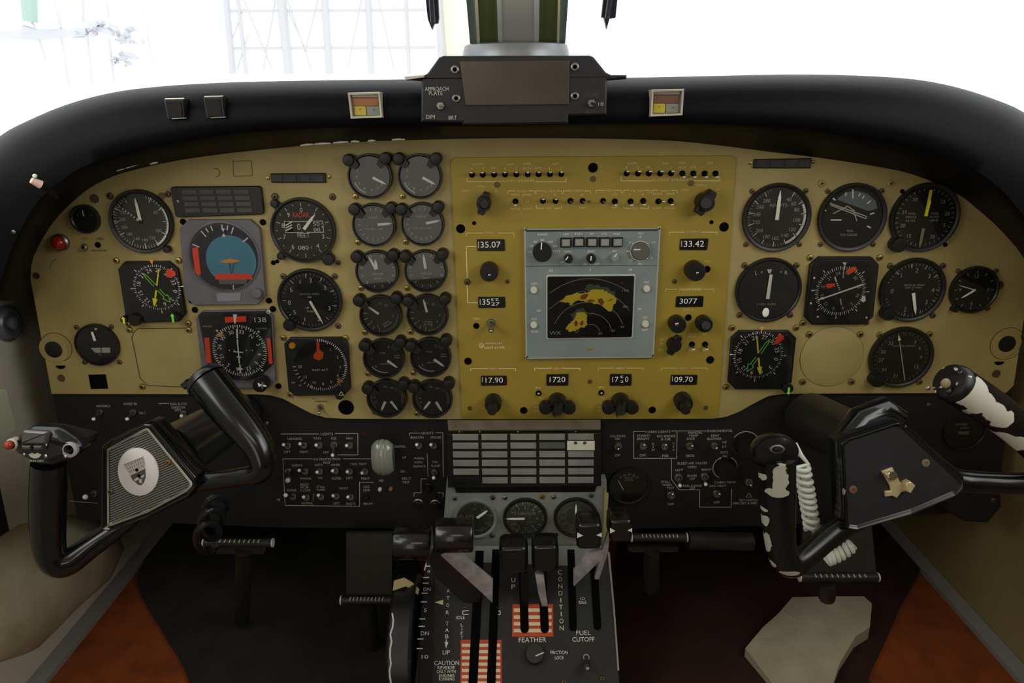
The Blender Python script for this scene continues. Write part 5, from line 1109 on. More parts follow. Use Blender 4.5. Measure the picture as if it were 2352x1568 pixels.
m = MB(); q = FSR.s
def st(s_, x, y, h, w, mt=M_DIM, rot=0): m.text(s_, FSR.l(x, y), h * q, .0004, mt, w * q if w else None, rot)
def sl(a, b, w=1.4, mt=M_DIM): m.line(FSR.l(*a), FSR.l(*b), w * q, .0004, mt)
for a, b in (((1455, 990), (1482, 990)), ((1542, 989), (1622, 989)), ((1555, 989), (1554, 1052)), ((1554, 1052), (1455, 1052)), ((1455, 1052), (1455, 990)), ((1542, 1052), (1542, 1100)), ((1542, 1100), (1560, 1124)), ((1560, 1124), (1607, 1124)), ((1607, 1124), (1607, 1164)), ((1607, 1164), (1679, 1164)), ((1679, 1164), (1680, 1122))): sl(a, b)
for s_, x, y, w in (('CAUTION', 1418, 1001, 34), ('ON', 1418, 1007, 11), ('OFF', 1418, 1045, 12), ('CABIN LIGHTS', 1511, 991, 56), ('START/', 1478, 1000, 30), ('BRIGHT', 1477, 1007, 28), ('NO SMOKE', 1530, 1001, 41), ('& FSB', 1529, 1008, 21), ('OFF', 1476, 1045, 14), ('FSB', 1528, 1046, 14), ('D', 1500, 1019, 4), ('I', 1500, 1026, 1.5), ('M', 1500, 1033, 6), ('O', 1547, 1018, 4), ('F', 1547, 1026, 3), ('F', 1547, 1033, 3), ('MANUAL', 1597, 993, 32), ('TEMP', 1592, 1000, 22), ('INCR', 1587, 1007, 18), ('DECR', 1585, 1046, 20), ('ENVIRONMENTAL', 1653, 989, 58), ('VENT', 1642, 1000, 20), ('BLOWER', 1641, 1007, 32), ('HI', 1664, 1015, 8), ('LO', 1663, 1025, 8), ('AUTO', 1663, 1038, 18),
                ('BLEED AIR VALVES', 1590, 1063, 68), ('OPEN', 1589, 1072, 20), ('LEFT', 1560, 1079, 17), ('RIGHT', 1623, 1078, 23), ('ENVIR', 1590, 1092, 22), ('OFF', 1590, 1099, 12), ('PNEU & ENVIR', 1590, 1115, 44), ('OFF', 1590, 1121, 12), ('CABIN TEMP', 1665, 1107, 50), ('RAD HEAT', 1649, 1115, 38), ('OFF', 1646, 1153, 14), ('STALL', 1529, 1106, 21), ('WARN', 1532, 1113, 22), ('TEST', 1540, 1120, 18), ('OFF', 1541, 1157, 14), ('TEST SWITCH', 1718, 1148, 43), ('FIRE DET & FIRE', 1711, 1155, 56), ('AUTO', 1742, 1003, 12), ('INC', 1666, 1047, 10)): st(s_, x, y, 6, w)
m.arc(FSR.l(1711, 1019), 30 * q, 31.8 * q, -58, 58, .0004, M_DIM); m.arc(FSR.l(1711, 1019), 30 * q, 31.2 * q, 100, 260, .0004, mat('mark_very_dim', '4A4844', .7)); m.arc(FSR.l(1665, 1073), 27 * q, 28.6 * q, 25, 335, .0004, M_DIM)
m.poly([FSR.l(*p) for p in ((1650, 1052), (1658, 1048), (1654, 1054))], .0005, M_DIM)
t_ = [FSR.l(*p) for p in ((1720, 1132), (1713, 1141), (1727, 1141))]
for i in range(3): m.line(t_[i], t_[(i + 1) % 3], q, .0004, M_DIM)
m.build('lettering', subr)
for lab, x, y, tx, ty, r in (('under CAUTION ON', 1419, 1023, 1420, 1031, 10), ('under START/BRIGHT', 1477, 1023, 1480, 1022, 9.5), ('under NO SMOKE', 1526, 1024, 1529, 1022, 9), ('under MANUAL TEMP', 1584, 1023, 1590, 1024, 10), ('under VENT BLOWER', 1640, 1022, 1646, 1029, 9), ('under STALL WARN TEST', 1541, 1136, 1545, 1135, 10.5), ('under RAD HEAT', 1646, 1132, 1653, 1134, 10), ('above TEST SWITCH', 1719, 1105, 1725, 1114, 10)):
    bat('toggle_switch', f'chrome toggle switch {lab} on the right lower panel', SUB, x, y, tx, ty, r, 3.2, .014, M_CHR, group='toggles of the right lower panel')
bat('toggle_switch', 'left bleed air toggle leaning down toward ENVIR OFF', SUB, 1558, 1095, 1562, 1115, 10.5, 4.2, .016, M_TIPW); bat('toggle_switch', 'right bleed air toggle leaning down toward ENVIR OFF', SUB, 1618, 1093, 1621, 1112, 10.5, 4.2, .016, M_TIPW)
knob('large black rotary knob in the AUTO arc beside the right yoke\'s left grip', SUB, 1711, 1019, 26, .016, name='rotary_knob'); knob('black rotary knob in the white ring above CABIN TEMP', SUB, 1665, 1073, 23, .014, name='rotary_knob')
d = Dial('prop_ammeter', 'round dark PROP AMPS gauge at the right lower panel\'s left end', 1443, 1112, 46, pl=SUB, face=mat('dial_face_brown', '1E1C15', .6), wide=.1)
d.arc(.60, .62, -45, 45, M_DIM); d.ticks(-45, 45, 5, .56, .68, .03, M_DIM); d.text('PROP', 0, .42, .1, .42, M_DIM); d.text('AMPS', 0, .3, .1, .42, M_DIM); d.needle(-27, -.0, .66, .04, M_NDL, pivot=(-.26, -.22)); d.done()
d = Dial('oxygen_gauge', 'dark round gauge behind the white peeling grip of the right yoke', 2212, 985, 48, pl=SUB, face=mat('dial_face_brown', '1E1C15', .6), wide=.08)
d.text('OXYGEN', -.2, .3, .1, .55, M_DIM); d.text('SUPPLY', 0, .1, .08, .4, M_DIM); d.text('PRESS', .0, -.15, .16, .5, M_DIM); d.done()
for x, y, lab in ((2133, 929, 'screw on the black panel left of the white peeling grip'), (1754, 1111, 'screw left of the right yoke\'s left grip')):
    fr = Fr(SUB, x, y); tag(put(screwmb((0, 0), 5.5 * fr.s, M_STL).build('screw'), fr), lab, 'screw')
# black equipment boxes hanging low at the right end
fr = Fr(SUB, 2228, 1165); root = tag(empty('equipment_box', fr), 'black box hanging below the right lower panel by the right wall', 'box'); mm = MB()
mm.prism([fr.l(*p, .05) for p in ((2170, 1120), (2300, 1115), (2303, 1165), (2270, 1203), (2220, 1200), (2175, 1175))], .002, .05, M_BLKM, .004); mm.build('housing', root); screwmb(fr.l(2281, 1148, .05), 6 * fr.s, M_DSCR, .05).build('screw', root)

# ================================================================== centre stack
fr = Fr(CEN, 1203, 1050); q = fr.s; root = tag(empty('caution_annunciator', fr), 'black annunciator panel of thirty grey legend tiles above the pedestal', 'annunciator')
mm = MB(); mm.prism([fr.l(*p) for p in ((1026, 990), (1380, 988), (1379, 1110), (1030, 1113))], .0002, .008, M_BLK, .001); mm.build('housing', root)
mm = MB(); vs = [fr.l(1028, 963) + (.002,), fr.l(1379, 962) + (.002,), fr.l(1379, 985, .01) + (.0105,), fr.l(1030, 987, .01) + (.0105,)]
mm.add(vs + [(a, b - .002, c - .001) for a, b, c in vs], [(0, 3, 2, 1), (4, 5, 6, 7), (0, 1, 5, 4), (1, 2, 6, 5), (2, 3, 7, 6), (3, 0, 4, 7)], mat('bronze_cover_strip', '6B604C', .45, vary=.4, vscale=40, hex2='4A4234')); mm.build('cover_strip', root)
for x in (1042, 1055, 1102, 1190, 1322): screwmb(fr.l(x, 978 if x == 1042 else 991, .0085), 2.2 * q, M_CHR, .0085, slot=False).build('screw', root)
mm = MB(); vs = [fr.l(1041, 1109, .008) + (.008,), fr.l(1372, 1107, .008) + (.008,), fr.l(1366, 1129, 0) + (.0006,), fr.l(1048, 1131, 0) + (.0006,)]; mm.add(vs, [(3, 2, 1, 0)], M_BLK); mm.build('lower_lip', root)
for c_ in range(5):
    for r_ in range(6):
        x0 = 1039 + c_ * 66.4 + r_ * .5 * (1 - c_ * .25); y0 = 997.5 + r_ * 19.9 - c_ * .25; x1 = x0 + 59.5 - r_ * .1
        white = (c_, r_) == (4, 1); dark = (c_, r_) in ((0, 5), (3, 1))
        mm = MB(); pts = [fr.l(x0, y0, .0095), fr.l(x1, y0, .0095), fr.l(x1, y0 + 13.5, .0095), fr.l(x0 + .5, y0 + 13.5, .0095)]
        if white: pts = [fr.l(x0 - 2, y0 - 3, .0095), fr.l(x1 + 2, y0 - 3, .0095), fr.l(x1 + 2, y0 + 17, .0095), fr.l(x0 - 2, y0 + 17, .0095)]
        mm.prism(pts, .008, .0095 if not white else .0105, mat('tile_white', 'DCDCC6', .5) if white else (M_BLK if dark and c_ == 0 else mat('tile_green_dark', '5A5E56', .45) if dark else M_TILE), .0004)
        if white:
            for hx in (1322, 1343): mm.disc(fr.l(hx, 1017, .0107), 4 * q, .0107, mat('tile_hole', '4A463C', .7), 14)
        t = mm.build('legend_tile', root)
        if white: t['label'] = 'white legend tile with two holes'
def cgauge(nm, lab, x, y, r, **k):
    return Dial(nm, lab, x, y, r, pl=CEN, wide=k.pop('wide', .15), face=M_FACEW, rim=k.pop('rim', None), proud=.005)
d = cgauge('flaps_gauge', 'round FLAPS gauge on the grey plate, partly behind the power lever knob', 1092, 1188, 50, rim=M_GREYP)
d.ticks(0, 0, 1, .7, .8, .02); d.ticks(38, 160, 4, .68, .84, .018); d.text('FLAPS', -.38, .12, .18, .66); d.text('UP', -.02, .52, .12, .2, M_DIM); d.text('20', .36, .46, .12, .2, M_DIM); d.text('40', .62, .16, .1, .2, M_DIM); d.text('60', .56, -.24, .12, .22, M_DIM); d.text('80', .36, -.52, .12, .2, M_DIM); d.text('DOWN', .1, -.62, .12, .46); d.needle(52, .1, .72, .13); d.done()
d = cgauge('cabin_climb_gauge', 'round CABIN CLIMB gauge at the middle of the grey plate', 1206, 1187, 51)
d.ticks(-62, -118, 3, .6, .72, .03); d.ticks(-30, 62, 5, .66, .82, .035); d.ticks(118, 210, 5, .66, .82, .035); d.ticks(-50, 50, 13, .72, .8, .02); d.ticks(130, 230, 13, .72, .8, .02)
d.nums([(0, '2'), (40, '4'), (90, '6'), (140, '4'), (180, '2'), (-30, '1'), (-62, '.5'), (208, '1'), (240, '5')], .55, .16); d.text('CABIN CLIMB', .06, .24, .13, .82); d.text('1000 FT PER MIN', .1, -.2, .07, .74, M_DIM); d.needle(270, .02, .84, .1); d.ticks(84, 96, 2, .74, .88, .02); d.done()
d = cgauge('cabin_altitude_gauge', 'round gauge with inner green arc on the grey plate\'s right', 1322, 1186, 51)
d.ticks(190, 350, 24, .72, .82, .015, M_DIM); d.ticks(20, 100, 7, .72, .82, .018, M_DIM); d.nums([(-45, '35'), (-25, '40'), (-62, '30'), (-90, '25'), (-120, '20'), (200, '15'), (70, '5')], .6, .12, M_DIM); d.arc(.45, .49, 8, 175, mat('arc_green_bright', '5E9A6A', .5)); d.arc(.45, .47, 185, 300, M_DIM); d.nums([(55, '2'), (90, '4'), (130, '6')], .33, .1, M_DIM); d.needle(0, .02, .72, .1); d.done()
for x, y, mt, lab in ((1045, 1143, M_CHR, 'bright screw above left of the FLAPS gauge'), (1132, 1142, M_DSCR, 'dull screw above right of the FLAPS gauge'), (1160, 1142, M_CHR, 'bright screw above left of the CABIN CLIMB gauge'), (1246, 1140, mat('rusty_screw', '8A6A2C', .5, .5), 'rusty screw above right of the CABIN CLIMB gauge'), (1272, 1140, M_CHR, 'bright screw above left of the green-arc gauge'), (1358, 1137, M_STL, 'screw above right of the green-arc gauge'), (1131, 1229, M_STL, 'dull screw below right of the FLAPS gauge'), (1161, 1230, mat('rusty_screw', '8A6A2C', .5, .5), 'rusty screw below left of the CABIN CLIMB gauge'), (1249, 1228, M_CHR, 'bright screw below right of the CABIN CLIMB gauge')):
    fr = Fr(CEN, x, y); tag(put(screwmb((0, 0), 6.2 * fr.s, mt).build('screw'), fr), lab, 'screw')
hole(1278, 1227, 3.5, M_HOLE, cen, FC)
# torn yellow tape down the plate's right edge
fr = Fr(CEN, 1394, 1190); mm = MB(); mm.prism([fr.l(*p) for p in ((1388, 1118), (1391, 1128), (1397, 1131), (1395, 1160), (1398, 1178), (1395, 1184), (1400, 1166), (1398, 1200), (1393, 1228), (1390, 1250), (1384, 1262), (1386, 1200))], .0006, .004, mat('yellow_tape', 'A8A25C', .7)); tag(put(mm.build('tape'), fr), 'torn yellow tape strip along the right edge of the grey gauge plate', 'tape')

# ================================================================== pedestal
PED = Plane(at(1206, 1256, -.022), R(50))
fr = Fr(PED, 1206, 1400); FPD = fr; q = fr.s
M_PEDB = mat('pedestal_black', '1D1E1F', .5, vary=.3, vscale=40, hex2='151516')
root = tag(empty('throttle_quadrant', fr), 'black sloping throttle pedestal with lever slots and white lettering', 'pedestal'); PEDR = root
mm = MB(); mm.prism([fr.l(*p) for p in ((1010, 1254), (1400, 1252), (1413, 1400), (1432, 1660), (940, 1660), (968, 1400), (985, 1290))], -.26, 0, M_PEDB, .002); mm.build('housing', root)
mm = MB(); mm.prism([fr.l(*p) for p in ((1015, 1254), (1398, 1253), (1392, 1285), (1320, 1300), (1110, 1292), (1012, 1280))], .0001, .0012, M_GREYP, .0004); mm.build('worn_top_plate', root)
def slot(x0, y0, x1, y1, w):
    a, b = fr.l(x0, y0), fr.l(x1, y1); mm = MB(); L = w * q / 2
    dx, dy = b[0] - a[0], b[1] - a[1]; l_ = math.hypot(dx, dy); n_ = (-dy / l_ * L, dx / l_ * L); u_ = (dx / l_ * L, dy / l_ * L)
    pts = [(a[0] + n_[0], a[1] + n_[1])] + [(b[0] + n_[0] * math.cos(t) + u_[0] * math.sin(t), b[1] + n_[1] * math.cos(t) + u_[1] * math.sin(t)) for t in [PI * i / 8 for i in range(9)]] + [(a[0] - n_[0], a[1] - n_[1])]
    mm.poly(pts, .0016, M_HOLE); mm.build('slot', root)
slot(1102, 1265, 1086, 1575, 20); slot(1140, 1262, 1128, 1575, 19); slot(1200, 1280, 1205, 1444, 19); slot(1244, 1280, 1251, 1444, 19); slot(1311, 1262, 1316, 1440, 17); slot(1364, 1300, 1372, 1438, 17)
M_ORS = mat('stripe_orange', 'C9480F', .5); M_STW = mat('stripe_white', 'F0D9B8', .5)
def placard(x0, x1, y0, y1, ys, hh):
    mm = MB(); mm.poly([fr.l(x0, y0), fr.l(x1, y0), fr.l(x1 + 1, y1), fr.l(x0 - 1, y1)], .0008, M_ORS)
    for y in ys: mm.poly([fr.l(x0 + 3, y), fr.l(x1 - 3, y), fr.l(x1 - 3, y + hh), fr.l(x0 + 3, y + hh)], .0011, M_STW)
    mm.build('striped_placard', root)
placard(1177, 1270, 1387, 1462, (1397, 1413, 1428.5, 1444), 8); placard(1058, 1152, 1469, 1660, [1478 + i * 14.4 for i in range(13)], 7.5)
mm = MB()
def pt_(s_, x, y, h, w, mt=M_WHT, rot=0): mm.text(s_, fr.l(x, y), h * q, .0006, mt, w * q if w else None, rot)
for s_, x, y, h, w in (('FEATHER', 1223, 1469, 10.5, 62), ('FUEL', 1340, 1453, 10, 32), ('CUTOFF', 1340, 1468, 10, 50), ('CAUTION', 1026, 1522, 9.5, 55), ('REVERSE', 1025, 1533, 7, 38), ('ONLY WITH', 1025, 1542, 6.5, 42), ('ENGINES', 1026, 1551, 6.5, 34), ('RUNNING', 1026, 1559, 6.5, 34), ('UP', 1025, 1498, 10, 16), ('IDLE', 1058, 1418, 7, 19), ('LO', 1338, 1374, 6, 10), ('IDLE', 1338, 1383, 6.5, 18), ('FRICTION', 1284, 1498, 7, 38), ('LOCK', 1285, 1510, 7, 20)): pt_(s_, x, y, h, w)
for i, ch in enumerate('CONDITION'): pt_(ch, 1286 + i * .5, 1314 + i * 16, 10.5, 2 if ch == 'I' else 9, M_CREAM)
for i, ch in enumerate('UP'): pt_(ch, 1179, 1332 + i * 15, 10.5, 9, M_CREAM)
for i, ch in enumerate('ELEVATOR'): pt_(ch, 1032 - i * .6, 1290 + (i) * 16.6, 8.5, 7)
for i, ch in enumerate('TAB'): pt_(ch, 1027 - i * .3, 1432 + i * 14.5, 9, 8)
for i, ch in enumerate('LIFT'): pt_(ch, 1061, 1435 + i * 9.5, 7, 5 if ch != 'I' else 1.5)
for i, ch in enumerate('PR'): pass
mm.line(fr.l(1025, 1468), fr.l(1025, 1476), 2 * q, .0006, M_WHT); mm.poly([fr.l(*p) for p in ((1021, 1474), (1030, 1474), (1025, 1489))], .0006, M_WHT)
mm.poly([fr.l(*p) for p in ((998, 1383), (1018, 1377), (1018, 1389))], .0006, M_CREAM)
for a, b in (((1063, 1403), (1077, 1402)), ((1063, 1403), (1063, 1411)), ((1063, 1411), (1076, 1411)), ((1137, 1403), (1149, 1403)), ((1149, 1403), (1149, 1411)), ((1149, 1411), (1137, 1411)), ((1064, 1270), (1079, 1270)), ((1079, 1270), (1076, 1284))): mm.line(fr.l(*a), fr.l(*b), 1.6 * q, .0006, M_WHT)
mm.build('lettering', root)
# elevator tab scale beside the wheel
mm = MB(); mm.prism([fr.l(*p) for p in ((978, 1285), (999, 1285), (992, 1660), (958, 1660), (966, 1420))], .0003, .0014, M_BLKM, .0003)
for y in (1300, 1326, 1339, 1362, 1382, 1421, 1438, 1467, 1489): mm.line(fr.l(988 - (y - 1300) * .09, y, .0014), fr.l(974 - (y - 1300) * .09 + (3 if y == 1300 else 0), y, .0014), 2.4 * q, .0017, M_WHT)
mm.line(fr.l(979, 1293, .0014), fr.l(975, 1310, .0014), 2 * q, .0017, M_WHT)
for s_, x, y, h, w in (('0', 985, 1312, 6, 6), ('DN', 981, 1353, 8, 17), ('5', 977, 1401, 8, 7), ('DN', 976, 1454, 9, 18), ('10', 976, 1508, 8, 15)): mm.text(s_, fr.l(x, y, .0014), h * q, .0017, M_WHT, w * q)
mm.build('trim_scale', root)
for x, y in ((1383, 1558), (1295, 1566)): screwmb(fr.l(x, y), 6 * q, M_DSCR).build('screw', root)
mm = MB(); mm.prism([fr.l(*p) for p in ((1395, 1268), (1400, 1268), (1412, 1400), (1422, 1540), (1418, 1540), (1408, 1400))], .0002, .0018, M_STL); mm.build('edge_strip', root)
# friction knob and toggle
fr2 = Fr(PED, 1228, 1503); root2 = tag(empty('friction_knob', fr2), 'grey-brown round friction lock knob with white line below FEATHER', 'knob'); w = fr2.s
mm = MB(); mm.lathe([(22 * w, .0002), (22 * w, .009), (20 * w, .0105), (6 * w, .011)], mat('knob_brown_black', '2E2A28', .4), n=32); mm.build('body', root2)
mm = MB(); mm.line(fr2.l(1230, 1506, .011), fr2.l(1249, 1498, .011), 2.2 * w, .0112, M_WHT); mm.build('index_line', root2)
bat('toggle_switch', 'metal toggle switch at the pedestal\'s lower right below FUEL CUTOFF', PED, 1346, 1510, 1350, 1535, 9, 7, .02, M_STL, tipr=7)

# ---- levers
def wr(p, rpx): return (Vector(p) - CAM).dot(fwd) / F * rpx
def slab3(mb_, pts, th, mt, loc):
    q_ = [at(*p) - loc for p in pts]; n = len(q_); t = Vector(th)
    mb_.add([tuple(p) for p in q_] + [tuple(p + t) for p in q_], [tuple(range(n))[::-1], tuple(range(n, 2 * n))] + [(i, (i + 1) % n, n + (i + 1) % n, n + i) for i in range(n)], mt)
M_ARM = mat('lever_arm_metal', 'D6D5DA', .3, .15, vary=.4, vscale=60, hex2='98969A'); M_ARMD = mat('lever_arm_dark', '2E2D2D', .4, .1)
M_KNB = mat('lever_knob_black', '111012', .25, coat=.4)
def cylknob(label, x0, x1, y0, y1, Y, arm, mt_arm, th=(.0, .008, -.003)):
    c = at((x0 + x1) / 2, (y0 + y1) / 2, Y); root = emptyw('power_lever', c); tag(root, label, 'lever')
    r = wr(c, (y1 - y0) / 2) ; L = wr(c, (x1 - x0) / 2)
    mm = MB(); mm.lathe([(r * .82, -L), (r * .95, -L * .96), (r, -L * .88), (r, L * .88), (r * .95, L * .96), (r * .82, L)], M_KNB, n=36, cap0=True); mm.v = [(v[2], v[0], v[1]) for v in mm.v]; mm.build('knob', root)
    mm = MB(); slab3(mm, arm, th, mt_arm, c); mm.build('arm', root); return root
cylknob('left power lever with black cylinder knob, arm bending to the left throttle slot', 905, 992, 1207, 1285, -.115, ((998, 1262, -.100), (1030, 1282, -.095), (1106, 1352, -.083), (1100, 1400, -.075), (1076, 1392, -.075), (1000, 1326, -.09), (985, 1285, -.1)), M_ARMD)
cylknob('right power lever with black cylinder knob and bright metal arm', 1001, 1088, 1189, 1268, -.125, ((1030, 1262, -.118), (1052, 1266, -.117), (1132, 1332, -.1), (1131, 1384, -.09), (1106, 1360, -.093), (1012, 1275, -.11)), M_ARM)
def blockknob(name, label, x0, x1, y0, y1, Y, arms, mt_arm, tri=(), ch=.25, th=(0, .01, -.003), dpt=.03):
    c = at((x0 + x1) / 2, (y0 + y1) / 2, Y); root = emptyw(name, c); tag(root, label, 'lever')
    w_, h_ = wr(c, x1 - x0), wr(c, y1 - y0)
    mm = MB(); pts = rounded([(-w_ / 2, -h_ / 2), (w_ / 2, -h_ / 2), (w_ / 2, h_ / 2), (-w_ / 2, h_ / 2)], min(w_, h_) * ch); mm.prism(pts, -dpt, 0, M_KNB, min(w_, h_) * .12)
    mm.v = [(v[0], -v[2], v[1]) for v in mm.v]; mm.v = [(v[0], v[1] - v[2] * .0, v[2]) for v in mm.v]; mm.build('knob', root)
    for a in arms:
        mm = MB(); slab3(mm, a, th, mt_arm, c); mm.build('arm', root)
    for t in tri:
        mm = MB(); p_ = [at(x, y, Y - .0006) - c for x, y in t]; mm.add([tuple(p) for p in p_] + [tuple(p + Vector((0, .0006, 0))) for p in p_], [(0, 1, 2), (5, 4, 3), (0, 3, 4, 1), (1, 4, 5, 2), (2, 5, 3, 0)], M_NDL); mm.build('arrow_mark', root)
    return root
blockknob('prop_lever', 'left propeller lever with black ribbed block knob above FEATHER', 1146, 1213, 1252, 1326, -.1, (((1195, 1322, -.095), (1213, 1322, -.095), (1214, 1400, -.082), (1198, 1400, -.082)),), M_BLK)
blockknob('prop_lever', 'right propeller lever with black block knob and grey arm above FEATHER', 1222, 1284, 1249, 1321, -.1, (((1229, 1318, -.095), (1249, 1320, -.095), (1259, 1398, -.082), (1246, 1398, -.082), (1236, 1360, -.09)),), M_ARM)
blockknob('condition_lever', 'left condition lever with black knob, white arrow and bright bent arm', 1325, 1383, 1199, 1268, -.12, (((1318, 1346, -.09), (1318, 1312, -.095), (1352, 1270, -.105), (1384, 1262, -.105), (1384, 1282, -.1)),), M_ARM, (((1326, 1223), (1339, 1230), (1326, 1235)), ((1382, 1224), (1382, 1233), (1370, 1229))))
blockknob('condition_lever', 'right condition lever with black knob standing right of the pedestal top', 1400, 1453, 1191, 1252, -.11, (((1384, 1262, -.1), (1396, 1225, -.104), (1402, 1222, -.104), (1396, 1268, -.098), (1376, 1330, -.085), (1366, 1330, -.085)),), M_ARM, (((1401, 1212), (1413, 1219), (1401, 1225)), ((1452, 1213), (1452, 1222), (1442, 1218))))

# elevator trim wheel at the pedestal's left
top = at(932, 1338, -.10); rad = .085; c = top + Vector((0, -.012, -rad * .98)); root = emptyw('trim_wheel', c); tag(root, 'black elevator trim wheel with worn pale edge on the pedestal\'s left side', 'wheel')
hw = wr(top, 26)
mm = MB(); prof = [(rad * .2, -hw * .5), (rad * .86, -hw * .6), (rad * .97, -hw), (rad, -hw * .8), (rad, hw * .8), (rad * .97, hw), (rad * .86, hw * .6), (rad * .2, hw * .5)]
mm.lathe(prof, patchmat('worn_wheel_black', '17171A', '8E8B88', 28, .66, .35, .05, (1, .4, .4)), n=64, cap0=True, scal=lambda a: 1 + .012 * math.sin(a * 36)); mm.v = [(v[2], v[0], v[1]) for v in mm.v]; mm.build('rim', root)
mm = MB(); e = []
for i in range(22):
    a = R(64 + i * -5.4); jitter = random.uniform(-.0012, .0012); e.append((-hw * .62 + jitter, -math.cos(a) * rad * 1.004, math.sin(a) * rad * 1.004))
mm.tube(e, .0011, mat('worn_edge_pale', 'D8D4CC', .5), 6); mm.build('worn_edge', root)
tp = at(925, 1346, -.118); mm = MB()
pp = [at(*p) for p in ((902, 1356, -.118), (905, 1333, -.118), (928, 1326, -.115), (946, 1336, -.108), (963, 1352, -.1), (960, 1366, -.1), (944, 1352, -.109), (932, 1346, -.115))]; n = len(pp); pp = [p - pp[0] for p in pp]
mm.add([tuple(p) for p in pp] + [tuple(p + Vector((0, .001, -.001))) for p in pp], [tuple(range(n))[::-1], tuple(range(n, 2 * n))] + [(i, (i + 1) % n, n + (i + 1) % n, n + i) for i in range(n)], mat('masking_tape_yellow', 'C9C08A', .7))
tag(mm.build('tape', loc=at(902, 1356, -.118)), 'scrap of pale yellow tape stuck on top of the trim wheel', 'tape')

# ================================================================== control yokes
def horn(fr, path, mt, name='horn', parent=None, k=5, n=22, close=None):
    """a smooth grip tube through (px, py, lift, radius px) stations on the yoke plane"""
    P_ = []
    for x, y, z, r in path:
        a = fr.l(x, y, z); w = wr(fr.pl.hit(x, y, fr.lift + z), r); P_.append((a[0], a[1], z, w))
    S = spline(P_, k); mm = MB(); pts = [s_[:3] for s_ in S]; rad = [s_[3] for s_ in S]
    # rounded start and end
    mm.tube(pts, rad, mt, n); return mm.build(name, parent, 50)
def hubbuild(fr, outer, inner, mt, root, depth=.024, rim=None):
    q = fr.s; o_ = [fr.l(*p) for p in outer]; i_ = [fr.l(*p) for p in inner]; mm = MB()
    o_ = rounded(o_, 3.5 * q, 3); i_ = rounded(i_, 3.5 * q, 3); raw = [fr.l(*p) for p in outer]; raw_i = [fr.l(*p) for p in inner]
    mm.prism(o_, -depth, 0.0, mt, .004); mm.build('hub', root, 30)
    # raised rim round the face plate
    a = sum(o_[i][0] * o_[(i + 1) % len(o_)][1] - o_[(i + 1) % len(o_)][0] * o_[i][1] for i in range(len(o_)))
    if a < 0: o_ = o_[::-1]; i_ = i_[::-1]; raw = raw[::-1]; raw_i = raw_i[::-1]
    if len(raw) != len(raw_i): raise ValueError('rim')
    mid_ = lambda t: rounded([(p[0] * (1 - t) + s_[0] * t, p[1] * (1 - t) + s_[1] * t) for p, s_ in zip(raw, raw_i)], 3.5 * q, 3)
    mm = MB(); n = len(o_); rings = [(mid_(.12), .0), (mid_(.18), .0018), (mid_(.3), .003), (mid_(.45), .0036), (mid_(.6), .0032), (mid_(.78), .002), (i_, .0010), (i_, .0002)]
    vs = [(p[0], p[1], z) for r_, z in rings for p in r_]; fs = []
    for kk in range(len(rings) - 1):
        for i in range(n): j = (i + 1) % n; fs.append((kk * n + i, kk * n + j, (kk + 1) * n + j, (kk + 1) * n + i))
    mm.add(vs, fs, rim or mt); mm.build('face_rim', root, 25)
    return i_
def chipmat(name, basec, worn, spots, scale=70, amp=.012, rough=.24):
    """black enamel with bare patches: spots are (x, y, z, rx, ry, rz) in the part's own space"""
    m = bpy.data.materials.new(name); m.use_nodes = True; nt = m.node_tree; b = nt.nodes['Principled BSDF']; L = nt.links.new
    tc = nt.nodes.new('ShaderNodeTexCoord'); n = nt.nodes.new('ShaderNodeTexNoise'); n.inputs['Scale'].default_value = scale; n.inputs['Detail'].default_value = 5
    L(tc.outputs['Object'], n.inputs['Vector']); last = None
    for x, y, z, rx, ry, rz in spots:
        v = nt.nodes.new('ShaderNodeVectorMath'); v.operation = 'SUBTRACT'; v.inputs[1].default_value = (x, y, z); L(tc.outputs['Object'], v.inputs[0])
        w = nt.nodes.new('ShaderNodeVectorMath'); w.operation = 'DIVIDE'; w.inputs[1].default_value = (rx, ry, rz); L(v.outputs[0], w.inputs[0])
        l_ = nt.nodes.new('ShaderNodeVectorMath'); l_.operation = 'LENGTH'; L(w.outputs[0], l_.inputs[0]); o_ = l_.outputs['Value']
        if last is not None:
            mn = nt.nodes.new('ShaderNodeMath'); mn.operation = 'MINIMUM'; L(last, mn.inputs[0]); L(o_, mn.inputs[1]); o_ = mn.outputs[0]
        last = o_
    ma = nt.nodes.new('ShaderNodeMath'); ma.operation = 'MULTIPLY_ADD'; ma.inputs[1].default_value = 1.6; L(n.outputs['Fac'], ma.inputs[0]); L(last, ma.inputs[2])
    r = nt.nodes.new('ShaderNodeMapRange'); r.inputs[1].default_value = 1.78; r.inputs[2].default_value = 1.72; L(ma.outputs[0], r.inputs[0])
    mx = nt.nodes.new('ShaderNodeMix'); mx.data_type = 'RGBA'; mx.inputs[6].default_value = lin(basec); mx.inputs[7].default_value = lin(worn); L(r.outputs[0], mx.inputs[0]); L(mx.outputs[2], b.inputs['Base Color'])
    mr = nt.nodes.new('ShaderNodeMix'); mr.data_type = 'FLOAT'; mr.inputs[2].default_value = rough; mr.inputs[3].default_value = .6; L(r.outputs[0], mr.inputs[0]); L(mr.outputs[0], b.inputs['Roughness'])
    return m
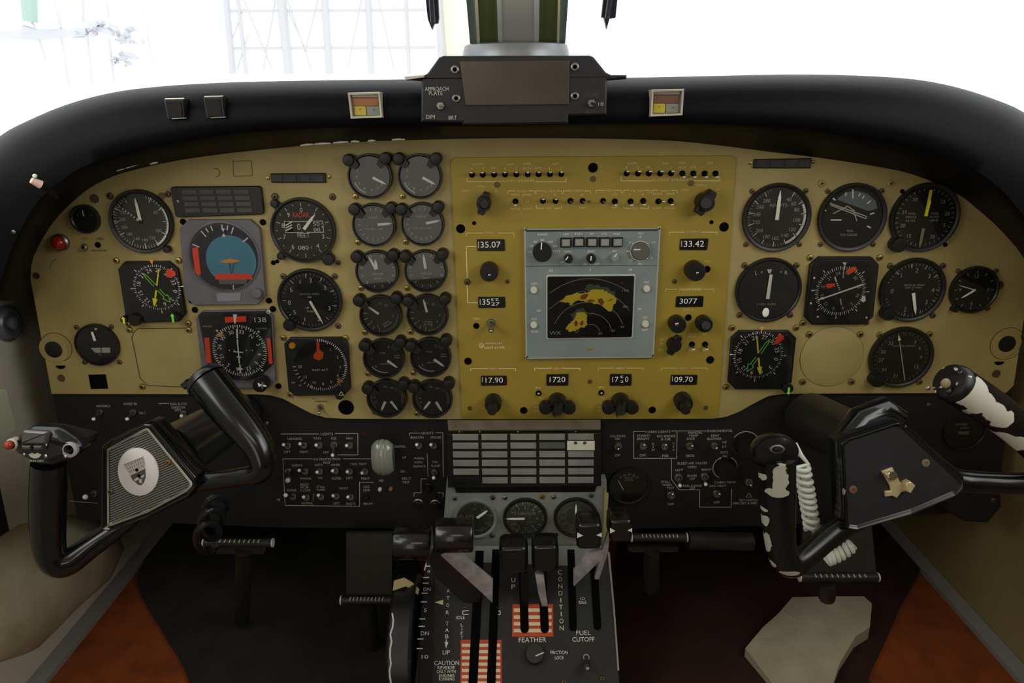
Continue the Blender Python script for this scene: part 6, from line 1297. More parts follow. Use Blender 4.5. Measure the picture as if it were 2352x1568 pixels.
# ---------------- left yoke
YP = Plane(at(345, 1090, -.235), R(12))
fr = Fr(YP, 345, 1095); q = fr.s; root = tag(empty('control_yoke', fr), 'left control yoke, glossy black with ribbed silver plate and round white badge', 'control yoke')
ii = hubbuild(fr, ((235, 1022), (258, 1006), (338, 968), (352, 970), (455, 1090), (455, 1116), (436, 1142), (340, 1190), (255, 1220), (232, 1217)), ((247, 1031), (262, 1021), (336, 982), (343, 983), (443, 1106), (443, 1115), (430, 1128), (340, 1176), (258, 1206), (248, 1206)), M_YOKE, root, rim=mat('yoke_rim_gloss', '121114', .18, coat=.6))
mm = MB(); mm.poly(ii, .0004, mat('plate_dark_grey', '3A3838', .4, .4))
n = len(ii); i2 = inset(ii, .0022)
vs = [(p[0], p[1], .0015) for p in ii] + [(p[0], p[1], .0017) for p in i2] + [(p[0], p[1], .0005) for p in i2]
fs = [(i, (i + 1) % n, n + (i + 1) % n, n + i) for i in range(n)] + [(n + i, n + (i + 1) % n, 2 * n + (i + 1) % n, 2 * n + i) for i in range(n)]
mm.add(vs, fs, M_CHR)
# fine ribs across the plate, clipped to its outline
def clipseg(p, d, poly):
    ts = []
    for i in range(len(poly)):
        a, b = poly[i], poly[(i + 1) % len(poly)]; ex, ey = b[0] - a[0], b[1] - a[1]; den = d[0] * ey - d[1] * ex
        if abs(den) < 1e-12: continue
        t = ((a[0] - p[0]) * ey - (a[1] - p[1]) * ex) / den; u = ((a[0] - p[0]) * d[1] - (a[1] - p[1]) * d[0]) / den
        if 0 <= u < 1: ts.append(t)
    ts.sort(); return ts
pa = fr.l(250, 1160); pb = fr.l(350, 1118); ux, uy = pb[0] - pa[0], pb[1] - pa[1]; L = math.hypot(ux, uy); ux /= L; uy /= L; nx, ny = -uy, ux
M_RIB = mat('rib_silver', 'B4B2B0', .35, .7)
for kx in range(-60, 61):
    o0 = (nx * kx * 5.2 * q, ny * kx * 5.2 * q); ts = clipseg(o0, (ux, uy), i2)
    if len(ts) >= 2:
        t0, t1 = ts[0] + .0004, ts[-1] - .0004
        if t1 > t0:
            a_ = (o0[0] + ux * t0, o0[1] + uy * t0); b_ = (o0[0] + ux * t1, o0[1] + uy * t1); w_ = 2.5 * q / 2
            mm.add([(a_[0] - nx * w_, a_[1] - ny * w_, .0005), (b_[0] - nx * w_, b_[1] - ny * w_, .0005), (b_[0] + nx * w_, b_[1] + ny * w_, .0009), (a_[0] + nx * w_, a_[1] + ny * w_, .0009)], [(0, 1, 2, 3)], M_RIB)
plate = mm.build('face_plate', root)
c = fr.l(320, 1082); ce = fr.l(367, 1085); rad = ce[0] - c[0]
mm = MB(); rr = [((1.0), .001), (1.0, .0022), (.97, .0027)]
vs = []; fs = []; N = 48
for r_, z in rr:
    for i in range(N):
        a = 2 * PI * i / N; vs.append((c[0] + rad * r_ * math.cos(a), c[1] + rad * 1.2 * r_ * math.sin(a), z))
for kk in range(2):
    for i in range(N): j = (i + 1) % N; fs.append((kk * N + i, kk * N + j, (kk + 1) * N + j, (kk + 1) * N + i))
fs.append(tuple(2 * N + i for i in range(N))); mm.add(vs, fs, mat('badge_white', 'DDD9DA', .45))
# shield-shaped crest on the badge
zb = .0029; M_CR = mat('crest_grey', '4A4648', .5); M_CRL = mat('crest_light', 'BDB8B6', .5)
mm.poly([fr.l(*p) for p in ((288, 1065), (332, 1047), (335, 1051), (337, 1074), (303, 1090), (290, 1072))], zb, mat('crest_pale', 'B9B4B2', .5))
for r_, (a_, b_) in enumerate((((291, 1067), (332, 1050)), ((295, 1074), (334, 1057)), ((299, 1081), (335, 1065)))):
    for i in range(8):
        t = (i + .3) / 8; x, y = a_[0] + (b_[0] - a_[0]) * t, a_[1] + (b_[1] - a_[1]) * t
        mm.line(fr.l(x, y - 1.5), fr.l(x + 2 + (i * 7 + r_) % 3, y + 2.5), 1.3 * q, zb + .0002, M_CR)
mm.line(fr.l(288, 1065), fr.l(333, 1047), 1 * q, zb + .0002, M_CR)
mm.poly([fr.l(*p) for p in ((303, 1090), (337, 1074), (338, 1093), (334, 1105), (328, 1112), (321, 1111), (308, 1100))], zb + .0001, M_CR)
mm.poly([fr.l(*p) for p in ((311, 1098), (321, 1093), (323, 1098), (314, 1103))], zb + .0003, M_CRL); mm.poly([fr.l(*p) for p in ((327, 1091), (335, 1087), (335, 1092), (329, 1095))], zb + .0003, M_CRL); mm.poly([fr.l(*p) for p in ((322, 1099), (329, 1097), (330, 1106), (325, 1107))], zb + .0003, M_CRL)
for x, y in ((318, 1077), (322.5, 1090)): mm.lathe([(3.8 * q, zb + .0004), (2 * q, zb + .0005)], M_HOLE, fr.l(x, y), 12)
mm.build('badge', root)
for x, y, mt_ in ((388, 1060, mat('rusty_screw', '8A6A2C', .5, .5)), (256, 1128, M_DSCR)): screwmb(fr.l(x, y), 6.5 * q, mt_, .0008).build('screw', root)
horn(fr, ((330, 1165, -.02, 18), (285, 1200, -.018, 22), (240, 1232, -.012, 25), (195, 1264, -.004, 28), (158, 1290, .004, 31), (132, 1291, .008, 33), (114, 1262, .012, 34), (110, 1195, .018, 37), (111, 1120, .026, 38), (112, 1062, .032, 36)), M_YOKE, parent=root)
horn(fr, ((400, 1105, -.022, 24), (450, 1106, -.018, 24), (505, 1101, -.012, 22), (555, 1094, -.004, 22), (590, 1087, .0, 25), (604, 1066, .002, 29), (592, 1025, .0, 35), (556, 975, -.004, 41), (515, 925, -.010, 45), (476, 876, -.016, 46)), M_YOKE, parent=root)
e = fr.l(465, 864, -.018); e2 = fr.l(476, 876, -.016); mm = MB(); mm.tube([(e2[0], e2[1], -.016), ((e[0] + e2[0]) / 2, (e[1] + e2[1]) / 2, -.017), (e[0], e[1], -.018)], [48 * q, 47 * q, 41 * q], mat('grip_cap_black', '1A191C', .3, coat=.3), 24); mm.build('grip_cap', root)
mm = MB(); e = fr.l(428, 882, -.01); mm.box((e[0], e[1], -.012), (18 * q, 15 * q, .012), M_BLKM, .7, .001); mm.build('trigger', root)
# control head on the left grip
hd = fr.l(97, 1026, .05); mm = MB(); zt = .052
hp_ = [fr.l(*p, zt) for p in ((10, 1022), (62, 981), (124, 983), (138, 989), (172, 1012), (184, 1030), (150, 1060), (112, 1074), (80, 1072), (34, 1048))]
mm.prism(rounded(hp_, 5 * q, 3), .034, zt, mat('head_black', '17161A', .28, coat=.3), .008)
back = [fr.l(*p, .034) for p in ((66, 990), (130, 988), (196, 1004), (190, 1024), (150, 1052), (60, 1050))]; mm.prism(back, .012, .0345, M_BLK, .004)
head = mm.build('control_head', root, 45)
def hpart(nm, fn):
    m3 = MB(); fn(m3); m3.build(nm, head)
def f1(m3):
    cc = fr.l(28, 1020, zt); m3.lathe([(13 * q, zt - .006), (13 * q, zt + .001), (10 * q, zt + .0025), (9 * q, zt)], mat('ivory_ring', 'C4BEA8', .4), cc, 24, cap1=False)
hpart('button_ring', f1)
def f2(m3):
    cc = fr.l(20, 1022, zt + .004); m3.ball((cc[0], cc[1], zt + .004), 9.5 * q, mat('button_red_brown', 'A4341A', .35, coat=.3), 16, 10)
hpart('red_button', f2)
hpart('rocker_plate', lambda m3: m3.prism(rounded([fr.l(*p, zt) for p in ((58, 985), (116, 989), (112, 1018), (54, 1018))], 4 * q), zt - .001, zt + .0045, mat('rocker_grey', '6E6A6C', .3, .5), .002))
def f3(m3):
    for x in (58, 84): m3.prism([fr.l(*p, zt) for p in ((x, 1019), (x + 22, 1019.5), (x + 22, 1031), (x, 1030))], zt - .001, zt + .006, mat('rocker_dark', '4A4542', .35, .3), .0015)
hpart('trim_rocker', f3)
hpart('thumb_pad', lambda m3: m3.arc(fr.l(81, 1036, zt), 5 * q, 15 * q, 115, 245, zt + .0008, M_DIM))
def f4(m3):
    cc = fr.l(158, 1033, zt); m3.lathe([(17 * q, zt - .004), (17 * q, zt - .0005), (11 * q, zt + .0005), (10.5 * q, zt - .002)], mat('ring_grey', 'A29C9C', .4), cc, 28, cap1=False); m3.disc(cc, 10.5 * q, zt - .002, M_HOLE, 24)
hpart('finger_ring', f4)
def f5(m3):
    for x, y, r_ in ((56, 1005, 3), (108, 1009, 4), (106, 1021, 4), (56, 1043, 3), (106, 1047, 4), (151, 1048, 3.5)): m3.ball(fr.l(x, y, zt) + (zt + .0004,), r_ * q, M_CHR, 8, 5, (1, 1, .4))
    m3.text('TRIM DISC', fr.l(84, 1058, zt), 4.5 * q, zt + .0003, M_DIM, 32 * q)
hpart('head_fitting', f5)
mm = MB(); mm.text('ELEV', fr.l(172, 1003, .0345), 7 * q, .0348, M_DIM, 22 * q, -.6); mm.build('lettering', head)
# shaft into the panel
a = fr.l3(385, 1050, -.03); pw = at(548, 952, -.006) - fr.o; b = (pw.dot(YP.ex), pw.dot(YP.ey), pw.dot(YP.ez))
mm = MB(); mm.tube([a, tuple(a[i] * .5 + b[i] * .5 for i in range(3)), b], [.031, .029, .029], mat('shaft_black_teal', '1A2022', .3, coat=.3), 28); mm.build('shaft', root)
# dark coiled cable below the left hub
mm = MB(); C_ = []
for i in range(60):
    t = i / 59; a = t * 2 * PI * 3.2; C_.append(at(470 + t * 30 + 24 * math.cos(a), 1250 - t * 100 + 26 * math.sin(a), -.10 + .03 * math.sin(a + .6)))
o0 = C_[0].copy(); mm.tube([p - o0 for p in C_], .0042, mat('cable_dark', '26262A', .4, coat=.2), 10); tag(mm.build('coiled_cable', loc=o0), 'black coiled cable hanging below the left yoke hub', 'cable')

# ---------------- right yoke
YR = Plane(at(2070, 1090, -.235), R(12))
fr = Fr(YR, 2070, 1095); q = fr.s; root = tag(empty('control_yoke', fr), 'right control yoke, worn black with peeling white grip and bare centre plate', 'control yoke')
M_YW = patchmat('yoke_black_chipped', '0E0E12', 'A7A598', 42, .715, .24, .008, None, 3.1, .3, 5)
M_YL = patchmat('grip_black_chipped', '0E0E12', 'AFAD9E', 20, .615, .26, .008, (1, .55, .55), 1.7, .3, 5)
ii = hubbuild(fr, ((1926, 1014), (1944, 1002), (2058, 965), (2074, 968), (2212, 1088), (2214, 1118), (2196, 1140), (2090, 1184), (1966, 1218), (1938, 1214)), ((1938, 1024), (1952, 1012), (2056, 978), (2066, 980), (2199, 1104), (2199, 1114), (2188, 1126), (2088, 1168), (1966, 1205), (1948, 1203)), M_YW, root, rim=M_YW)
mm = MB(); mm.poly(ii, .0006, mat('plate_slate_black', '232228', .55, vary=.2, vscale=40)); mm.build('face_plate', root)
for x, y, mt_ in ((2125, 1062, mat('rivet_tan', '8A7C66', .5, .4)), (1958, 1123, mat('rivet_copper', '8A6650', .5, .4))):
    mm = MB(); mm.lathe([(9.5 * q, .0007), (9 * q, .0017), (4 * q, .002), (3.6 * q, .001)], mt_, fr.l(x, y), 20); mm.build('rivet', root)
# brass spring clip
M_CLIP = mat('brass_clip', 'D2BE92', .35, .35); mm = MB(); zc = .001
mm.prism([fr.l(*p) for p in ((2022, 1080), (2046, 1071), (2064, 1105), (2082, 1112), (2080, 1124), (2066, 1128), (2056, 1141), (2046, 1136), (2030, 1138), (2029, 1126), (2043, 1124), (2040, 1112))], zc, zc + .0025, M_CLIP, .0005)
mm.prism([fr.l(*p) for p in ((2068, 1104), (2079, 1098), (2091, 1108), (2080, 1126), (2072, 1122))], zc, zc + .009, M_CLIP, .001)
mm.prism([fr.l(*p) for p in ((2022, 1082), (2028, 1080), (2034, 1090), (2030, 1094))], zc, zc + .008, M_CLIP, .001)
mm.lathe([(12 * q, zc + .0025), (12 * q, zc + .005), (10 * q, zc + .006)], M_CHR, fr.l(2043, 1088), 24); mm.build('spring_clip', root)
horn(fr, ((2010, 1180, -.022, 22), (1965, 1192, -.02, 26), (1915, 1222, -.014, 27), (1868, 1262, -.006, 27), (1835, 1290, .002, 28), (1812, 1296, .007, 30), (1797, 1270, .011, 33), (1789, 1205, .017, 37), (1786, 1125, .024, 40), (1784, 1050, .03, 42)), M_YL, parent=root)
M_YL2 = chipmat('grip_black_bare_patches', '0E0E12', 'B4B2A2', [fr.l(x, y, z) + (z, rx * q, ry * q, 99) for x, y, z, rx, ry in ((1799, 1108, .05, 17, 42), (1796, 1140, .05, 26, 12), (1762, 1200, .03, 6, 14), (1768, 1272, .03, 10, 40), (1775, 1305, .02, 10, 14), (1812, 1318, .02, 26, 6), (1758, 1100, .04, 5, 8), (1764, 1182, .04, 8, 5))])
MATS['grip_black_chipped'].name = 'grip_black_chipped'
for o_ in root.children:
    if o_.name.startswith('horn') and o_.data.materials[0] is M_YL: o_.data.materials[0] = M_YL2
horn(fr, ((2160, 1095, -.022, 30), (2215, 1104, -.018, 26), (2275, 1108, -.012, 25), (2335, 1110, -.006, 25), (2385, 1106, .0, 27), (2412, 1080, .006, 31)), M_YW, parent=root)
pth = ((2412, 1080, .006, 31), (2395, 1042, .010, 36), (2340, 985, .014, 40), (2270, 932, .019, 43), (2200, 886, .024, 45))
P_ = []
g0 = fr.l(2280, 945, .018)
M_PEEL = chipmat('grip_white_peeling', '0F0D12', 'D2D0C2', [fr.l(x, y, .05) + (.05, rx * q, ry * q, 99) for x, y, rx, ry in ((2218, 862, 30, 22), (2250, 905, 38, 34), (2272, 930, 34, 28), (2312, 950, 30, 22), (2336, 972, 24, 24), (2248, 984, 26, 15), (2336, 1022, 30, 16), (2372, 1040, 26, 22))], 45, .012, .3)
horn(fr, pth, M_PEEL, parent=root)
# open end of the right grip with its sockets
e1 = fr.l(2193, 881, .0245); e2 = fr.l(2183, 875, .0255); dx, dy = e2[0] - e1[0], e2[1] - e1[1]
M_ENDB = mat('grip_end_black', '100E10', .35)
mm = MB(); mm.tube([(e1[0], e1[1], .024), (e2[0], e2[1], .0262), (e2[0] + dx * .3, e2[1] + dy * .3, .0268)], [44 * q, 40 * q, 34 * q], patchmat('end_chipped', '100E10', 'D8D6C8', 60, .6, .4, .01, None, 5.5, 0, 4), 26); ge = mm.build('grip_end', root)
for x, y, r_, mt_ in ((2172, 880, 11, mat('end_button_tan', '8E7E5C', .5)), (2204, 884, 9, M_STL), (2196, 897, 8, M_HOLE), (2180, 900, 7, M_BLK), (2146, 896, 5, M_STL), (2192, 905, 6, M_BLK)):
    k = fr.l(x, y, .034); mm = MB(); mm.ball((k[0], k[1], .034 if r_ != 5 else .024), r_ * q, mt_, 14, 8, (1, 1, .5)); mm.build('socket', ge)
# cap of the right yoke's left grip
k = fr.l(1783, 1040, .038); mm = MB(); d_ = (0, 0)
mm.lathe([(46 * q, .022), (51 * q, .03), (51 * q, .036), (46 * q, .040), (20 * q, .042)], M_YOKE, k, 36, lambda a: 1 - .22 * abs(math.sin(a)) ** 1.5); cap = mm.build('grip_cap', root, 40)
k2 = fr.l(1785, 1031, .043); mm = MB(); mm.lathe([(17 * q, .0415), (17 * q, .0435), (12 * q, .0438), (11 * q, .042)], M_STL, k2, 26, lambda a: 1 - .45 * abs(math.sin(a)), cap1=False); mm.build('cap_ring', cap)
mm = MB(); mm.lathe([(11 * q, .0418), (9 * q, .0445), (3 * q, .0448)], M_BLK, k2, 20, lambda a: 1 - .4 * abs(math.sin(a))); mm.build('cap_button', cap)
a = fr.l3(2030, 1040, -.03); pw = at(1862, 962, -.02) - fr.o; b = (pw.dot(YR.ex), pw.dot(YR.ey), pw.dot(YR.ez))
mm = MB(); mm.tube([a, tuple(a[i] * .5 + b[i] * .5 for i in range(3)), b], [.031, .031, .034], mat('shaft_grey_black', '232322', .45, vary=.3, vscale=30), 28); mm.build('shaft', root)
mm = MB(); mm.tube([fr.l3(1935, 1015, -.02), fr.l3(1975, 968, -.03), fr.l3(2030, 945, -.035), fr.l3(2068, 968, -.03)], [.012, .016, .016, .012], M_YOKE, 16); mm.build('hub_shoulder', root)

# white coiled cord of the right yoke
M_CORD = mat('cord_white', 'E2E6DA', .45)
def coil(path, turns, rpx, wire, Y0, label, lead=()):
    S = spline(path, 12); N = turns * 16; pts = [at(*p) for p in lead]
    for i in range(N + 1):
        t = i / N * (len(S) - 1); k = min(int(t), len(S) - 2); f_ = t - k; x, y, Y = [S[k][j] * (1 - f_) + S[k + 1][j] * f_ for j in range(3)]
        x2, y2 = S[min(k + 1, len(S) - 1)][0] - S[k][0], S[min(k + 1, len(S) - 1)][1] - S[k][1]; l_ = math.hypot(x2, y2) or 1; nx_, ny_ = -y2 / l_, x2 / l_
        a = 2 * PI * i / 16; c_ = at(x, y, Y); r = wr(c_, rpx)
        pts.append(at(x + nx_ * rpx * math.cos(a), y + ny_ * rpx * math.cos(a), Y) + Vector((0, -r * math.sin(a), 0)))
    o0 = pts[0].copy(); mm = MB(); mm.tube([p - o0 for p in pts], wr(pts[0], wire), M_CORD, 9); 
    if label is None:
        o_ = mm.build('coil', cordroot); o_.location = o0 - cordroot.location; return o_
    return tag(mm.build('telephone_cord', loc=o0), label, 'cord')
cordroot = coil(((1842, 1072, -.215), (1851, 1120, -.215), (1858, 1165, -.215), (1866, 1214, -.21)), 10, 15, 5.4, 0, 'white coiled cord hanging beside the right yoke\'s left grip', ((1826, 1018, -.2), (1840, 1045, -.205), (1857, 1066, -.21)))
coil(((1902, 1284, -.19), (1930, 1272, -.19), (1958, 1252, -.185)), 6, 10, 5.5, 0, None, ((1868, 1214, -.19), (1882, 1250, -.18), (1895, 1280, -.185)))

# ================================================================== footwell
M_PED = mat('pedal_dark', '2A2823', .5, .1, vary=.3, vscale=40, hex2='201F1B'); M_PBAR = mat('pedal_bar_metal', 'D8D4C8', .4, .1)
def pedal(label, x0, x1, y, Y, plate=None, stem=None, knurl=10):
    a, b = at(x0, y, Y), at(x1, y, Y); root = emptyw('rudder_pedal', (a + b) / 2); tag(root, label, 'pedal'); c = root.location
    r = wr(a, 10); mm = MB(); mm.tube([a - c, b - c], r, M_PED, 16)
    mm.build('bar', root)
    mm = MB()
    for i in range(knurl):
        p = a.lerp(b, .18 + .64 * i / (knurl - 1)) - c; mm.box((p.x, p.y - r * .6, p.z + r * .82), (r * .22, r * .9, r * .3), M_PBAR)
    mm.build('knurling', root)
    for p in (a, b):
        mm = MB(); u = Vector((1 if p is b else -1, 0, 0)); mm.tube([p - c, p - c + u * r * .3], r * 1.05, M_PBAR, 14); mm.build('end_cap', root)
    if plate:
        mm = MB(); p_ = [at(*v) - c for v in plate]; n = len(p_); mm.add([tuple(v) for v in p_] + [tuple(v + Vector((0, .006, 0))) for v in p_], [tuple(range(n))[::-1], tuple(range(n, 2 * n))] + [(i, (i + 1) % n, n + (i + 1) % n, n + i) for i in range(n)], M_PED); mm.build('foot_plate', root)
    if stem:
        mm = MB(); p_ = [at(*v) - c for v in stem]; mm.tube(p_, .011, M_PED, 12); mm.build('stem', root)
    return root
pedal('rudder pedal with upright stem at the left of the footwell', 470, 625, 1246, -.05, ((490, 1255, -.046), (612, 1255, -.046), (606, 1272, -.046), (498, 1272, -.046)), ((560, 1262, -.045), (558, 1340, -.02), (556, 1425, .01)))
pedal('rudder pedal with bright knurled bar just left of the trim wheel', 785, 902, 1378, -.05, ((795, 1225, -.03), (900, 1225, -.03), (900, 1372, -.045), (795, 1372, -.045)), ((845, 1388, -.045), (850, 1430, -.04), (852, 1478, -.035)))
pedal('rudder pedal right of the pedestal with pale stem', 1452, 1576, 1234, -.05, ((1440, 1256, -.046), (1560, 1256, -.046), (1556, 1268, -.046), (1446, 1268, -.046)), ((1497, 1262, -.045), (1497, 1300, -.04), (1496, 1352, -.03)))
pedal('rudder pedal with wide plate under the right yoke', 1838, 2015, 1325, -.06, ((1845, 1205, -.03), (2002, 1205, -.03), (2013, 1316, -.055), (1840, 1316, -.055)), ((1900, 1340, -.055), (1900, 1365, -.05), (1899, 1372, -.048)))
# cross tube between the pedals
mm = MB(); a, b = at(1578, 1240, -.04), at(1725, 1244, -.03); mm.tube([Vector((0, 0, 0)), b - a], .012, M_PED, 12); tag(mm.build('cross_tube', loc=a), 'dark tube running right from the pedal beside the pedestal', 'tube')
# pale cloth on the floor
pts = ((1820, 1371), (1900, 1369), (1984, 1369), (2003, 1386), (1998, 1440), (1966, 1460), (1930, 1520), (1902, 1600), (1860, 1640), (1790, 1590), (1712, 1488), (1752, 1440), (1775, 1420), (1788, 1408))
fl = [atz(x, y, .0) for x, y in pts]
mm = MB(); top = [];
for i, (x, y) in enumerate(pts):
    z = .03 if y < 1400 else .026 if y < 1470 else .02 if y < 1530 else .014
    top.append(atz(x, y, z))
ctr = atz(1860, 1480, .024); o0 = Vector((ctr.x, ctr.y, 0)); n = len(top)
mid = [t_.lerp(ctr, .35) + Vector((0, 0, .004)) for t_ in top]; mid2 = [t_.lerp(ctr, .7) + Vector((0, 0, .003)) for t_ in top]
vs = [tuple(Vector((t_.x, t_.y, max(0.004, t_.z - .02))) - o0) for t_ in top] + [tuple(t_ - o0) for t_ in top] + [tuple(t_ - o0) for t_ in mid] + [tuple(t_ - o0) for t_ in mid2] + [tuple(ctr + Vector((0, 0, .003)) - o0)]
fs = []
for k in range(3):
    for i in range(n): j = (i + 1) % n; fs.append((k * n + i, (k + 1) * n + i, (k + 1) * n + j, k * n + j))
fs += [(3 * n + i, 4 * n, 3 * n + (i + 1) % n) for i in range(n)] + [tuple(range(n))]
mm.add(vs, fs, mat('pale_cloth', 'B9B29A', .85, vary=.3, vscale=18, hex2='A29A80', bump=.3, bscale=200)); tag(mm.build('cloth_pad', loc=o0, ang=60), 'pale beige cloth pad lying on the carpet below the right pedal', 'cloth')
# dark sheets on the carpet, cut to the footwell shadow they stand in for
M_SHADE = mat('shade_dark_olive', '2B2820', .9, vary=.5, vscale=16, hex2='171612', bump=.4, bscale=150)
M_SHADE_R = mat('shade_dark_russet', '33170B', .9, vary=.5, vscale=16, hex2='1E0D07', bump=.4, bscale=150)
for pts, lab, M_SHADE in ((((460, 1620), (432, 1560), (415, 1520), (372, 1450), (318, 1352), (330, 1300), (400, 1195), (900, 1190), (960, 1300), (960, 1700), (500, 1700)), 'dark mottled olive sheet standing in for floor shade left of the pedestal', M_SHADE), (((1425, 1190), (2030, 1190), (2112, 1290), (2070, 1390), (2030, 1480), (1992, 1560), (1960, 1650), (1435, 1650)), 'dark russet sheet standing in for floor shade right of the pedestal under the pale cloth', M_SHADE_R)):
    p_ = [atz(x, y, 0) for x, y in pts]; o0 = sum(p_, Vector()) / len(p_); mm = MB(); mm.prism([(p[0] - o0.x, p[1] - o0.y) for p in spline([(p.x, p.y) for p in p_ + [p_[0]]], 4)[:-1]], .0005, .006, M_SHADE, .0); tag(mm.build('footwell_shade_sheet', loc=(o0.x, o0.y, 0)), lab, 'shade')
# ================================================================== side wall fittings
fr_ = at(14, 742, -.04); p = atx(14, 742, XL); root = emptyw('air_nozzle', p); tag(root, 'round blue-grey air nozzle on the left wall', 'air nozzle')
M_NOZ = mat('nozzle_blue_grey', '6E7078', .35, .3)
mm = MB(); mm.lathe([(.024, .0002), (.024, .004), (.019, .009), (.016, .009), (.014, .004)], M_NOZ, n=32); mm.v = [(v[2], v[0], v[1]) for v in mm.v]; mm.build('ring', root)
mm = MB(); mm.lathe([(.009, .004), (.009, .012), (.006, .014)], M_NOZ, n=20); mm.v = [(v[2], v[0], v[1]) for v in mm.v]; mm.build('core', root)
p = atx(-8, 935, XL + .02); mm = MB(); mm.box((0, 0, 0), (.04, .10, .055), mat('pale_green_box', 'B9BCA2', .5), 0, .004); tag(mm.build('wall_box', loc=(XL + .021, p.y - .055, p.z)), 'pale green box on the left wall above the red-buttoned grip', 'box')
p = atx(-25, 1110, XL + .03); mm = MB(); mm.prism([(-.03, -.05), (.035, -.06), (.04, .03), (.0, .07), (-.03, .06)], 0, .05, M_BLKM, .006); mm.v = [(v[2], v[0], v[1]) for v in mm.v]; tag(mm.build('chart_holder', loc=(XL + .001, p.y - .045, p.z)), 'black holder on the left wall behind the left yoke grip', 'holder')
# padded kick panels
def kick(label, x, s, pts, mt):
    q_ = [atx(px_, py_, x) for px_, py_ in pts]; c = sum(q_, Vector()) / len(q_); n = len(q_); mm = MB()
    vs = [tuple(p - c) for p in q_] + [tuple((p - c) * .93 + Vector((s * .014, 0, 0))) for p in q_] + [tuple((p - c) * .7 + Vector((s * .03, 0, 0))) for p in q_] + [tuple((p - c) * .35 + Vector((s * .038, 0, 0))) for p in q_] + [(s * .04, 0, 0)]
    fs = []
    for k in range(3):
        for i in range(n): j = (i + 1) % n; fs.append((k * n + i, k * n + j, (k + 1) * n + j, (k + 1) * n + i))
    fs += [(3 * n + i, 3 * n + (i + 1) % n, 4 * n) for i in range(n)]
    mm.add(vs, fs, mt); tag(mm.build('kick_pad', loc=c + Vector((s * .001, 0, 0)), ang=70), label, 'pad')
kick('stained beige padding low on the left wall beside the floor strip', XL, 1, ((250, 1195), (275, 1255), (240, 1330), (160, 1400), (60, 1500), (-60, 1540), (-160, 1420), (-60, 1270), (40, 1205), (140, 1180)), mat('stained_pad', 'BDB79C', .85, vary=.4, vscale=14, hex2='9A8D6A', bump=.3, bscale=60))

# ================================================================== things on the glareshield
def shieldpt(px, py):
    """a point on the shield's front skin under a pixel, with the skin's slope there"""
    dg = bpy.context.evaluated_depsgraph_get()
    d = ray(px, py).normalized(); ok, loc, nor, idx = shield.ray_cast(CAM, d)
    return (loc, nor) if ok else (at(px, py, -.11), Vector((0, -1, 0)))
class SPlane:
    pass
def splane(px, py, lift=0.0):
    loc, nor = shieldpt(px, py)
    pl = Plane(loc); 
    return pl
def onshield(name, label, cat, pts, th=.006):
    cx = sum(p[0] for p in pts) / len(pts); cy = sum(p[1] for p in pts) / len(pts)
    ys = [shieldpt(*p)[0].y for p in pts]; pl = Plane((0, min(ys + [shieldpt(cx, cy)[0].y]) - .0012, 0)); fr = Fr(pl, cx, cy)
    return fr, tag(empty(name, fr), label, cat)
for pts, lab in ((((380, 229), (424, 228), (429, 272), (389, 274)), 'left of two square dark push lights on the left of the glareshield'), (((470, 224), (513, 223), (519, 270), (478, 272)), 'right of two square dark push lights on the left of the glareshield')):
    fr, root = onshield('push_light', lab, 'light', pts); q = fr.s; pp = [fr.l(*p) for p in pts]
    mm = MB(); mm.prism(pp, -.012, .004, M_BLK, .0008); mm.build('housing', root)
    mm = MB(); mm.prism(inset(pp, 3.5 * q), .004, .0052, mat('smoked_cap', '1C1715', .6, spec=.2), .0006); mm.build('lens', root)
    mm = MB(); a, b = fr.l(pts[0][0], pts[0][1] - 1, .004), fr.l(pts[1][0], pts[1][1] - 1, .004); mm.tube([a + (.0042,), b + (.0042,)], 2.2 * q, M_CHR, 8); mm.build('top_edge', root)
    mm = MB(); a, b = fr.l(pts[3][0] + 6, pts[3][1] - 1, .004), fr.l(pts[2][0], pts[2][1] - 1, .004); mm.tube([a + (.004,), b + (.004,)], 1.1 * q, M_STL, 8); mm.build('bottom_edge', root)
M_FRM = mat('frame_ivory_metal', 'B5AF9C', .4, .3)
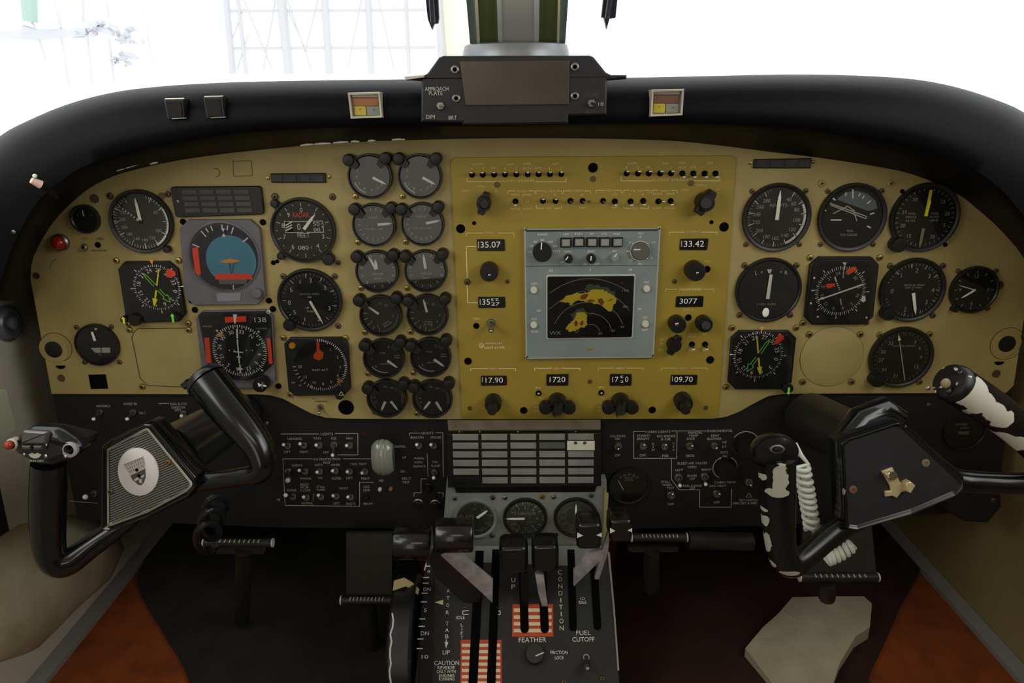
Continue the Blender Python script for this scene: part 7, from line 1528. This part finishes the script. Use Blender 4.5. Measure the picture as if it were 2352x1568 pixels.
for pts, lab, br in ((((801, 213), (875, 211), (881, 270), (808, 273)), 'left small square warning light with orange and yellow legends on the glareshield', '96602F'), (((1494, 206), (1569, 204), (1565, 265), (1491, 268)), 'right small square warning light with brown and yellow legends on the glareshield', '6E4638')):
    fr, root = onshield('master_warning_light', lab, 'warning light', pts); q = fr.s; pp = [fr.l(*p) for p in pts]
    if pp[0][0] * pp[1][1] - pp[1][0] * pp[0][1] < 0: pp = pp[::-1]
    i1 = inset(pp, 5 * q); mm = MB(); n = 4
    rings = [(pp, -.012), (pp, .005), (inset(pp, 1 * q), .0062), (i1, .0058), (i1, .001)]
    vs = [(p[0], p[1], z) for r_, z in rings for p in r_]; fs = [(k * n + i, k * n + (i + 1) % n, (k + 1) * n + (i + 1) % n, (k + 1) * n + i) for k in range(4) for i in range(n)]; mm.add(vs, fs, M_FRM); mm.build('frame', root)
    x0, x1 = pts[0][0], pts[1][0]; y0 = (pts[0][1] + pts[1][1]) / 2; sh = pts[3][0] - pts[0][0]
    P4 = lambda u, v: fr.l(x0 + (x1 - x0) * u + sh * v, y0 + (pts[3][1] - pts[0][1]) * v, .002)
    mm = MB(); mm.poly(i1, .0012, mat('light_back', '8A867C', .4)); mm.build('back_plate', root)
    mm = MB(); mm.prism([P4(.1, .08), P4(.9, .08), P4(.9, .2), P4(.1, .2)], .0012, .004, mat('lens_smoke', '837464', .3), .0004); mm.build('top_ledge', root)
    mm = MB(); mm.prism([P4(.09, .23), P4(.91, .23), P4(.88, .52), P4(.12, .52)], .0012, .0026, mat('legend_' + br, br, .4), .0003); mm.build('warning_legend', root)
    mm = MB(); mm.prism([P4(.12, .53), P4(.47, .53), P4(.47, .88), P4(.11, .88)], .0012, .0026, mat('legend_yellow', 'B9A52E', .4), .0003); mm.text('Y', P4(.3, .66), 6 * q, .0028, mat('legend_ink', '5A4A14', .6)); mm.build('caution_legend', root)
    mm = MB(); mm.prism([P4(.5, .53), P4(.89, .53), P4(.9, .88), P4(.5, .88)], .0012, .0024, mat('legend_grey', '7E8478' if br == '96602F' else '6A6258', .4), .0003); mm.text('N', P4(.72, .68), 5 * q, .0026, mat('legend_ink2', '4A5048', .6)); mm.build('caution_legend', root)
# raised approach plate holder at the centre
PH = Plane((0, -.122, 0)); fr = Fr(PH, 1190, 205); q = fr.s; root = tag(empty('approach_plate_holder', fr), 'black raised holder with brown-grey metal plate at the middle of the glareshield', 'holder')
mm = MB(); mm.prism([fr.l(*p) for p in ((938, 177), (972, 174), (982, 168), (1008, 132), (1018, 128), (1355, 127), (1364, 131), (1392, 166), (1404, 172), (1440, 172), (1440, 181), (1395, 185), (1394, 264), (1306, 266), (1305, 284), (1062, 287), (1061, 281), (966, 281), (968, 186), (938, 184))], -.008, 0, mat('holder_black', '1B1A1E', .5, vary=.2, vscale=50), .002); mm.prism([fr.l(*p) for p in ((985, 167), (1008, 133), (1018, 129), (1355, 128), (1364, 132), (1390, 166))], -.06, -.008, mat('holder_black', '1B1A1E'), .002); mm.build('housing', root)
mm = MB(); mm.prism([fr.l(*p) for p in ((1056, 141), (1308, 139), (1306, 240), (1069, 242))], .0002, .0022, mat('plate_bronze_grey', '5C554E', .32, .55, vary=.3, vscale=12, hex2='4A453F'), .0005); mm.build('clip_plate', root)
mm = MB(); mm.prism([fr.l(*p) for p in ((930, 176), (976, 172), (974, 178), (932, 184))], -.02, .004, mat('pale_wood_strip', 'C9C6B4', .6), .0006); mm.build('edge_strip', root)
for x, y in ((1045, 160), (1048, 226), (1320, 154), (1320, 221)):
    mm = MB(); k = fr.l(x, y); mm.lathe([(9.5 * q, .0001), (9.5 * q, .0016), (7 * q, .0026), (5 * q, .0026), (4.4 * q, .001)], M_STL, k, 22); mm.disc(k, 4.4 * q, .0012, M_HOLE, 16); mm.build('screw', root)
mm = MB(); mm.text('APPROACH', fr.l(1003, 204), 9 * q, .0006, M_DIM, 54 * q); mm.text('PLATE', fr.l(1001, 214), 9 * q, .0006, M_DIM, 31 * q); mm.text('DIM', fr.l(989, 268, .0), 9 * q, .0006, M_DIM, 20 * q); mm.text('BRT', fr.l(1040, 270), 9 * q, .0006, M_DIM, 19 * q); mm.text('AVOID', fr.l(1358, 218), 7 * q, .0006, mat('mark_very_dim', '4A4844', .7), 32 * q); mm.text('10', fr.l(1380, 239), 8 * q, .0006, M_DIM, 12 * q); mm.text('ALTT', fr.l(1356, 257), 7 * q, .0006, mat('mark_very_dim', '4A4844', .7), 22 * q)
mm.build('lettering', root)
for x, y in ((1012, 243), (1358, 237)):
    k = fr.l(x, y); mm = MB(); mm.lathe([(11 * q, .0001), (11 * q, .002), (8.5 * q, .0032), (5 * q, .0032)], M_STL, k, 6); mm.tube([(k[0], k[1], .003), (k[0] + .001, k[1] - .001, .013)], [3 * q, 3.6 * q], M_CHR if x < 1100 else M_BLK, 10); mm.build('dimmer_switch', root)
# map light cord end at the far left, dim reflection clip at right
fr = Fr(Plane((0, shieldpt(100, 425)[0].y - .018, 0)), 85, 412); q = fr.s; root = tag(empty('map_light', fr), 'small map light with pale pink lens on the glareshield\'s left underside', 'light')
mm = MB(); mm.tube([fr.l3(92, 422, 0), fr.l3(112, 436, -.012), fr.l3(132, 454, -.02)], [9 * q, 7 * q, 4 * q], M_BLK, 12); mm.build('body', root)
mm = MB(); mm.tube([fr.l3(94, 424, .0), fr.l3(72, 414, .006)], [10 * q, 7 * q], mat('lens_pink', 'F0C9B4', .3), 12); mm.ball(fr.l(80, 404, .004) + (.004,), 5 * q, M_NDL, 10, 6); mm.build('lens', root)
fr = Fr(Plane((0, shieldpt(32, 532)[0].y - .002, 0)), 32, 532); tag(put(screwmb((0, 0), 5 * fr.s, M_STL).build('screw'), fr), 'tiny screw on the glareshield\'s dark left end', 'screw')

# ================================================================== unseen seat, added behind the camera to block light and show in reflections
M_ADDED_SEAT = mat('added_seat_cloth_grey', '8A8678', .9, vary=.3, vscale=30, bump=.2, bscale=300)
for x, lab, back in ((.38, 'unseen grey cloth pilot seat with tall backrest, added behind the right control yoke to block light', 1),):
    root = emptyw('light_blocking_seat', (x, -1.12, 0)); tag(root, lab, 'seat')
    mm = MB(); mm.prism(rounded([(-.22, -.24), (.22, -.24), (.21, .2), (-.21, .2)], .06), .22, .36, M_ADDED_SEAT, .03); mm.build('seat', root)  # cushion of the added unseen seat
    mm = MB(); mm.box((0, 0, .11), (.3, .34, .218), M_DARK, 0, .01); mm.build('base', root)
    if back:
        mm = MB(); mm.prism(rounded([(-.22, .3), (.22, .3), (.2, .95), (-.2, .95)], .08), -.05, .06, M_ADDED_SEAT, .03); mm.v = [(v[0], -.22 - v[2] - (v[1] - .3) * .12, v[1]) for v in mm.v]; mm.build('added_backrest', root)
        mm = MB(); mm.prism(rounded([(-.12, .955), (.12, .955), (.12, 1.1), (-.12, 1.1)], .04), -.03, .04, M_ADDED_SEAT, .02); mm.v = [(v[0], -.24 - v[2] - (v[1] - .3) * .12, v[1]) for v in mm.v]; mm.build('added_headrest', root)
